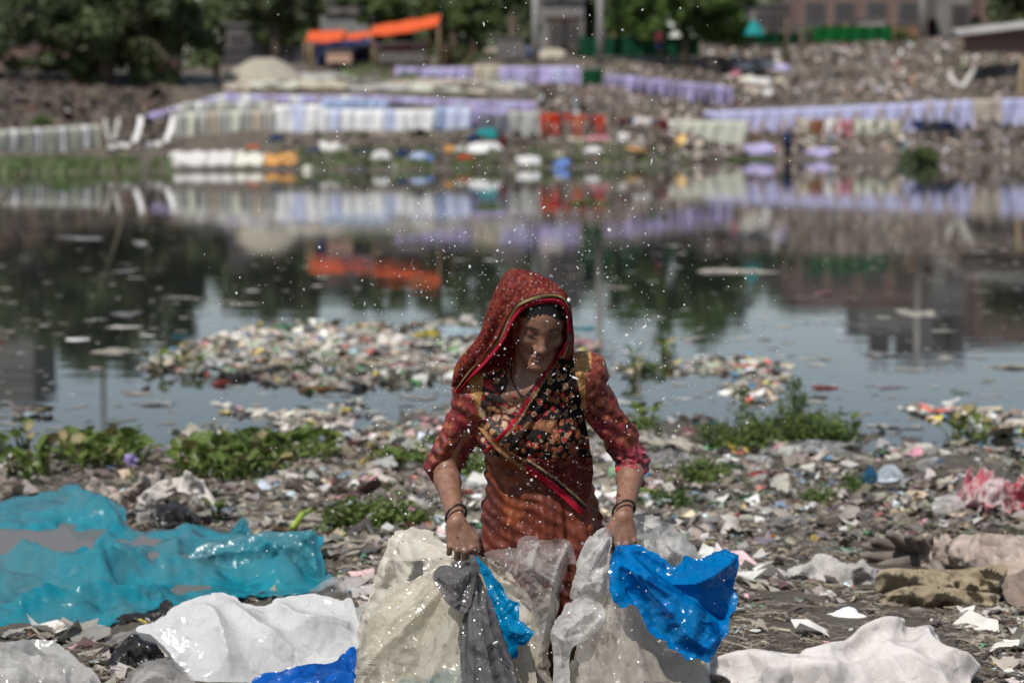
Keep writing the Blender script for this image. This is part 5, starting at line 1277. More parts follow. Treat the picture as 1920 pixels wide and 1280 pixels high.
from mathutils.bvhtree import BVHTree
def bvh_of(V, Q): return BVHTree.FromPolygons([tuple(v) for v in V], [tuple(int(k) for k in q) for q in Q])
sel = TQ[(TV[TQ[:, 0], 1] < 6.95)]
tbvh = bvh_of(TV, sel)
bb = bvh_of(BV, BQ[(BV[BQ[:, 0], 1] < 6.80) & (BV[BQ[:, 0], 2] > .95)])
def cast(px, py, bv, default):
    r = rays(px, py); r = r / np.linalg.norm(r)
    h = bv.ray_cast(Vector((0, 0, CAM_H)), Vector(r)); return h[3] if h[0] is not None else default
def draped(name, poly, border, stripes, flower, off, seed, folds, step=2.6, parent=None, jag=0, th=.003):
    poly = np.array(poly, float); x0, y0 = poly.min(0) - step; x1, y1 = poly.max(0) + step
    gx = np.arange(x0, x1, step); gy = np.arange(y0, y1, step); A, Bb = np.meshgrid(gx, gy, indexing='ij')
    sd = poly_sd(A, Bb, poly)
    gy_, gx_ = np.gradient(sd, step, axis=1), np.gradient(sd, step, axis=0); nrm = gx_ ** 2 + gy_ ** 2 + 1e-6
    snap = (np.abs(sd) < .7 * step); A = np.where(snap, A - sd * gx_ / nrm, A); Bb = np.where(snap, Bb - sd * gy_ / nrm, Bb)
    ok = sd > -.7 * step
    T = np.full(A.shape, np.nan)
    for i in range(A.shape[0]):
        for j in range(A.shape[1]):
            if ok[i, j]:
                v = min(cast(A[i, j], Bb[i, j], tbvh, 99.), cast(A[i, j], Bb[i, j], bb, 99.)); v = None if v > 90 else v
                if v is not None: T[i, j] = v
    known = ~np.isnan(T)
    for _ in range(60):                            # carry the cloth on over gaps such as the open neckline
        Pd = np.pad(np.where(np.isnan(T), 0, T), 1); Kd = np.pad((~np.isnan(T)).astype(float), 1)
        s_ = Pd[:-2, 1:-1] + Pd[2:, 1:-1] + Pd[1:-1, :-2] + Pd[1:-1, 2:]; k_ = Kd[:-2, 1:-1] + Kd[2:, 1:-1] + Kd[1:-1, :-2] + Kd[1:-1, 2:]
        f = np.isnan(T) & (k_ > 0); T[f] = (s_ / np.maximum(k_, 1))[f]
    for _ in range(14):                            # cloth bridges hollows
        Pd = np.pad(T, 1, mode='edge'); av = (Pd[:-2, 1:-1] + Pd[2:, 1:-1] + Pd[1:-1, :-2] + Pd[1:-1, 2:]) / 4; T = np.minimum(T, av) * .5 + .5 * av
    T = T - off - folds(A, Bb)
    R_ = rays(A, Bb); R_ /= np.linalg.norm(R_, axis=-1, keepdims=True); pts = np.array([0, 0, CAM_H]) + R_ * T[..., None]
    bk = pts + R_ * np.minimum(th + np.clip(sd / 12, 0, 1) * 0, .02)[..., None]
    cell = ok[:-1, :-1] & ok[1:, :-1] & ok[1:, 1:] & ok[:-1, 1:]
    ny = A.shape[1]; I, J = np.nonzero(cell); Q = np.stack([I * ny + J, I * ny + J + 1, (I + 1) * ny + J + 1, (I + 1) * ny + J], 1)
    n0 = A.size; E = {}
    for q in Q:
        for k in range(4):
            a, b = int(q[k]), int(q[(k + 1) % 4]); E[(a, b)] = E.get((a, b), 0) + 1
    rim = [[b, a, a + n0, b + n0] for (a, b) in E if (b, a) not in E]
    V = np.concatenate([pts.reshape(-1, 3), bk.reshape(-1, 3)]); Qa = np.concatenate([Q, Q[:, ::-1] + n0, np.array(rim)])
    used = np.unique(Qa); mp = np.full(len(V), -1); mp[used] = np.arange(len(used))
    col = np.ones((n0, 4)); col[:, :3] = (.05, .015, .015); bd = line_dist(A.ravel(), Bb.ravel(), border)
    for a, b, c in stripes:
        m = (bd >= a) & (bd < b); col[m, :3] = c; col[m, 3] = 0
    fl = np.full(n0, float(flower)) if np.isscalar(flower) else flower(A.ravel(), Bb.ravel(), col)
    col = np.concatenate([col, col])[used]; fl = np.concatenate([fl, fl])[used]
    V = V[used]; V = np.where(np.isnan(V), 0, V)
    return wobj(name, V, mp[Qa], M['scarf'], parent, col=col, attrs={'flower': fl})
b1 = catmull([(1062, 640), (1046, 662), (1030, 684), (1000, 728), (962, 788), (932, 820), (906, 846)], 20)
STR = [(0, 6, (.42, .014, .04)), (6, 8, (.012, .01, .01)), (8, 10.5, (.40, .28, .13))]
def chest_fl(a, b, col):
    tan = (a < 1046) & (a > 935) & (b > 792 - (a - 935) * .05) & (b < 865) & (np.hypot((a - 1000) / 46, (b - 838) / 34) > 1.0)
    col[tan & (line_dist(a, b, b1) > 22), :] = (.30, .13, .055, .35)
    return np.where((a > 985) | (b > 780), 1.0, .35)
draped('shawl_chest', [tuple(p) for p in b1] + [(930, 858), (975, 868), (1040, 868), (1108, 856), (1104, 820), (1096, 780), (1086, 735), (1078, 700), (1074, 660)], b1, STR, chest_fl, .007, 1,
       lambda a, b: .004 * np.sin((a * .8 + b * .55) * .16 + 1.5 * vnoise(a * .02, b * .02, None, 3)) + .0035 * np.sin((a * .75 + b * .5) * .37) + .003 * fbm(a * .05, b * .05, None, 61, 3))
b2 = catmull([(896, 800), (925, 838), (962, 868), (1010, 900), (1050, 930), (1088, 966)], 20)
def low_fl(a, b, col):
    dd_ = line_dist(a, b, b2); s_ = smooth(940, 990, a)
    col[(dd_ < 24) & (a < 1000), :] = (.24, .095, .045, 0); col[(dd_ < 14) & (a < 985), :] = (.14, .04, .022, 0); col[(dd_ < 7) & (a < 1000), :] = (.36, .2, .09, 0)
    m = (a >= 985); col[m & (dd_ < 13), :] = (.40, .014, .035, 0); col[m & (dd_ >= 13) & (dd_ < 19), :] = (.012, .01, .01, 0); col[m & (dd_ >= 19) & (dd_ < 23), :] = (.42, .30, .15, 0)
    return np.full(len(a), .25)
draped('shawl_end', [tuple(p) for p in b2] + [(1098, 950), (1108, 918), (1113, 885), (1110, 852), (1040, 862), (978, 858), (940, 838), (912, 805)], b2, [], low_fl, .017, 2,
       lambda a, b: .004 * np.sin((a * -.55 + b * .8) * .22 + 1.5 * vnoise(a * .02, b * .02, None, 7)) + .003 * fbm(a * .05, b * .05, None, 63, 3))
# ---- bangles, necklace thread
def ring(c, ax_, r, tr_, name, mat, sq=1.0):
    ax_ = ax_ / np.linalg.norm(ax_); a = np.cross(ax_, [0, 1, 0]); a /= np.linalg.norm(a); b = np.cross(ax_, a); th = np.linspace(0, 6.2832, 33)
    mb = MB(); mb.tube([c - W0 + r * (math.cos(t) * a * sq + math.sin(t) * b) for t in th], tr_, 8); mb.build(name, mat, woman, True)
M['bangle'] = plain('bangle', (.02, .014, .012), .35, .2, 20, .5)
for wr, el in ((wrL, elL), (wrR, elR)):
    c = wr * .86 + el * .14; ring(wr + np.array([0, 0, .012]) - (wr - el) * .04, (wr - el) + np.array([0.1, 0, 0.03]), .0305, .0036, 'bangle', M['bangle'], 1.08)
mb = MB(); pp = catmull([(957, 670), (958, 700), (964, 722), (980, 742), (998, 728), (1010, 708)], 24); tt_ = [cast(a, b, bb, 6.66) for a, b in pp]
tt_ = np.minimum(tt_, np.median(tt_) + .05); R_ = rays(pp[:, 0], pp[:, 1]); R_ /= np.linalg.norm(R_, axis=1)[:, None]
mb.tube(np.array([0, 0, CAM_H]) + R_ * (tt_[:, None] - .003) - W0, .0022, 6); mb.build('necklace_thread', M['bangle'], woman, True)
mb = MB()
for q in range(7):                                   # stray strands at the right temple
    s0 = np.array([1062 + q * .6, 612 + q * 4, 0]); pth = catmull([(s0[0], s0[1]), (s0[0] + 5 + q % 3 * 2, s0[1] + 12), (s0[0] + 3 - q % 2 * 5, s0[1] + 26)], 8)
    mb.tube(P(pth[:, 0], pth[:, 1], np.full(8, 6.58)) - W0, .0009, 4)
mb.build('hair_strands', plain('hair_strand', (.02, .015, .012), .5), woman, True)
# ================================================================ PLASTIC SHEETS AND CLOTHS IN THE FOREGROUND
def tri_wave(x): return 2 * np.abs(2 * (x / 6.28318 - np.floor(x / 6.28318 + .5))) - 1
SHEETS = []
def pillow(name, poly, pt, n, bulge=.05, back=.02, w=40, cr=(55, .03, 1), cr2=None, folds=(), ridges=(), jag=0.0, step=4.0, mat=None, parent=None, base=None, smooth_rim=.15, th=None, fn=None, soft=False, pinch=None, curve=True, crisp=True):
    """a crumpled sheet or bag standing in the place: an outline on a plane through pt with normal n, swelling to both sides;
    folds: (cx, cy, count, amplitude, phase) rays from a gathering point; ridges: (points, width, height) raised creases"""
    (SHEETS.append(poly) if n[2] > .3 * abs(n[1]) else None); poly = np.array(poly, float); n = np.array(n, float); n /= np.linalg.norm(n)
    if curve: poly = catmull(poly, len(poly) * 6, True)
    x0, y0 = poly.min(0) - 2 * step; x1, y1 = poly.max(0) + 2 * step
    A, B = np.meshgrid(np.arange(x0, x1, step), np.arange(y0, y1, step), indexing='ij')
    sd = poly_sd(A, B, poly)
    if jag: sd = sd + jag * (fbm(A * .07, B * .07, None, cr[2] + 70, 3) + .6 * (worley(A * .06, B * .06, cr[2] + 71) - .5))
    gx_, gy_ = np.gradient(sd, step); nr = gx_ ** 2 + gy_ ** 2 + 1e-4
    snap = np.abs(sd) < .72 * step
    A2 = np.where(snap, A - np.clip(sd * gx_ / nr, -step, step), A); B2 = np.where(snap, B - np.clip(sd * gy_ / nr, -step, step), B)
    ok = sd > -.72 * step; s_ = np.where(snap, 0, np.maximum(sd, 0))
    prof = np.sqrt(np.clip(1 - (1 - np.clip(s_ / w, 0, 1)) ** 2, 0, 1))
    rim = smooth_rim + (1 - smooth_rim) * smooth(0, w * .6, s_)
    sc, am, seed = cr
    dsp = am * crumple(A2 / sc, B2 / sc, seed, 3, .5)
    if soft: dsp = am * vnoise(A2 / sc * 1.2 + seed, B2 / sc * 1.8, None, seed) + am * .55 * (1 - 2.2 * np.abs(vnoise((A2 + B2 * .8) / sc * .9, (B2 - A2 * .5) / sc * 2.4, None, seed + 9)) ** 1.3) + am * .3 * vnoise(A2 / sc * 4, B2 / sc * 5, None, seed + 11)
    if cr2: dsp = dsp + cr2[1] * crumple(A2 / cr2[0], B2 / cr2[0], cr2[2], 2, .5)
    dsp = dsp * 1.0
    for (cx, cy, cnt, amp, ph) in folds:
        th_ = np.arctan2(B2 - cy, A2 - cx); r_ = np.hypot(A2 - cx, B2 - cy)
        wob = 1.2 * vnoise(A2 * .012, B2 * .012, None, seed + 40)
        dsp = dsp + amp * np.minimum(r_ / 90, 1) * tri_wave(th_ * cnt + ph + wob)
    for (rp, rw, rh) in ridges:
        rd = line_dist(A2, B2, catmull(rp, 24)); dsp = dsp + rh * np.exp(-(rd / rw) ** (1.9 if soft else 1.3))
    dome = smooth(0, w * 2.4, s_)
    front = bulge * dome + dsp * rim
    if pinch is not None:
        for (cx, cy, rr_) in pinch: front = front * smooth(0, rr_, np.hypot(A2 - cx, B2 - cy)) ** .7
    if fn is not None: front = front + fn(A2, B2, s_) * smooth(0, 34, s_)
    bk = (front - th) if th else np.minimum(-back * prof, front - .003)
    p0 = on_plane(A2, B2, pt, n)
    Fp = p0 + n * front[..., None]; Bp = p0 + n * bk[..., None]
    cell = ok[:-1, :-1] & ok[1:, :-1] & ok[1:, 1:] & ok[:-1, 1:]; ny = A.shape[1]; I, J = np.nonzero(cell)
    Q = np.stack([I * ny + J, I * ny + J + 1, (I + 1) * ny + J + 1, (I + 1) * ny + J], 1); n0 = A.size
    a = Q; b = np.roll(Q, -1, 1); e1 = a.astype(np.int64) * n0 + b; e2 = b.astype(np.int64) * n0 + a
    bd = ~np.isin(e1.ravel(), e2.ravel()); ea, eb = a.ravel()[bd], b.ravel()[bd]
    V = np.concatenate([Fp.reshape(-1, 3), Bp.reshape(-1, 3)]); Qa = np.concatenate([Q, Q[:, ::-1] + n0, np.stack([eb, ea, ea + n0, eb + n0], 1)])
    used = np.unique(Qa); mp = np.full(len(V), -1); mp[used] = np.arange(len(used)); V = V[used]
    o0 = np.zeros(3) if parent is None else np.array(parent.location)
    if parent is None:
        c = V.mean(0); c[2] = V[:, 2].min(); o = obj(name, V - c, mp[Qa], mat, None, smooth_=soft or not crisp); o.location = c
    else: o = obj(name, V - o0, mp[Qa], mat, parent, smooth_=soft or not crisp)
    return o
M['film_cream'] = plastic('film_cream', (.78, .74, .65), .45, .16, .2, .05, 5, (.40, .29, .17), .52, .74, spec=.5)
M['film_tan'] = plastic('film_tan', (.68, .63, .53), .45, .42, .18, .08, 4, (.42, .32, .21), .46, .74, spec=.5)
M['film_clear'] = plastic('film_clear', (.66, .65, .63), .4, .84, .16, .06, 6, (.42, .36, .28), .55, .8, spec=.5, bmp=.8)
M['film_milky'] = plastic('film_milky', (.76, .75, .73), .42, .55, .18, .06, 5, (.5, .43, .34), .55, .78, spec=.5)
M['film_brownish'] = plastic('film_brownish', (.64, .59, .51), .45, .5, .18, .08, 5, (.36, .27, .18), .46, .72, spec=.5)
M['film_grey'] = plastic('film_grey', (.15, .145, .15), .34, .2, .17, .2, 6, (.24, .2, .16), .52, .8, spec=.5)
M['film_blue'] = plastic('film_blue', (.0, .25, .62), .5, .14, .16, .15, 6, bmp=.8, tint=(.03, .36, .75), spec=.5)
M['film_teal_blue'] = plastic('film_teal_blue', (.0, .28, .56), .5, .06, .24, .2, 9, bmp=.8, tint=(.1, .5, .9), spec=.5)
M['film_black'] = plastic('film_black', (.018, .017, .017), .06, 0, .35, .3, 9, spec=.5)
M['film_white'] = plastic('film_white', (.76, .76, .76), .42, .12, .2, .03, 4, (.52, .47, .4), .6, .8, spec=.5, bmp=.4)
M['film_royal'] = plastic('film_royal', (.004, .11, .48), .35, .0, .28, .15, 8, spec=.5)
M['film_teal'] = plastic('film_teal', (.012, .32, .42), .42, .2, .26, .15, 3, (.14, .27, .30), .42, .68, spec=.5, bmp=.4)
def rag(name, c, dirt, bmp=.8, tr=.1): return plastic(name, c, tr, 0, .92, .14, 6, dirt, .44, .72, spec=.06, bmp=bmp)
UPN = np.array([0, -1, .12])                               # almost upright, facing the camera
dl, dr_ = P(868, 1035, 6.50), P(1168, 1018, 6.50)
def held(name, label, cat, at):
    e = empty(name, at, label, cat); return e

# cream sheet in the hand at image left
e = held('plastic_sheet', 'large dirty cream plastic sheet gathered in the hand at left', 'plastic sheet', P(850, 1400, 6.6))
pillow('back_fold', [(688, 1130), (704, 1080), (722, 1030), (737, 1000), (770, 990), (812, 994), (815, 1008), (856, 1026), (900, 1042), (940, 1062), (972, 1092), (1000, 1130), (1008, 1168), (1001, 1215), (985, 1270), (975, 1400), (700, 1400), (672, 1220)],
       P(850, 1150, 6.66), UPN, .03, .03, 30, (70, .030, 5), None, [(875, 1040, 9, .012, .4)], [([(737, 1002), (722, 1040), (720, 1090)], 9, .02), ([(760, 1010), (775, 1060), (740, 1120)], 10, .018)], 3, 4.2, M['film_cream'], e, th=.004)
pillow('front_fold', [(866, 1036), (835, 1058), (795, 1078), (745, 1102), (706, 1135), (684, 1175), (670, 1225), (663, 1280), (660, 1402), (990, 1402), (1000, 1240), (975, 1180), (950, 1110), (905, 1046)],
       P(830, 1200, 6.52), UPN + [0, 0, .25], .07, .04, 70, (115, .026, 9), (38, .007, 3), [(872, 1035, 9, .026, 1.2)], [([(860, 1045), (790, 1090), (715, 1150)], 8, .02), ([(865, 1060), (800, 1140), (690, 1250)], 10, .022), ([(872, 1070), (850, 1180), (790, 1320)], 12, .02)], 4, 4.0, M['film_tan'], e, pinch=[(872, 1036, 60)])
pillow('teal_scrap', [(740, 1290), (800, 1270), (860, 1250), (890, 1235), (895, 1402), (735, 1402)], P(820, 1290, 6.475), UPN + [0, 0, .25], .02, .01, 30, (50, .015, 19), None, [], [], 5, 5, M['film_teal'], e, th=.004)
# grey film and blue strip in the same hand
e = held('grey_film', 'crumpled dark grey plastic film hanging from the hand at left', 'plastic film', P(900, 1400, 6.42))
pillow('loop', [(811, 1074), (826, 1062), (852, 1055), (886, 1049), (893, 1075), (888, 1110), (878, 1142), (862, 1152), (838, 1130), (820, 1102)], P(855, 1095, 6.43), UPN, .05, .03, 26, (32, .026, 12), (12, .006, 8), [(886, 1050, 8, .008, 0)], [], 2, 2.8, M['film_grey'], e)
pillow('tail', [(882, 1042), (894, 1052), (903, 1085), (920, 1125), (935, 1165), (950, 1215), (966, 1262), (985, 1402), (870, 1402), (866, 1270), (860, 1200), (868, 1160), (880, 1120), (886, 1080)], P(905, 1200, 6.42), UPN + [0, 0, .2], .06, .03, 26, (60, .020, 14), None, [(887, 1035, 26, .014, .5)], [([(888, 1060), (900, 1160), (935, 1330)], 8, .025), ([(884, 1080), (880, 1200), (890, 1330)], 8, .022)], 2, 3.2, M['film_grey'], e)
e = held('blue_strip', 'narrow torn blue plastic strip hanging beside the grey film', 'plastic strip', P(950, 1240, 6.44))
pillow('strip', [(885, 1030), (900, 1046), (922, 1072), (945, 1104), (956, 1124), (975, 1128), (974, 1160), (1003, 1186), (985, 1206), (972, 1212), (971, 1234), (957, 1236), (950, 1206), (935, 1180), (920, 1130), (905, 1080)], P(940, 1130, 6.455), UPN, .025, .015, 18, (36, .018, 22), (13, .004, 3), [(885, 1030, 14, .006, 0)], [], 2, 2.6, M['film_teal_blue'], e, curve=False)
# clear film between the two hands
e = held('clear_film', 'clear wrinkled plastic film hanging between the two hands', 'plastic film', P(1010, 1400, 6.62))
pillow('upper_fold', [(905, 1038), (940, 1030), (968, 1028), (975, 1009), (1008, 1004), (1012, 1012), (1066, 1012), (1076, 1032), (1081, 1058), (1062, 1062), (1052, 1108), (1040, 1170), (1024, 1214), (1008, 1222), (998, 1150), (975, 1095), (940, 1062)], P(1000, 1100, 6.60), UPN, .05, .03, 26, (44, .026, 31), (18, .006, 4), [], [([(1070, 1015), (1040, 1080), (1020, 1200)], 6, .02), ([(1012, 1015), (1000, 1060), (1040, 1090)], 6, .02)], 3, 3.0, M['film_clear'], e, th=.003)
pillow('lower_fold', [(1000, 1130), (1030, 1100), (1048, 1130), (1034, 1180), (1030, 1240), (1045, 1402), (960, 1402), (985, 1260)], P(1010, 1230, 6.63), UPN, .05, .02, 26, (40, .025, 33), None, [], [], 3, 3.4, M['film_brownish'], e, th=.003)
# milky sheet in the hand at image right
e = held('plastic_sheet', 'large milky white plastic sheet gathered in the hand at right', 'plastic sheet', P(1180, 1400, 6.6))
pillow('back_fold', [(1142, 985), (1162, 974), (1190, 964), (1226, 966), (1262, 986), (1294, 1014), (1318, 1046), (1338, 1100), (1345, 1160), (1330, 1235), (1322, 1402), (1120, 1402), (1085, 1250), (1078, 1150), (1082, 1060), (1095, 1016), (1118, 996)], P(1200, 1120, 6.68), UPN, .06, .03, 40, (75, .03, 41), (26, .008, 6), [(1168, 1010, 10, .012, .3)], [([(1192, 968), (1240, 1010), (1280, 1090)], 8, .02), ([(1140, 990), (1105, 1050), (1090, 1140)], 8, .02)], 3, 4.2, M['film_milky'], e, th=.004)
pillow('front_fold', [(1146, 1014), (1168, 1030), (1180, 1090), (1200, 1150), (1235, 1205), (1262, 1236), (1318, 1242), (1324, 1402), (1050, 1402), (1062, 1270), (1085, 1200), (1105, 1120), (1128, 1050)], P(1180, 1200, 6.54), UPN + [0, 0, .2], .07, .04, 50, (105, .026, 45), (36, .007, 6), [(1150, 1015, 10, .024, .7)], [([(1148, 1030), (1140, 1150), (1120, 1320)], 9, .022), ([(1160, 1060), (1190, 1190), (1210, 1330)], 9, .018)], 3, 4.0, M['film_brownish'], e, pinch=[(1150, 1016, 60)])
pillow('side_fold', [(1034, 1178), (1052, 1150), (1064, 1130), (1098, 1120), (1130, 1136), (1132, 1168), (1096, 1200), (1072, 1216), (1068, 1260), (1080, 1402), (1036, 1402), (1038, 1250)], P(1080, 1190, 6.50), UPN + [0, 0, .2], .07, .03, 30, (48, .03, 47), (18, .006, 6), [(1064, 1126, 6, .01, 0)], [([(1034, 1185), (1075, 1210), (1130, 1160)], 6, .02)], 2, 3.2, M['film_milky'], e)
pillow('hand_fold', [(1148, 1016), (1140, 1050), (1143, 1100), (1128, 1122), (1090, 1122), (1068, 1118), (1080, 1070), (1098, 1022), (1122, 1000), (1144, 990)], P(1110, 1070, 6.55), UPN, .04, .02, 24, (38, .024, 49), None, [(1146, 1012, 9, .010, 0)], [([(1140, 1010), (1110, 1060), (1085, 1115)], 6, .02)], 2, 3.2, M['film_milky'], e, th=.004)
# blue sheet in the same hand
e = held('blue_sheet', 'bright blue torn plastic sheet hanging from the hand at right', 'plastic sheet', P(1290, 1238, 6.44))
pillow('sheet', [(1153, 1018), (1170, 1022), (1200, 1022), (1226, 1032), (1250, 1048), (1263, 1062), (1276, 1060), (1284, 1042), (1312, 1046), (1340, 1034), (1360, 1030), (1386, 1038), (1384, 1072), (1376, 1098), (1384, 1130), (1371, 1154), (1366, 1178), (1356, 1200), (1344, 1222), (1327, 1239), (1308, 1232), (1291, 1237), (1270, 1222), (1254, 1212), (1250, 1200), (1228, 1195), (1212, 1176), (1196, 1142), (1184, 1131), (1162, 1139), (1147, 1122), (1142, 1085), (1146, 1048)],
       P(1260, 1130, 6.44), UPN + [0, 0, .12], .04, .03, 36, (95, .038, 55), (34, .008, 6), [(1160, 1020, 9, .030, .9)], [([(1175, 1030), (1230, 1085), (1300, 1095), (1365, 1060)], 12, .035), ([(1165, 1060), (1230, 1100), (1320, 1150), (1350, 1200)], 12, .035)], 2.5, 3.0, M['film_blue'], e, curve=False, th=.004, pinch=[(1158, 1018, 40)])

# ---- sheets lying on the ground: planes that lean back from the viewer, resting on the mud
def gz(px, py): g = G(px, py, .08); return float(ground_z(g[0], g[1], False))
def lean(px, py, ang):                            # plane through the ground at that pixel, leaning back by ang degrees from flat
    g = G(px, py, .06); a = math.radians(ang); return g, np.array([0, -math.sin(a), math.cos(a)])
# teal sheet: broad and flat with raised folds
pt, n = lean(300, 1180, 3.0)
tealpoly = [(-160, 1215), (0, 1194), (90, 1182), (185, 1176), (232, 1160), (300, 1140), (420, 1118), (560, 1112), (625, 1090), (608, 1060), (590, 1040), (606, 1010), (590, 1000), (520, 998), (440, 1000), (400, 994), (362, 978), (330, 990), (300, 992), (262, 994), (240, 985), (236, 960), (216, 938), (170, 918), (128, 906), (100, 918), (40, 930), (-60, 950), (-160, 960)]
def tealfn(a, b, s):
    z = .03 * crumple(a * .008, b * .022, 71, 3) + .012 * np.abs(fbm(a * .006, b * .022, None, 73, 2)) 
    for rp, w_, h_ in (([(-50, 1005), (120, 1085), (240, 1075), (330, 1040)], 10, .085), ([(40, 1150), (160, 1130), (300, 1128)], 8, .05), ([(180, 1030), (230, 985), (290, 985), (370, 990)], 8, .075), ([(140, 960), (200, 975), (230, 990)], 9, .07), ([(300, 1080), (420, 1070), (560, 1085)], 7, .05), ([(0, 1050), (90, 1060), (200, 1100)], 10, .03)):
        z = z + h_ * np.exp(-(line_dist(a, b, catmull(rp, 20)) / w_) ** 1.4)
    hole = np.exp(-(((a - 40) / 200) ** 4 + ((b - 1018) / 38) ** 4)) + np.exp(-(((a - 335) / 85) ** 4 + ((b - 1052) / 18) ** 4)) + .8 * np.exp(-(((a - 300) / 90) ** 4 + ((b - 1100) / 9) ** 4))
    return z * (1 - .55 * np.clip(hole, 0, 1)) - .058 * np.clip(hole, 0, 1) * (1 - .5 * fbm(a * .02, b * .08, None, 75, 3)) + .026 * fbm(a * .015, b * .07, None, 76, 3)
e = empty('teal_sheet', G(300, 1150, .06), 'huge teal plastic sheet spread over the mud with murky water pooled on it', 'plastic sheet')
pillow('sheet', tealpoly, pt + n * .03, n, .02, 0, 20, (85, .030, 61), (30, .008, 6), [], [], 3, 4.5, M['film_teal'], e, th=.006, fn=tealfn, crisp=False)
pt2, n2 = lean(480, 1085, 62)
pillow('rolled_fold', [(355, 1042), (368, 1028), (400, 1014), (440, 1010), (478, 1004), (500, 994), (540, 998), (588, 996), (602, 1030), (608, 1062), (606, 1092), (590, 1092), (545, 1072), (500, 1064), (430, 1066), (375, 1066), (358, 1056)], pt2 + np.array([0, -.25, .08]), n2, .11, .06, 32, (46, .034, 63), (20, .008, 6), [], [([(480, 1006), (520, 1040), (560, 1080)], 9, .03), ([(545, 1000), (585, 1030), (600, 1085)], 9, .03)], 2, 3.4, M['film_teal'], e)
pillow('peak', [(430, 1006), (440, 985), (452, 970), (460, 968), (466, 985), (470, 1006)], lean(450, 1012, 70)[0] + np.array([0, .02, .10]), lean(450, 1012, 70)[1], .03, .02, 14, (20, .012, 65), None, [], [], 1, 2.6, M['film_teal'], e)
def puddle_material():
    m, n_, l, b = new_mat('murky_water'); b.inputs['Base Color'].default_value = (.17, .155, .145, 1); b.inputs['Roughness'].default_value = .06; set_spec(b, .5); b.inputs['IOR'].default_value = 1.33
    tp = n_.new('ShaderNodeBsdfTransparent'); mx = n_.new('ShaderNodeMixShader'); mx.inputs[0].default_value = .32; l.new(b.outputs[0], mx.inputs[1]); l.new(tp.outputs[0], mx.inputs[2]); l.new(mx.outputs[0], n_['Material Output'].inputs[0])
    t = noise_node(n_, l, 3, 2); bump(n_, l, b, t.outputs[0], .3, .002); return m
M['murky'] = puddle_material()
pillow('pooled_water', [(-150, 985), (40, 978), (150, 972), (300, 1010), (400, 1030), (440, 1060), (400, 1110), (280, 1116), (200, 1090), (60, 1085), (-150, 1090)], pt + n * .026, n, .0, 0, 10, (90, 0.0, 67), None, [], [], 3, 6, M['murky'], e, th=.003)

def sheet(name, label, cat, poly, foot, ang, mat, bulge=.08, back=.10, w=50, cr=(70, .035, 1), cr2=(26, .009, 2), folds=(), ridges=(), jag=2, step=4, off=(0, 0, 0), **kw):
    pt, n = lean(foot[0], foot[1], ang); pt = pt + np.array(off)
    o = pillow(name, poly, pt, n, bulge, back, w, cr, cr2, folds, ridges, jag, step, M[mat] if isinstance(mat, str) else mat, None, **kw); tag(o, label, cat); return o
sheet('white_sheet', 'large white plastic sheet heaped on the ground at lower left', 'plastic sheet', [(255, 1180), (300, 1160), (325, 1140), (350, 1128), (395, 1112), (425, 1114), (470, 1134), (505, 1132), (520, 1122), (580, 1112), (615, 1116), (640, 1124), (660, 1122), (672, 1160), (682, 1200), (660, 1222), (625, 1240), (565, 1262), (545, 1285), (470, 1300), (420, 1302), (370, 1285), (330, 1238), (290, 1195)], (470, 1312), 38, 'film_white', .07, .12, 60, (140, .045, 81), (42, .006, 5), (), [([(330, 1145), (400, 1160), (430, 1250)], 16, .04), ([(425, 1118), (480, 1180), (560, 1240)], 16, .045), ([(520, 1124), (560, 1170), (650, 1180)], 14, .04)])
sheet('clear_bag', 'clear glossy bag sticking out from under the big white sheet', 'plastic bag', [(178, 1216), (192, 1200), (212, 1190), (262, 1176), (310, 1162), (318, 1175), (285, 1190), (330, 1235), (300, 1226), (262, 1192), (225, 1202), (200, 1222)], (260, 1240), 35, 'film_clear', .05, .04, 20, (36, .03, 83), (14, .007, 5), step=3)
sheet('black_bag', 'torn black plastic bag lying half under the white sheet', 'plastic bag', [(180, 1188), (206, 1166), (240, 1150), (290, 1148), (300, 1128), (318, 1126), (326, 1145), (312, 1160), (262, 1175), (212, 1192), (190, 1196)], (250, 1190), 40, 'film_black', .05, .05, 18, (34, .03, 85), (14, .008, 5), step=3, off=(0, .05, 0))
sheet('black_bag', 'crumpled black plastic bag between two clear bags at lower left', 'plastic bag', [(198, 1266), (206, 1232), (228, 1204), (250, 1186), (268, 1192), (290, 1204), (308, 1226), (300, 1238), (262, 1246), (232, 1262), (212, 1272)], (250, 1276), 40, 'film_black', .07, .05, 22, (34, .04, 87), (14, .012, 5), step=3, off=(0, -.1, 0))
sheet('clear_bag', 'clear film bag with grey creases in the lower left corner', 'plastic bag', [(-120, 1340), (-120, 1230), (-20, 1205), (40, 1200), (90, 1198), (120, 1214), (150, 1240), (178, 1262), (192, 1290), (200, 1340)], (60, 1330), 42, 'film_milky', .10, .1, 60, (60, .04, 89), (22, .011, 5), [(10, 1210, 8, .012, 0)], step=4)
sheet('clear_bag', 'clear film bag below the crumpled black bag at the bottom edge', 'plastic bag', [(225, 1340), (232, 1275), (262, 1246), (300, 1234), (335, 1240), (352, 1258), (372, 1290), (385, 1340)], (300, 1330), 45, 'film_clear', .09, .08, 40, (50, .036, 91), (20, .01, 5), step=3.5, off=(0, -.12, 0))
sheet('royal_blue_sheet', 'royal blue plastic sheet under the big white sheet at the bottom', 'plastic sheet', [(470, 1340), (476, 1272), (520, 1258), (570, 1246), (622, 1242), (642, 1226), (664, 1212), (668, 1240), (666, 1340)], (570, 1330), 40, 'film_royal', .06, .06, 30, (60, .03, 93), (24, .008, 5), step=4, off=(0, -.1, .0))
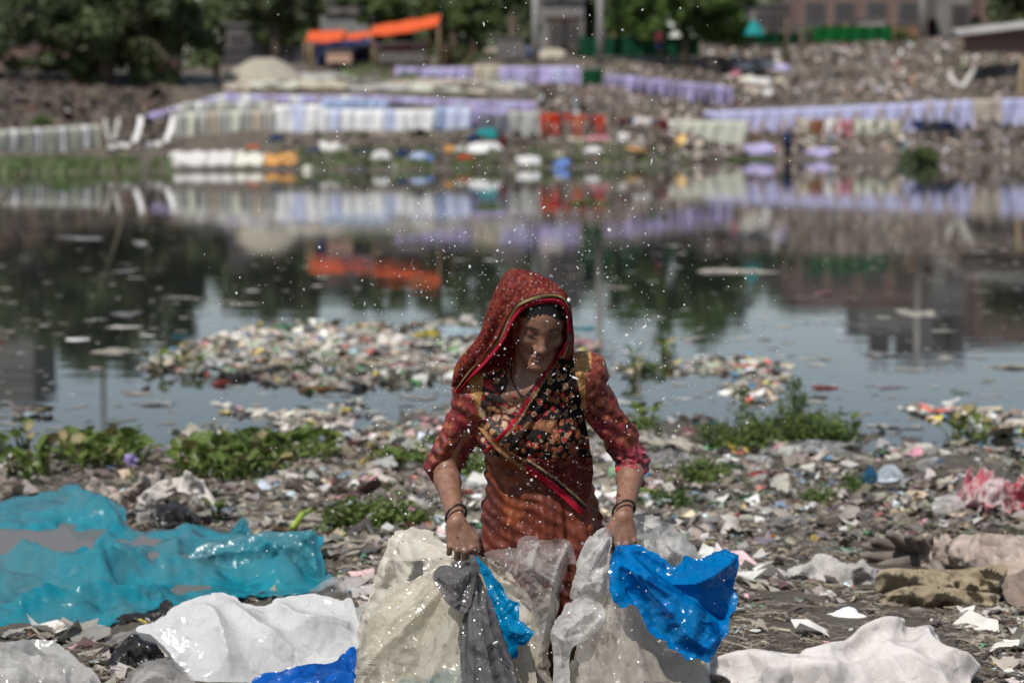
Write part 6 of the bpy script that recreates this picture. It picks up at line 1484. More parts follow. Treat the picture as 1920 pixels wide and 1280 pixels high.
sheet('clear_bag', 'small clear bag standing up behind the right end of the white sheet', 'plastic bag', [(580, 1112), (596, 1096), (612, 1084), (632, 1080), (648, 1094), (654, 1112), (654, 1128), (620, 1130)], (620, 1150), 50, 'film_clear', .06, .05, 20, (36, .02, 95), (14, .006, 5), step=3, off=(0, .1, 0))
sheet('white_sheet', 'greyish white rag end hanging off the right end of the white sheet', 'plastic sheet', [(640, 1126), (668, 1140), (690, 1128), (676, 1160), (690, 1180), (680, 1210), (662, 1212), (660, 1170)], (670, 1230), 45, 'film_milky', .04, .04, 18, (36, .02, 97), (14, .006, 5), step=3)

# white woven cloth at lower right
M['woven'] = rag('woven_cloth', (.58, .55, .535), (.45, .40, .37), .5)
sheet('woven_cloth', 'pinkish white woven cloth with soft folds at lower right', 'cloth', [(1330, 1262), (1326, 1246), (1345, 1232), (1385, 1220), (1430, 1218), (1500, 1226), (1545, 1212), (1575, 1208), (1600, 1190), (1640, 1172), (1668, 1164), (1694, 1162), (1700, 1176), (1738, 1172), (1752, 1180), (1768, 1206), (1798, 1216), (1826, 1236), (1838, 1252), (1820, 1275), (1800, 1340), (1400, 1340), (1370, 1276)], (1580, 1330), 34, 'woven', .09, .08, 40, (150, .022, 101), None, (), [([(1690, 1166), (1640, 1190), (1560, 1235), (1510, 1245)], 17, .055), ([(1745, 1178), (1740, 1215), (1780, 1250), (1830, 1252)], 16, .05), ([(1340, 1250), (1400, 1252), (1490, 1270), (1560, 1290)], 18, .035)], jag=0, step=4, soft=True)
# khaki canvas bundle
M['canvas'] = rag('khaki_canvas', (.31, .26, .175), (.13, .105, .07), 1.3)
e = empty('canvas_bundle', G(1760, 1145, .06), 'folded khaki canvas bundle lying in front of the pale log', 'canvas bundle')
pt, n = lean(1750, 1150, 62); pt = pt + np.array([0, -.02, .03])
pillow('upper_fold', [(1646, 1072), (1700, 1066), (1770, 1068), (1830, 1064), (1886, 1058), (1884, 1090), (1876, 1118), (1862, 1138), (1800, 1120), (1720, 1108), (1668, 1112), (1644, 1120)], pt + [0, .06, 0], n, .06, .10, 26, (48, .05, 111), None, [], [([(1650, 1082), (1760, 1086), (1880, 1072)], 14, .03)], 0, 3.2, M['canvas'], e, soft=True)
pillow('lower_fold', [(1645, 1124), (1665, 1110), (1705, 1098), (1760, 1098), (1810, 1106), (1862, 1112), (1868, 1130), (1845, 1142), (1800, 1148), (1740, 1148), (1690, 1142)], pt + [0, -.06, .0], n, .07, .08, 20, (44, .045, 113), None, [], [], 0, 3.2, M['canvas'], e, soft=True)
# grey cloth rag and the bleached log
M['grey_rag'] = rag('grey_rag', (.46, .44, .42), (.2, .18, .16), 1.2)
sheet('grey_rag', 'grey white crumpled rag lying left of the khaki canvas bundle', 'rag', [(1440, 1088), (1462, 1072), (1500, 1060), (1530, 1050), (1570, 1052), (1600, 1060), (1640, 1064), (1668, 1068), (1650, 1082), (1648, 1108), (1622, 1116), (1590, 1108), (1548, 1100), (1520, 1082), (1490, 1078), (1462, 1090)], (1550, 1122), 35, 'grey_rag', .07, .06, 24, (50, .05, 121), None, step=3.2, soft=True)
M['driftwood'] = rag('driftwood', (.42, .35, .30), (.17, .13, .10), 1.6, 0)
mb = MB(); q_ = [G(1720, 1048, .10), G(1770, 1040, .13), G(1820, 1044, .14), G(1880, 1056, .14), G(1990, 1075, .12)]
pp = catmull(q_, 40); rad = .056 + .022 * np.array([float(vnoise(k * .4, 1.3, 0, 5)) for k in range(40)]) + np.linspace(0, .04, 40)
mb.tube(pp, rad, 16); V, Fs, C = mb.get(); V = V + .022 * fbm(V[:, 0] * 4, V[:, 1] * 14, V[:, 2] * 14, 7, 3)[:, None] * np.array([0, .6, 1])
e = empty('log', G(1800, 1060, .05), 'bleached driftwood log at the right behind the khaki bundle', 'log'); obj('trunk', V - np.array(e.location), Fs, M['driftwood'], e)
mb = MB(); c_ = G(1710, 1042, .12)
for k in range(16):
    t = k / 16 * 6.283; d_ = np.array([math.cos(t) * .16, -.05 + .06 * math.sin(3 * t), math.sin(t) * .10]); mb.tube(catmull([c_ + [.12, .04, 0], c_ + d_ * .55, c_ + d_ + np.array([-.05, -.04, .01 * (k % 3)])], 8), np.linspace(.042, .012, 8), 6)
mb.build('root_end', plain('root_wood', (.17, .145, .125), .9, .35, 9, .1, .6), e, True).location = -np.array(e.location)
sheet('brown_sack', 'dirty brown sack slumped at the right edge beside the khaki bundle', 'sack', [(1880, 1090), (1900, 1076), (1960, 1070), (1990, 1120), (1960, 1150), (1900, 1136), (1884, 1120)], (1930, 1155), 45, rag('sack_brown', (.24, .19, .155), (.1, .08, .065), 1.2), .07, .07, 26, (60, .03, 125), None)
# papers
M['paper'] = plain('paper', (.7, .69, .66), .7, .08, 6, .2)
sheet('paper_sheet', 'pale torn card with an orange edge lying on the mud', 'paper', [(1512, 1158), (1550, 1150), (1590, 1136), (1612, 1150), (1640, 1164), (1600, 1172), (1545, 1170)], (1580, 1185), 18, 'paper', .02, .01, 14, (60, .012, 131), None, step=3, off=(0, 0, .02))
sheet('orange_strip', 'thin orange strip along the edge of the torn card', 'strip', [(1550, 1172), (1600, 1168), (1636, 1160), (1640, 1166), (1600, 1176), (1552, 1178)], (1600, 1186), 22, plain('orange_paper', (.55, .2, .06), .6), .02, .01, 5, (40, .004, 133), None, step=2.5, jag=0, off=(0, -.03, .02))
sheet('paper_sheet', 'narrow white strip of film lying left of the torn card', 'paper', [(1440, 1174), (1462, 1172), (1500, 1172), (1532, 1166), (1540, 1176), (1510, 1186), (1470, 1188), (1448, 1182)], (1490, 1194), 18, 'film_white', .03, .02, 10, (40, .016, 135), None, step=3, off=(0, 0, .02))
sheet('clear_film', 'scrap of clear film lying behind the pinkish white cloth', 'plastic film', [(1660, 1150), (1700, 1142), (1722, 1136), (1742, 1146), (1752, 1162), (1700, 1166), (1668, 1164)], (1700, 1172), 30, 'film_clear', .05, .03, 16, (30, .02, 137), None, step=3)
sheet('orange_scrap', 'small orange and blue scrap beside the torn card', 'scrap', [(1596, 1142), (1606, 1134), (1622, 1140), (1626, 1148), (1604, 1150)], (1610, 1152), 30, plain('orange_scrap', (.75, .22, .10), .5), .02, .01, 6, (20, .01, 139), None, step=2.5)
M['green_film'] = plastic('green_film', (.06, .22, .12), .4, .1, .3, .25, 9)
sheet('green_film', 'torn green plastic film lying between the blue sheet and the paper strip', 'plastic film', [(1400, 1118), (1440, 1112), (1480, 1120), (1520, 1118), (1556, 1126), (1548, 1138), (1500, 1136), (1470, 1146), (1430, 1140)], (1480, 1146), 16, 'green_film', .03, .01, 14, (30, .025, 141), None, step=3, off=(0, 0, .01))
sheet('green_film', 'dull green film scrap lying beyond the white stick', 'plastic film', [(1550, 1034), (1575, 1024), (1610, 1030), (1615, 1044), (1580, 1048), (1556, 1044)], (1580, 1050), 20, 'green_film', .03, .01, 12, (30, .02, 143), None, step=3)
# dirty white heap behind the teal sheet at left and other large sheets
sheet('dirty_sheet', 'dirty white cloth draped in a heap behind the teal sheet', 'cloth', [(258, 936), (280, 915), (310, 898), (345, 892), (378, 900), (392, 918), (402, 940), (386, 948), (362, 944), (352, 925), (330, 922), (300, 936), (282, 950)], (330, 965), 48, rag('dirty_white', (.58, .54, .50), (.3, .26, .22), 1.2), .08, .06, 18, (36, .06, 151), None, step=2.8, soft=True, off=(0, 0, .03))
sheet('dirty_sheet', 'brownish pink cloth lying left of the dirty white heap', 'cloth', [(150, 915), (190, 908), (225, 918), (250, 912), (285, 890), (310, 884), (300, 900), (268, 930), (240, 948), (215, 940)], (240, 960), 40, rag('pinkish_dirty', (.44, .37, .33), (.2, .16, .13), 1.2), .07, .05, 16, (36, .06, 153), None, step=2.8, soft=True, off=(0, .1, .03))
sheet('black_bag', 'muddy black bag in front of the dirty white heap', 'plastic bag', [(284, 985), (286, 955), (305, 945), (330, 940), (352, 952), (372, 966), (370, 978), (330, 984)], (330, 990), 45, 'film_black', .06, .05, 18, (34, .03, 155), (14, .008, 3), step=3, off=(0, .05, .02))
sheet('pink_net', 'heap of pink and white plastic netting at the right', 'netting', [(1790, 935), (1806, 905), (1836, 888), (1858, 884), (1880, 896), (1925, 905), (1960, 930), (1960, 952), (1880, 952), (1840, 945), (1800, 952)], (1860, 965), 40, plastic('pink_net', (.60, .50, .49), .3, .1, .5, .3, 14, (.55, .06, .10), .44, .56), .06, .06, 14, (30, .09, 161), (11, .03, 3), jag=14, step=2.6, off=(0, 0, .02))
sheet('pale_bag', 'pale crumpled bag lying left of the pink netting', 'plastic bag', [(1745, 950), (1760, 930), (1785, 926), (1808, 940), (1800, 955), (1765, 962)], (1775, 968), 40, 'film_milky', .06, .05, 16, (30, .03, 163), (12, .008, 3), step=3)
sheet('blue_bag', 'deep blue torn bag half under a pale one on the right shore', 'plastic bag', [(1608, 898), (1618, 886), (1632, 872), (1640, 884), (1648, 900), (1628, 906)], (1628, 908), 45, plastic('deep_blue', (.02, .09, .17), .3, 0), .05, .04, 12, (24, .02, 165), None, step=2.6)
sheet('pale_bag', 'pale bluish bag beside the deep blue one on the right shore', 'plastic bag', [(1640, 900), (1650, 880), (1672, 872), (1690, 884), (1696, 896), (1672, 904)], (1668, 908), 42, plastic('bluish_white', (.45, .50, .56), .3, .05), .06, .05, 14, (26, .02, 167), None, step=2.6)
# ================================================================ LITTER, RAFTS, PLANTS, SPRAY
def fan_points(n, seed, py0, py1, px0=-120, px1=2040):
    r = np.random.RandomState(seed); d = CAM_H * F / (r.uniform(py0, py1, n) - 205); px = r.uniform(px0, px1, n)
    x = (px - 960) / F * d / .9955; return np.stack([x, d], 1), r
PALN = [(.155, .13, .105), (.22, .19, .155), (.10, .085, .07), (.32, .285, .24), (.055, .048, .043), (.56, .55, .53), (.22, .215, .205), (.42, .13, .10), (.10, .19, .30), (.09, .25, .13), (.55, .42, .08), (.60, .30, .36), (.40, .52, .55), (.46, .36, .26)]
WN = [9, 7, 8, 4, 4, 1.0, 6, .5, .7, .6, .35, .55, .8, 1.2]
def on_ground(xy): return np.concatenate([xy, np.maximum(ground_z(xy[:, 0], xy[:, 1]), .002)[:, None]], 1)
NOGO = [np.array([(G(px, py, .05))[:2] for px, py in q]) for q in ([(-160, 1200), (300, 1140), (620, 1092), (600, 1000), (240, 980), (210, 935), (100, 920), (-160, 960)],)]
def clear_of(p):
    k = np.ones(len(p), bool)
    for q in NOGO: k &= ~in_poly(p[:, 0], p[:, 1], q)
    qx, qy = proj(np.concatenate([p, np.maximum(ground_z(p[:, 0], p[:, 1], False), 0)[:, None]], 1))
    for q in SHEETS: k &= ~in_poly(qx, qy, np.array(q, float))
    return k & (np.hypot(p[:, 0] - W0[0], p[:, 1] - W0[1]) > .12)
xy, r = fan_points(100000, 31, 780, 1480, -380, 2300); g = ground_z(xy[:, 0], xy[:, 1]); w = np.interp(px_of(xy[:, 0], xy[:, 1]), NEAR_PX, NEAR_D) - xy[:, 1]
dens = np.clip(.55 + .6 * fbm(xy[:, 0] * .9, xy[:, 1] * .9, None, 35, 3), .08, 1) * np.where(g < -.02, .10, 1) * smooth(-.8, .3, w)
dens = dens * (1 + .6 * smooth(2.4, .8, w)) * np.where((px_of(xy[:, 0], xy[:, 1]) < 640) & (w < 1.2), .55, 1)
xy = xy[(r.uniform(0, 1, len(xy)) < dens) & clear_of(xy)]; n = len(xy)
bump_ = .03 * np.clip(fbm(xy[:, 0] * 1.6, xy[:, 1] * 1.6, None, 37, 2), 0, 1) * r.uniform(0, 1, n)
pts = on_ground(xy); pts[:, 2] += bump_
kk = r.uniform(0, 1, n) < .045; o_ = scrap_cloud('film_litter', pts[kk], np.clip(r.gamma(1.6, .026, kk.sum()) + .03, .03, .12), [(.5, .48, .45), (.60, .59, .57), (.36, .34, .31), (.25, .23, .2), (.45, .5, .55), (.5, .34, .34)], [3, 1.6, 6, 6, .5, .5], M['scrap'], 43, .2, zn=.34)
o_.data.polygons.foreach_set('use_smooth', np.ones(len(o_.data.polygons), bool))
scrap_cloud('shore_litter', pts, np.clip(r.gamma(1.4, .016, n) + .010, .010, .11) * np.interp(pts[:, 1], [6.5, 9.2, 11], [.4, .7, 1]), PALN, WN, M['scrap'], 41, .24, zn=.22)
# sticks, straws and fibres trodden into the mud
def fibre_cloud(name, pts, lens, widths, palette, mat, seed):
    r = np.random.RandomState(seed); n = len(pts); a = r.normal(0, .75, n) + (r.uniform(0, 1, n) < .25) * 1.5; d = np.stack([np.cos(a), np.sin(a), r.normal(0, .10, n)], 1) * lens[:, None] / 2
    s_ = np.stack([-np.sin(a), np.cos(a), np.zeros(n)], 1) * widths[:, None] / 2; up = np.array([0, 0, 1.]) * widths[:, None] * .7
    mid = r.normal(0, .08, (n, 3)) * lens[:, None]; mid[:, 2] = np.abs(mid[:, 2])
    V = np.stack([pts - d - s_, pts - d + up, pts - d + s_, pts + mid - s_, pts + mid + up * 1.3, pts + mid + s_, pts + d - s_, pts + d + up, pts + d + s_], 1)
    q = np.array([[0, 1, 4, 3], [1, 2, 5, 4], [3, 4, 7, 6], [4, 5, 8, 7]]); Q = (q[None] + (np.arange(n) * 9)[:, None, None]).reshape(-1, 4)
    c = np.array(palette)[r.randint(0, len(palette), n)] * r.uniform(.7, 1.25, (n, 1))
    tag(obj(name, V.reshape(-1, 3), Q, mat, smooth_=False, col=np.repeat(c, 9, 0)), kind='stuff')
xy, r = fan_points(26000, 51, 880, 1480, -300, 2220); g = ground_z(xy[:, 0], xy[:, 1]); xy = xy[(g > -.02) & clear_of(xy)]; n = len(xy)
fibre_cloud('straw', on_ground(xy) + [0, 0, .006], np.random.RandomState(5).gamma(2.0, .022, n) + .015, np.random.RandomState(6).gamma(1.6, .0011, n) + .0014, [(.24, .2, .15), (.34, .29, .22), (.13, .105, .08), (.18, .155, .125), (.07, .06, .05)], M['scrap'], 53)

# rafts of floating rubbish
ISLAND = [(268, 690), (300, 668), (350, 645), (420, 628), (500, 612), (560, 606), (640, 612), (700, 608), (780, 612), (850, 604), (940, 612), (1040, 622), (1100, 640), (1120, 660), (1080, 690), (1000, 705), (930, 712), (840, 715), (740, 722), (660, 732), (560, 726), (480, 714), (400, 706), (330, 702)]
def raft_points(poly, n, seed, h=0.0, edge=18):
    r = np.random.RandomState(seed); p = np.array(poly, float); q = r.uniform(p.min(0) - 6, p.max(0) + 6, (n * 3, 2))
    sd = poly_sd(q[:, 0], q[:, 1], p) + 10 * vnoise(q[:, 0] * .05, q[:, 1] * .12, None, seed)
    k = r.uniform(0, 1, len(q)) < smooth(-4, edge * .9, sd) * np.clip(.75 + .9 * fbm(q[:, 0] * .02, q[:, 1] * .06, None, seed + 4, 2), .08, 1); q, sd = q[k][:n], sd[k][:n]
    g = G(q[:, 0], q[:, 1], 0); g[:, 2] = .004 + h * smooth(0, edge * 2, sd) * (.5 + .5 * vnoise(g[:, 0] * 1.3, g[:, 1] * .9, None, seed + 1)); return g, r
PALI = [(.27, .245, .20), (.38, .355, .31), (.17, .15, .12), (.10, .085, .07), (.60, .58, .55), (.22, .26, .17), (.36, .30, .22), (.5, .12, .10), (.06, .18, .32), (.10, .30, .13), (.60, .48, .06), (.6, .28, .34), (.33, .48, .50)]
WI = [7, 5, 6, 4.5, 2.6, 3, 3.5, .6, .7, .9, .5, .5, .7]
def raft_points(poly, n, seed, h=0.0, edge=18):
    r = np.random.RandomState(seed); p = np.array(poly, float); q = r.uniform(p.min(0) - 6, p.max(0) + 6, (n * 3, 2))
    sd = poly_sd(q[:, 0], q[:, 1], p) + 10 * vnoise(q[:, 0] * .05, q[:, 1] * .12, None, seed)
    k = r.uniform(0, 1, len(q)) < smooth(-4, edge * .9, sd) * np.clip(.75 + .9 * fbm(q[:, 0] * .02, q[:, 1] * .06, None, seed + 4, 2), .08, 1); q, sd = q[k][:n], sd[k][:n]
    g = G(q[:, 0], q[:, 1], 0); g[:, 2] = .004 + h * smooth(0, edge * 2, sd) * (.5 + .5 * vnoise(g[:, 0] * 1.3, g[:, 1] * .9, None, seed + 1)); return g, r
PALI = [(.34, .31, .26), (.48, .45, .40), (.22, .19, .15), (.12, .10, .08), (.64, .62, .58), (.30, .33, .26), (.44, .36, .27), (.5, .12, .10), (.08, .20, .32), (.12, .30, .14), (.62, .50, .06), (.6, .28, .34), (.35, .50, .52)]
WI = [7, 6, 5, 3.5, 3.5, 3, 3, .7, .7, .8, .6, .6, .8]
g, r = raft_points(ISLAND, 14000, 61, .02); scrap_cloud('raft_litter', g, np.clip(r.gamma(1.4, .022, len(g)) + .014, 0, .12), PALI, WI, M['scrap'], 63, .22, zn=.22)
for k, (poly, n, h) in enumerate([([(1240, 690), (1290, 678), (1350, 672), (1420, 672), (1480, 690), (1470, 705), (1420, 712), (1380, 704), (1300, 700)], 620, .08), ([(1355, 722), (1400, 712), (1460, 718), (1472, 738), (1420, 752), (1370, 742)], 330, .07),
        ([(400, 768), (460, 762), (505, 768), (500, 782), (430, 784)], 150, .02), ([(500, 780), (560, 770), (620, 776), (640, 760), (690, 758), (690, 780), (640, 800), (560, 806), (510, 796)], 420, .03), ([(330, 815), (400, 800), (440, 812), (400, 822)], 110, .02),
        ([(1670, 770), (1740, 758), (1800, 765), (1900, 772), (1990, 790), (1990, 800), (1880, 795), (1760, 785)], 520, .05), ([(1640, 850), (1760, 838), (1860, 842), (1990, 830), (1990, 862), (1860, 872), (1700, 868)], 700, .05), ([(1120, 690), (1160, 688), (1180, 700), (1170, 715), (1130, 712)], 90, .03), ([(1780, 790), (1860, 795), (1940, 800), (1940, 815), (1830, 812)], 240, .04),
        ([(700, 790), (780, 770), (850, 780), (850, 830), (700, 835)], 420, .03), ([(600, 840), (700, 825), (820, 830), (820, 870), (640, 880)], 520, .03), ([(20, 770), (80, 768), (90, 778), (30, 782)], 60, .02), ([(0, 640), (22, 640), (20, 650), (0, 652)], 30, .02)]):
    g, r = raft_points(poly, int(n * .7), 70 + k, h * .6, 8); scrap_cloud('raft_litter', g, r.gamma(2.0, .018, len(g)) + .018, PALI, WI, M['scrap'], 90 + k, .15, zn=.18)
# scum flecks floating apart from the rafts
fl = np.random.RandomState(8); q = np.stack([fl.uniform(-60, 1980, 1700), 400 + 440 * fl.uniform(0, 1, 1700) ** 1.1], 1); g = G(q[:, 0], q[:, 1], .003)
g = g[ground_z(g[:, 0], g[:, 1]) < -.02]; scrap_cloud('floating_scraps', g, fl.gamma(1.2, .034, len(g)) + .012, [(.42, .40, .37), (.30, .28, .24), (.2, .18, .15), (.6, .58, .55)], [4, 5, 4, 1.2], M['scrap'], 97, .0, zn=.015)

# ---- litter that stands out, each piece a thing of its own
_lm = {}
def scrap_mesh(col, v):
    k = (col, v)
    if k in _lm: return _lm[k]
    n = 9; S, T = np.meshgrid(np.linspace(-1, 1, n), np.linspace(-1, 1, n), indexing='ij'); r_ = np.maximum(np.abs(S), np.abs(T)); a = np.arctan2(T, S)
    rad = 1 + .28 * np.sin(a * 3 + v) + .22 * np.sin(a * 5 + 2 * v); X_ = S * rad * .5; Y_ = T * rad * (.34 + .05 * v)
    Z_ = .28 * (1 - r_ ** 2) * .55 + .30 * crumple(S * 1.6 + v * 7, T * 1.6, 300 + v, 3) * (1 - .4 * r_); Z_ = Z_ - Z_.min() * .6
    V = np.stack([X_, Y_, Z_], -1).reshape(-1, 3); n0 = len(V); Q = grid_faces(n, n); V2 = V.copy(); V2[:, 2] -= .03
    me = mesh('scrap', np.concatenate([V, V2]), [Q, Q[:, ::-1] + n0], M['litter_' + col], smooth_=(v % 3 != 0)); _lm[k] = me; return me
LC = dict(white=(.66, .65, .63), cream=(.5, .46, .38), tan=(.34, .28, .2), brown=(.17, .13, .1), grey=(.3, .29, .28), red=(.5, .06, .05), pink=(.6, .25, .3), orange=(.62, .26, .05), yellow=(.62, .50, .06), green=(.06, .26, .11), lime=(.35, .48, .07), blue=(.03, .14, .33), teal=(.03, .28, .34), pale_blue=(.42, .54, .60), black=(.025, .022, .022), maroon=(.2, .03, .04), pale_green=(.25, .42, .25))
for k, c in LC.items(): M['litter_' + k] = plastic('litter_' + k, c, .2, .0, .35, .18, 12, (c[0] * .5 + .06, c[1] * .5 + .05, c[2] * .5 + .04), .5, .7, spec=.35, bmp=.8)
def item(px, py, w_px, col, label, name='plastic_scrap', cat='scrap', group=None, v=None, rz=None, zs=1.0, floating=None, lift=.004, depth=None):
    g = G(px, py, .02); z = max(float(ground_z(g[0], g[1])), 0.0) + lift
    v = random.randint(0, 5) if v is None else v
    s_ = w_px / F * g[1]
    o = link(name, scrap_mesh(col, v), None, (g[0], g[1], z), (random.uniform(-.08, .08), random.uniform(-.08, .08), random.uniform(0, 6.28) if rz is None else rz), (s_, s_ * (depth or 1.2), s_ * zs))
    return tag(o, label, cat, group)
random.seed(21)
ISL = 'on the big floating rubbish raft'
for a in [(800, 630, 44, 'yellow', 'bright yellow bag ' + ISL, 1.1), (868, 628, 80, 'pale_blue', 'large pale bluish white bag at the right of the raft, beside her head scarf', .8), (532, 618, 44, 'green', 'green bag topping the left of the big floating raft', 1.0), (560, 612, 30, 'pale_green', 'pale green film beside the green bag on the raft', .8),
          (592, 657, 34, 'red', 'red scrap in the middle of the big floating raft', .7), (625, 648, 30, 'lime', 'lime green scrap right of the red one on the raft', .8), (541, 678, 24, 'pink', 'pink scrap left of the middle of the floating raft', .9), (622, 680, 22, 'blue', 'blue scrap below the lime green one on the raft', .9), (738, 688, 52, 'pink', 'salmon pink scrap near the lower right of the raft', .7),
          (376, 668, 26, 'pale_blue', 'light blue scrap at the left tip of the raft', .9), (390, 655, 34, 'yellow', 'dull yellow scrap at the left slope of the raft', .6), (392, 686, 62, 'white', 'long white bag low at the left of the raft', .7), (500, 640, 32, 'white', 'white tub half sunk in the raft under the green bag', 1.0), (838, 662, 26, 'teal', 'teal scrap close beside her head scarf on the raft', .9), (800, 656, 54, 'black', 'dark bag below the bright yellow one on the raft', .6),
          (725, 712, 26, 'green', 'green scrap at the lower edge of the raft', .8), (803, 682, 22, 'white', 'small bright white ball of film at the right of the raft', 1.1), (714, 606, 22, 'orange', 'orange scrap at the far edge of the raft', .9), (830, 680, 36, 'maroon', 'maroon rag right of the bright white ball on the raft', .6), (440, 705, 56, 'black', 'dark navy bundle with its lower side in the water at the raft', .9), (416, 716, 28, 'red', 'red end of a bundle at the lower left of the raft', .8), (600, 726, 30, 'orange', 'rusty orange scrap at the lowest edge of the raft', .6), (690, 655, 40, 'white', 'white crumpled film in the middle right of the raft', .7), (650, 690, 44, 'cream', 'cream film piece on the lower middle of the raft', .6), (480, 690, 40, 'grey', 'grey film piece on the lower left of the raft', .6)]:
    item(a[0], a[1], a[2], a[3], a[4], 'plastic_bag' if 'bag' in a[4] else 'plastic_scrap', 'bag' if 'bag' in a[4].split()[:5] else 'scrap', zs=a[5], lift=.025 if 612 < a[1] < 700 else .01)
for a in [(295, 752, 32, 'white', 'white lump of foam floating on the open water left of the raft', .8), (1545, 722, 26, 'red', 'red float alone on the water right of the small rafts', .6), (1540, 740, 22, 'tan', 'tan scrap floating just under the red float', .5), (1400, 718, 30, 'teal', 'teal scrap on the small right raft', .8), (1432, 730, 46, 'white', 'white torn bag on the small right raft', .6), (1372, 715, 24, 'teal', 'second teal scrap at the left of the small right raft', .8), (1420, 745, 30, 'pale_blue', 'pale blue scrap at the near side of the small right raft', .6), (1385, 690, 56, 'tan', 'tan bundle on the upper right raft', .6),
          (1660, 793, 44, 'white', 'narrow white strip floating left of the hyacinth clump', .3), (1710, 797, 26, 'white', 'short white strip floating right of the narrow one', .3), (1098, 645, 60, 'pink', 'pale pinkish bag seen right of her shoulder', .7), (1088, 612, 46, 'teal', 'flat pale teal strip on the water right of her head', .2), (1378, 506, 70, 'cream', 'pale cream strip floating on the far water at right', .2), (1290, 632, 44, 'cream', 'pale strip floating above the upper right raft', .2), (160, 445, 70, 'grey', 'long grey strip floating at the far left', .15), (345, 556, 56, 'cream', 'pale strip floating above the raft at left', .25), (220, 655, 60, 'cream', 'pale strip floating left of the raft', .3), (335, 628, 24, 'teal', 'small teal and white scrap floating left of the raft', .6), (455, 568, 50, 'cream', 'pale strip on the dark water right of the left tree reflection', .2), (235, 586, 40, 'grey', 'grey strip on the dark tree reflection', .2), (190, 596, 24, 'white', 'small white scrap on the dark tree reflection', .4), (265, 455, 16, 'white', 'round white speck far out on the dark reflection', .8), (230, 506, 36, 'grey', 'pale fleck on the far dark reflection', .2), (1545, 548, 30, 'pink', 'small pinkish scrap far out on the right water', .4), (1720, 586, 60, 'cream', 'long pale strip on the reflection of the grey building', .2), (1895, 684, 44, 'cream', 'pale scraps floating at the right edge', .4), (1650, 660, 50, 'grey', 'grey strip under the grey building reflection', .2), (1160, 536, 36, 'cream', 'small pale scrap on the green tree reflection', .3)]:
    item(a[0], a[1], a[2], a[3], a[4], 'floating_scrap', 'floating scrap', zs=a[5], depth=1.5)
for a in [(1420, 907, 46, 'red', 'red and white packet lying on the mud right of the low green weed', .7), (1424, 902, 30, 'white', 'white top of the red packet on the mud', .8), (1440, 1022, 44, 'orange', 'orange wrapper lying above the white stick', .7), (1401, 1034, 24, 'maroon', 'dark red bottle cap left of the orange wrapper', .9), (1422, 1058, 30, 'yellow', 'small flat yellow scrap below the white stick', .3), (1410, 948, 44, 'green', 'glossy green bottle fragment on the mud', .7), (1662, 1052, 56, 'orange', 'pale orange scrap behind the grey white rag', .5), (1355, 868, 40, 'pink', 'pink scrap above the low green weed', .7), (1395, 838, 30, 'green', 'green bottle end under the feathery weed', .9), (1326, 795, 26, 'teal', 'small teal scrap on the far shore ridge', .8), (1292, 806, 34, 'pink', 'pale red scrap on the far shore ridge', .7), (1385, 978, 40, 'red', 'red and white wrapper behind the blue sheet', .5), (1490, 925, 30, 'green', 'tiny green scrap right of the red packet', .4), (1540, 835, 26, 'maroon', 'maroon scrap at the right shore ridge', .6), (1530, 842, 120, 'grey', 'big grey plastic bag slumped on the right shore ridge', .5), (1245, 840, 150, 'cream', 'big pale heap of film on the right shore ridge beside her sleeve', .6), (1260, 870, 110, 'grey', 'grey film heap below the pale heap beside her sleeve', .5), (1440, 870, 60, 'white', 'white film scrap right of the feathery weed', .5), (1600, 868, 70, 'cream', 'cream film spread near the right water edge', .4), (1690, 985, 80, 'tan', 'tan rag half sunk in wet mud at right', .35), (1590, 1000, 80, 'brown', 'brown rag pressed into the mud at right', .3), (1480, 990, 80, 'grey', 'long grey rag across the mud behind the blue sheet', .3), (1880, 1000, 70, 'tan', 'pale tan slat of rubbish near the right edge', .3), (880, 920, 70, 'white', 'pale white bag on the mud just left of her sleeve', .6), (640, 900, 70, 'cream', 'cream film on the mud right of the hyacinths', .4), (424, 960, 44, 'pale_blue', 'crumpled pale blue bag right of the muddy black bag', .6), (527, 940, 28, 'white', 'small white piece of foam on the mud behind the teal sheet', .6), (575, 962, 40, 'yellow', 'dull yellow stick like scrap above the teal sheet', .4), (700, 860, 40, 'maroon', 'dark maroon rag among the shore litter left of her arm', .5), (740, 840, 60, 'pink', 'faded pink film among the shore litter left of her arm', .4), (500, 1030, 0.1, 'red', '', .1), (1590, 1188, 40, 'blue', 'small blue scrap in front of the torn card', .3), (1420, 1170, 40, 'tan', 'tan splinter of wood beside the paper strip', .3), (640, 1040, 60, 'cream', 'cream slat lying right of the rolled teal fold', .3), (700, 1075, 60, 'tan', 'tan rag between the teal sheet and the cream plastic', .3), (1740, 1188, 30, 'cream', 'small cream scrap on the dry straw at right', .4), (284, 975, 0.1, 'red', '', .1), (260, 835, 40, 'white', 'white film caught among the hyacinths', .4), (395, 870, 30, 'white', 'white scrap among the hyacinths at the middle', .6), (60, 895, 60, 'white', 'pale film in the wet mud above the teal sheet', .4), (1200, 935, 60, 'lime', 'yellowish green scrap behind her right wrist', .4)]:
    if a[4]: item(a[0], a[1], a[2], a[3], a[4], 'litter_scrap', 'litter', zs=a[5])
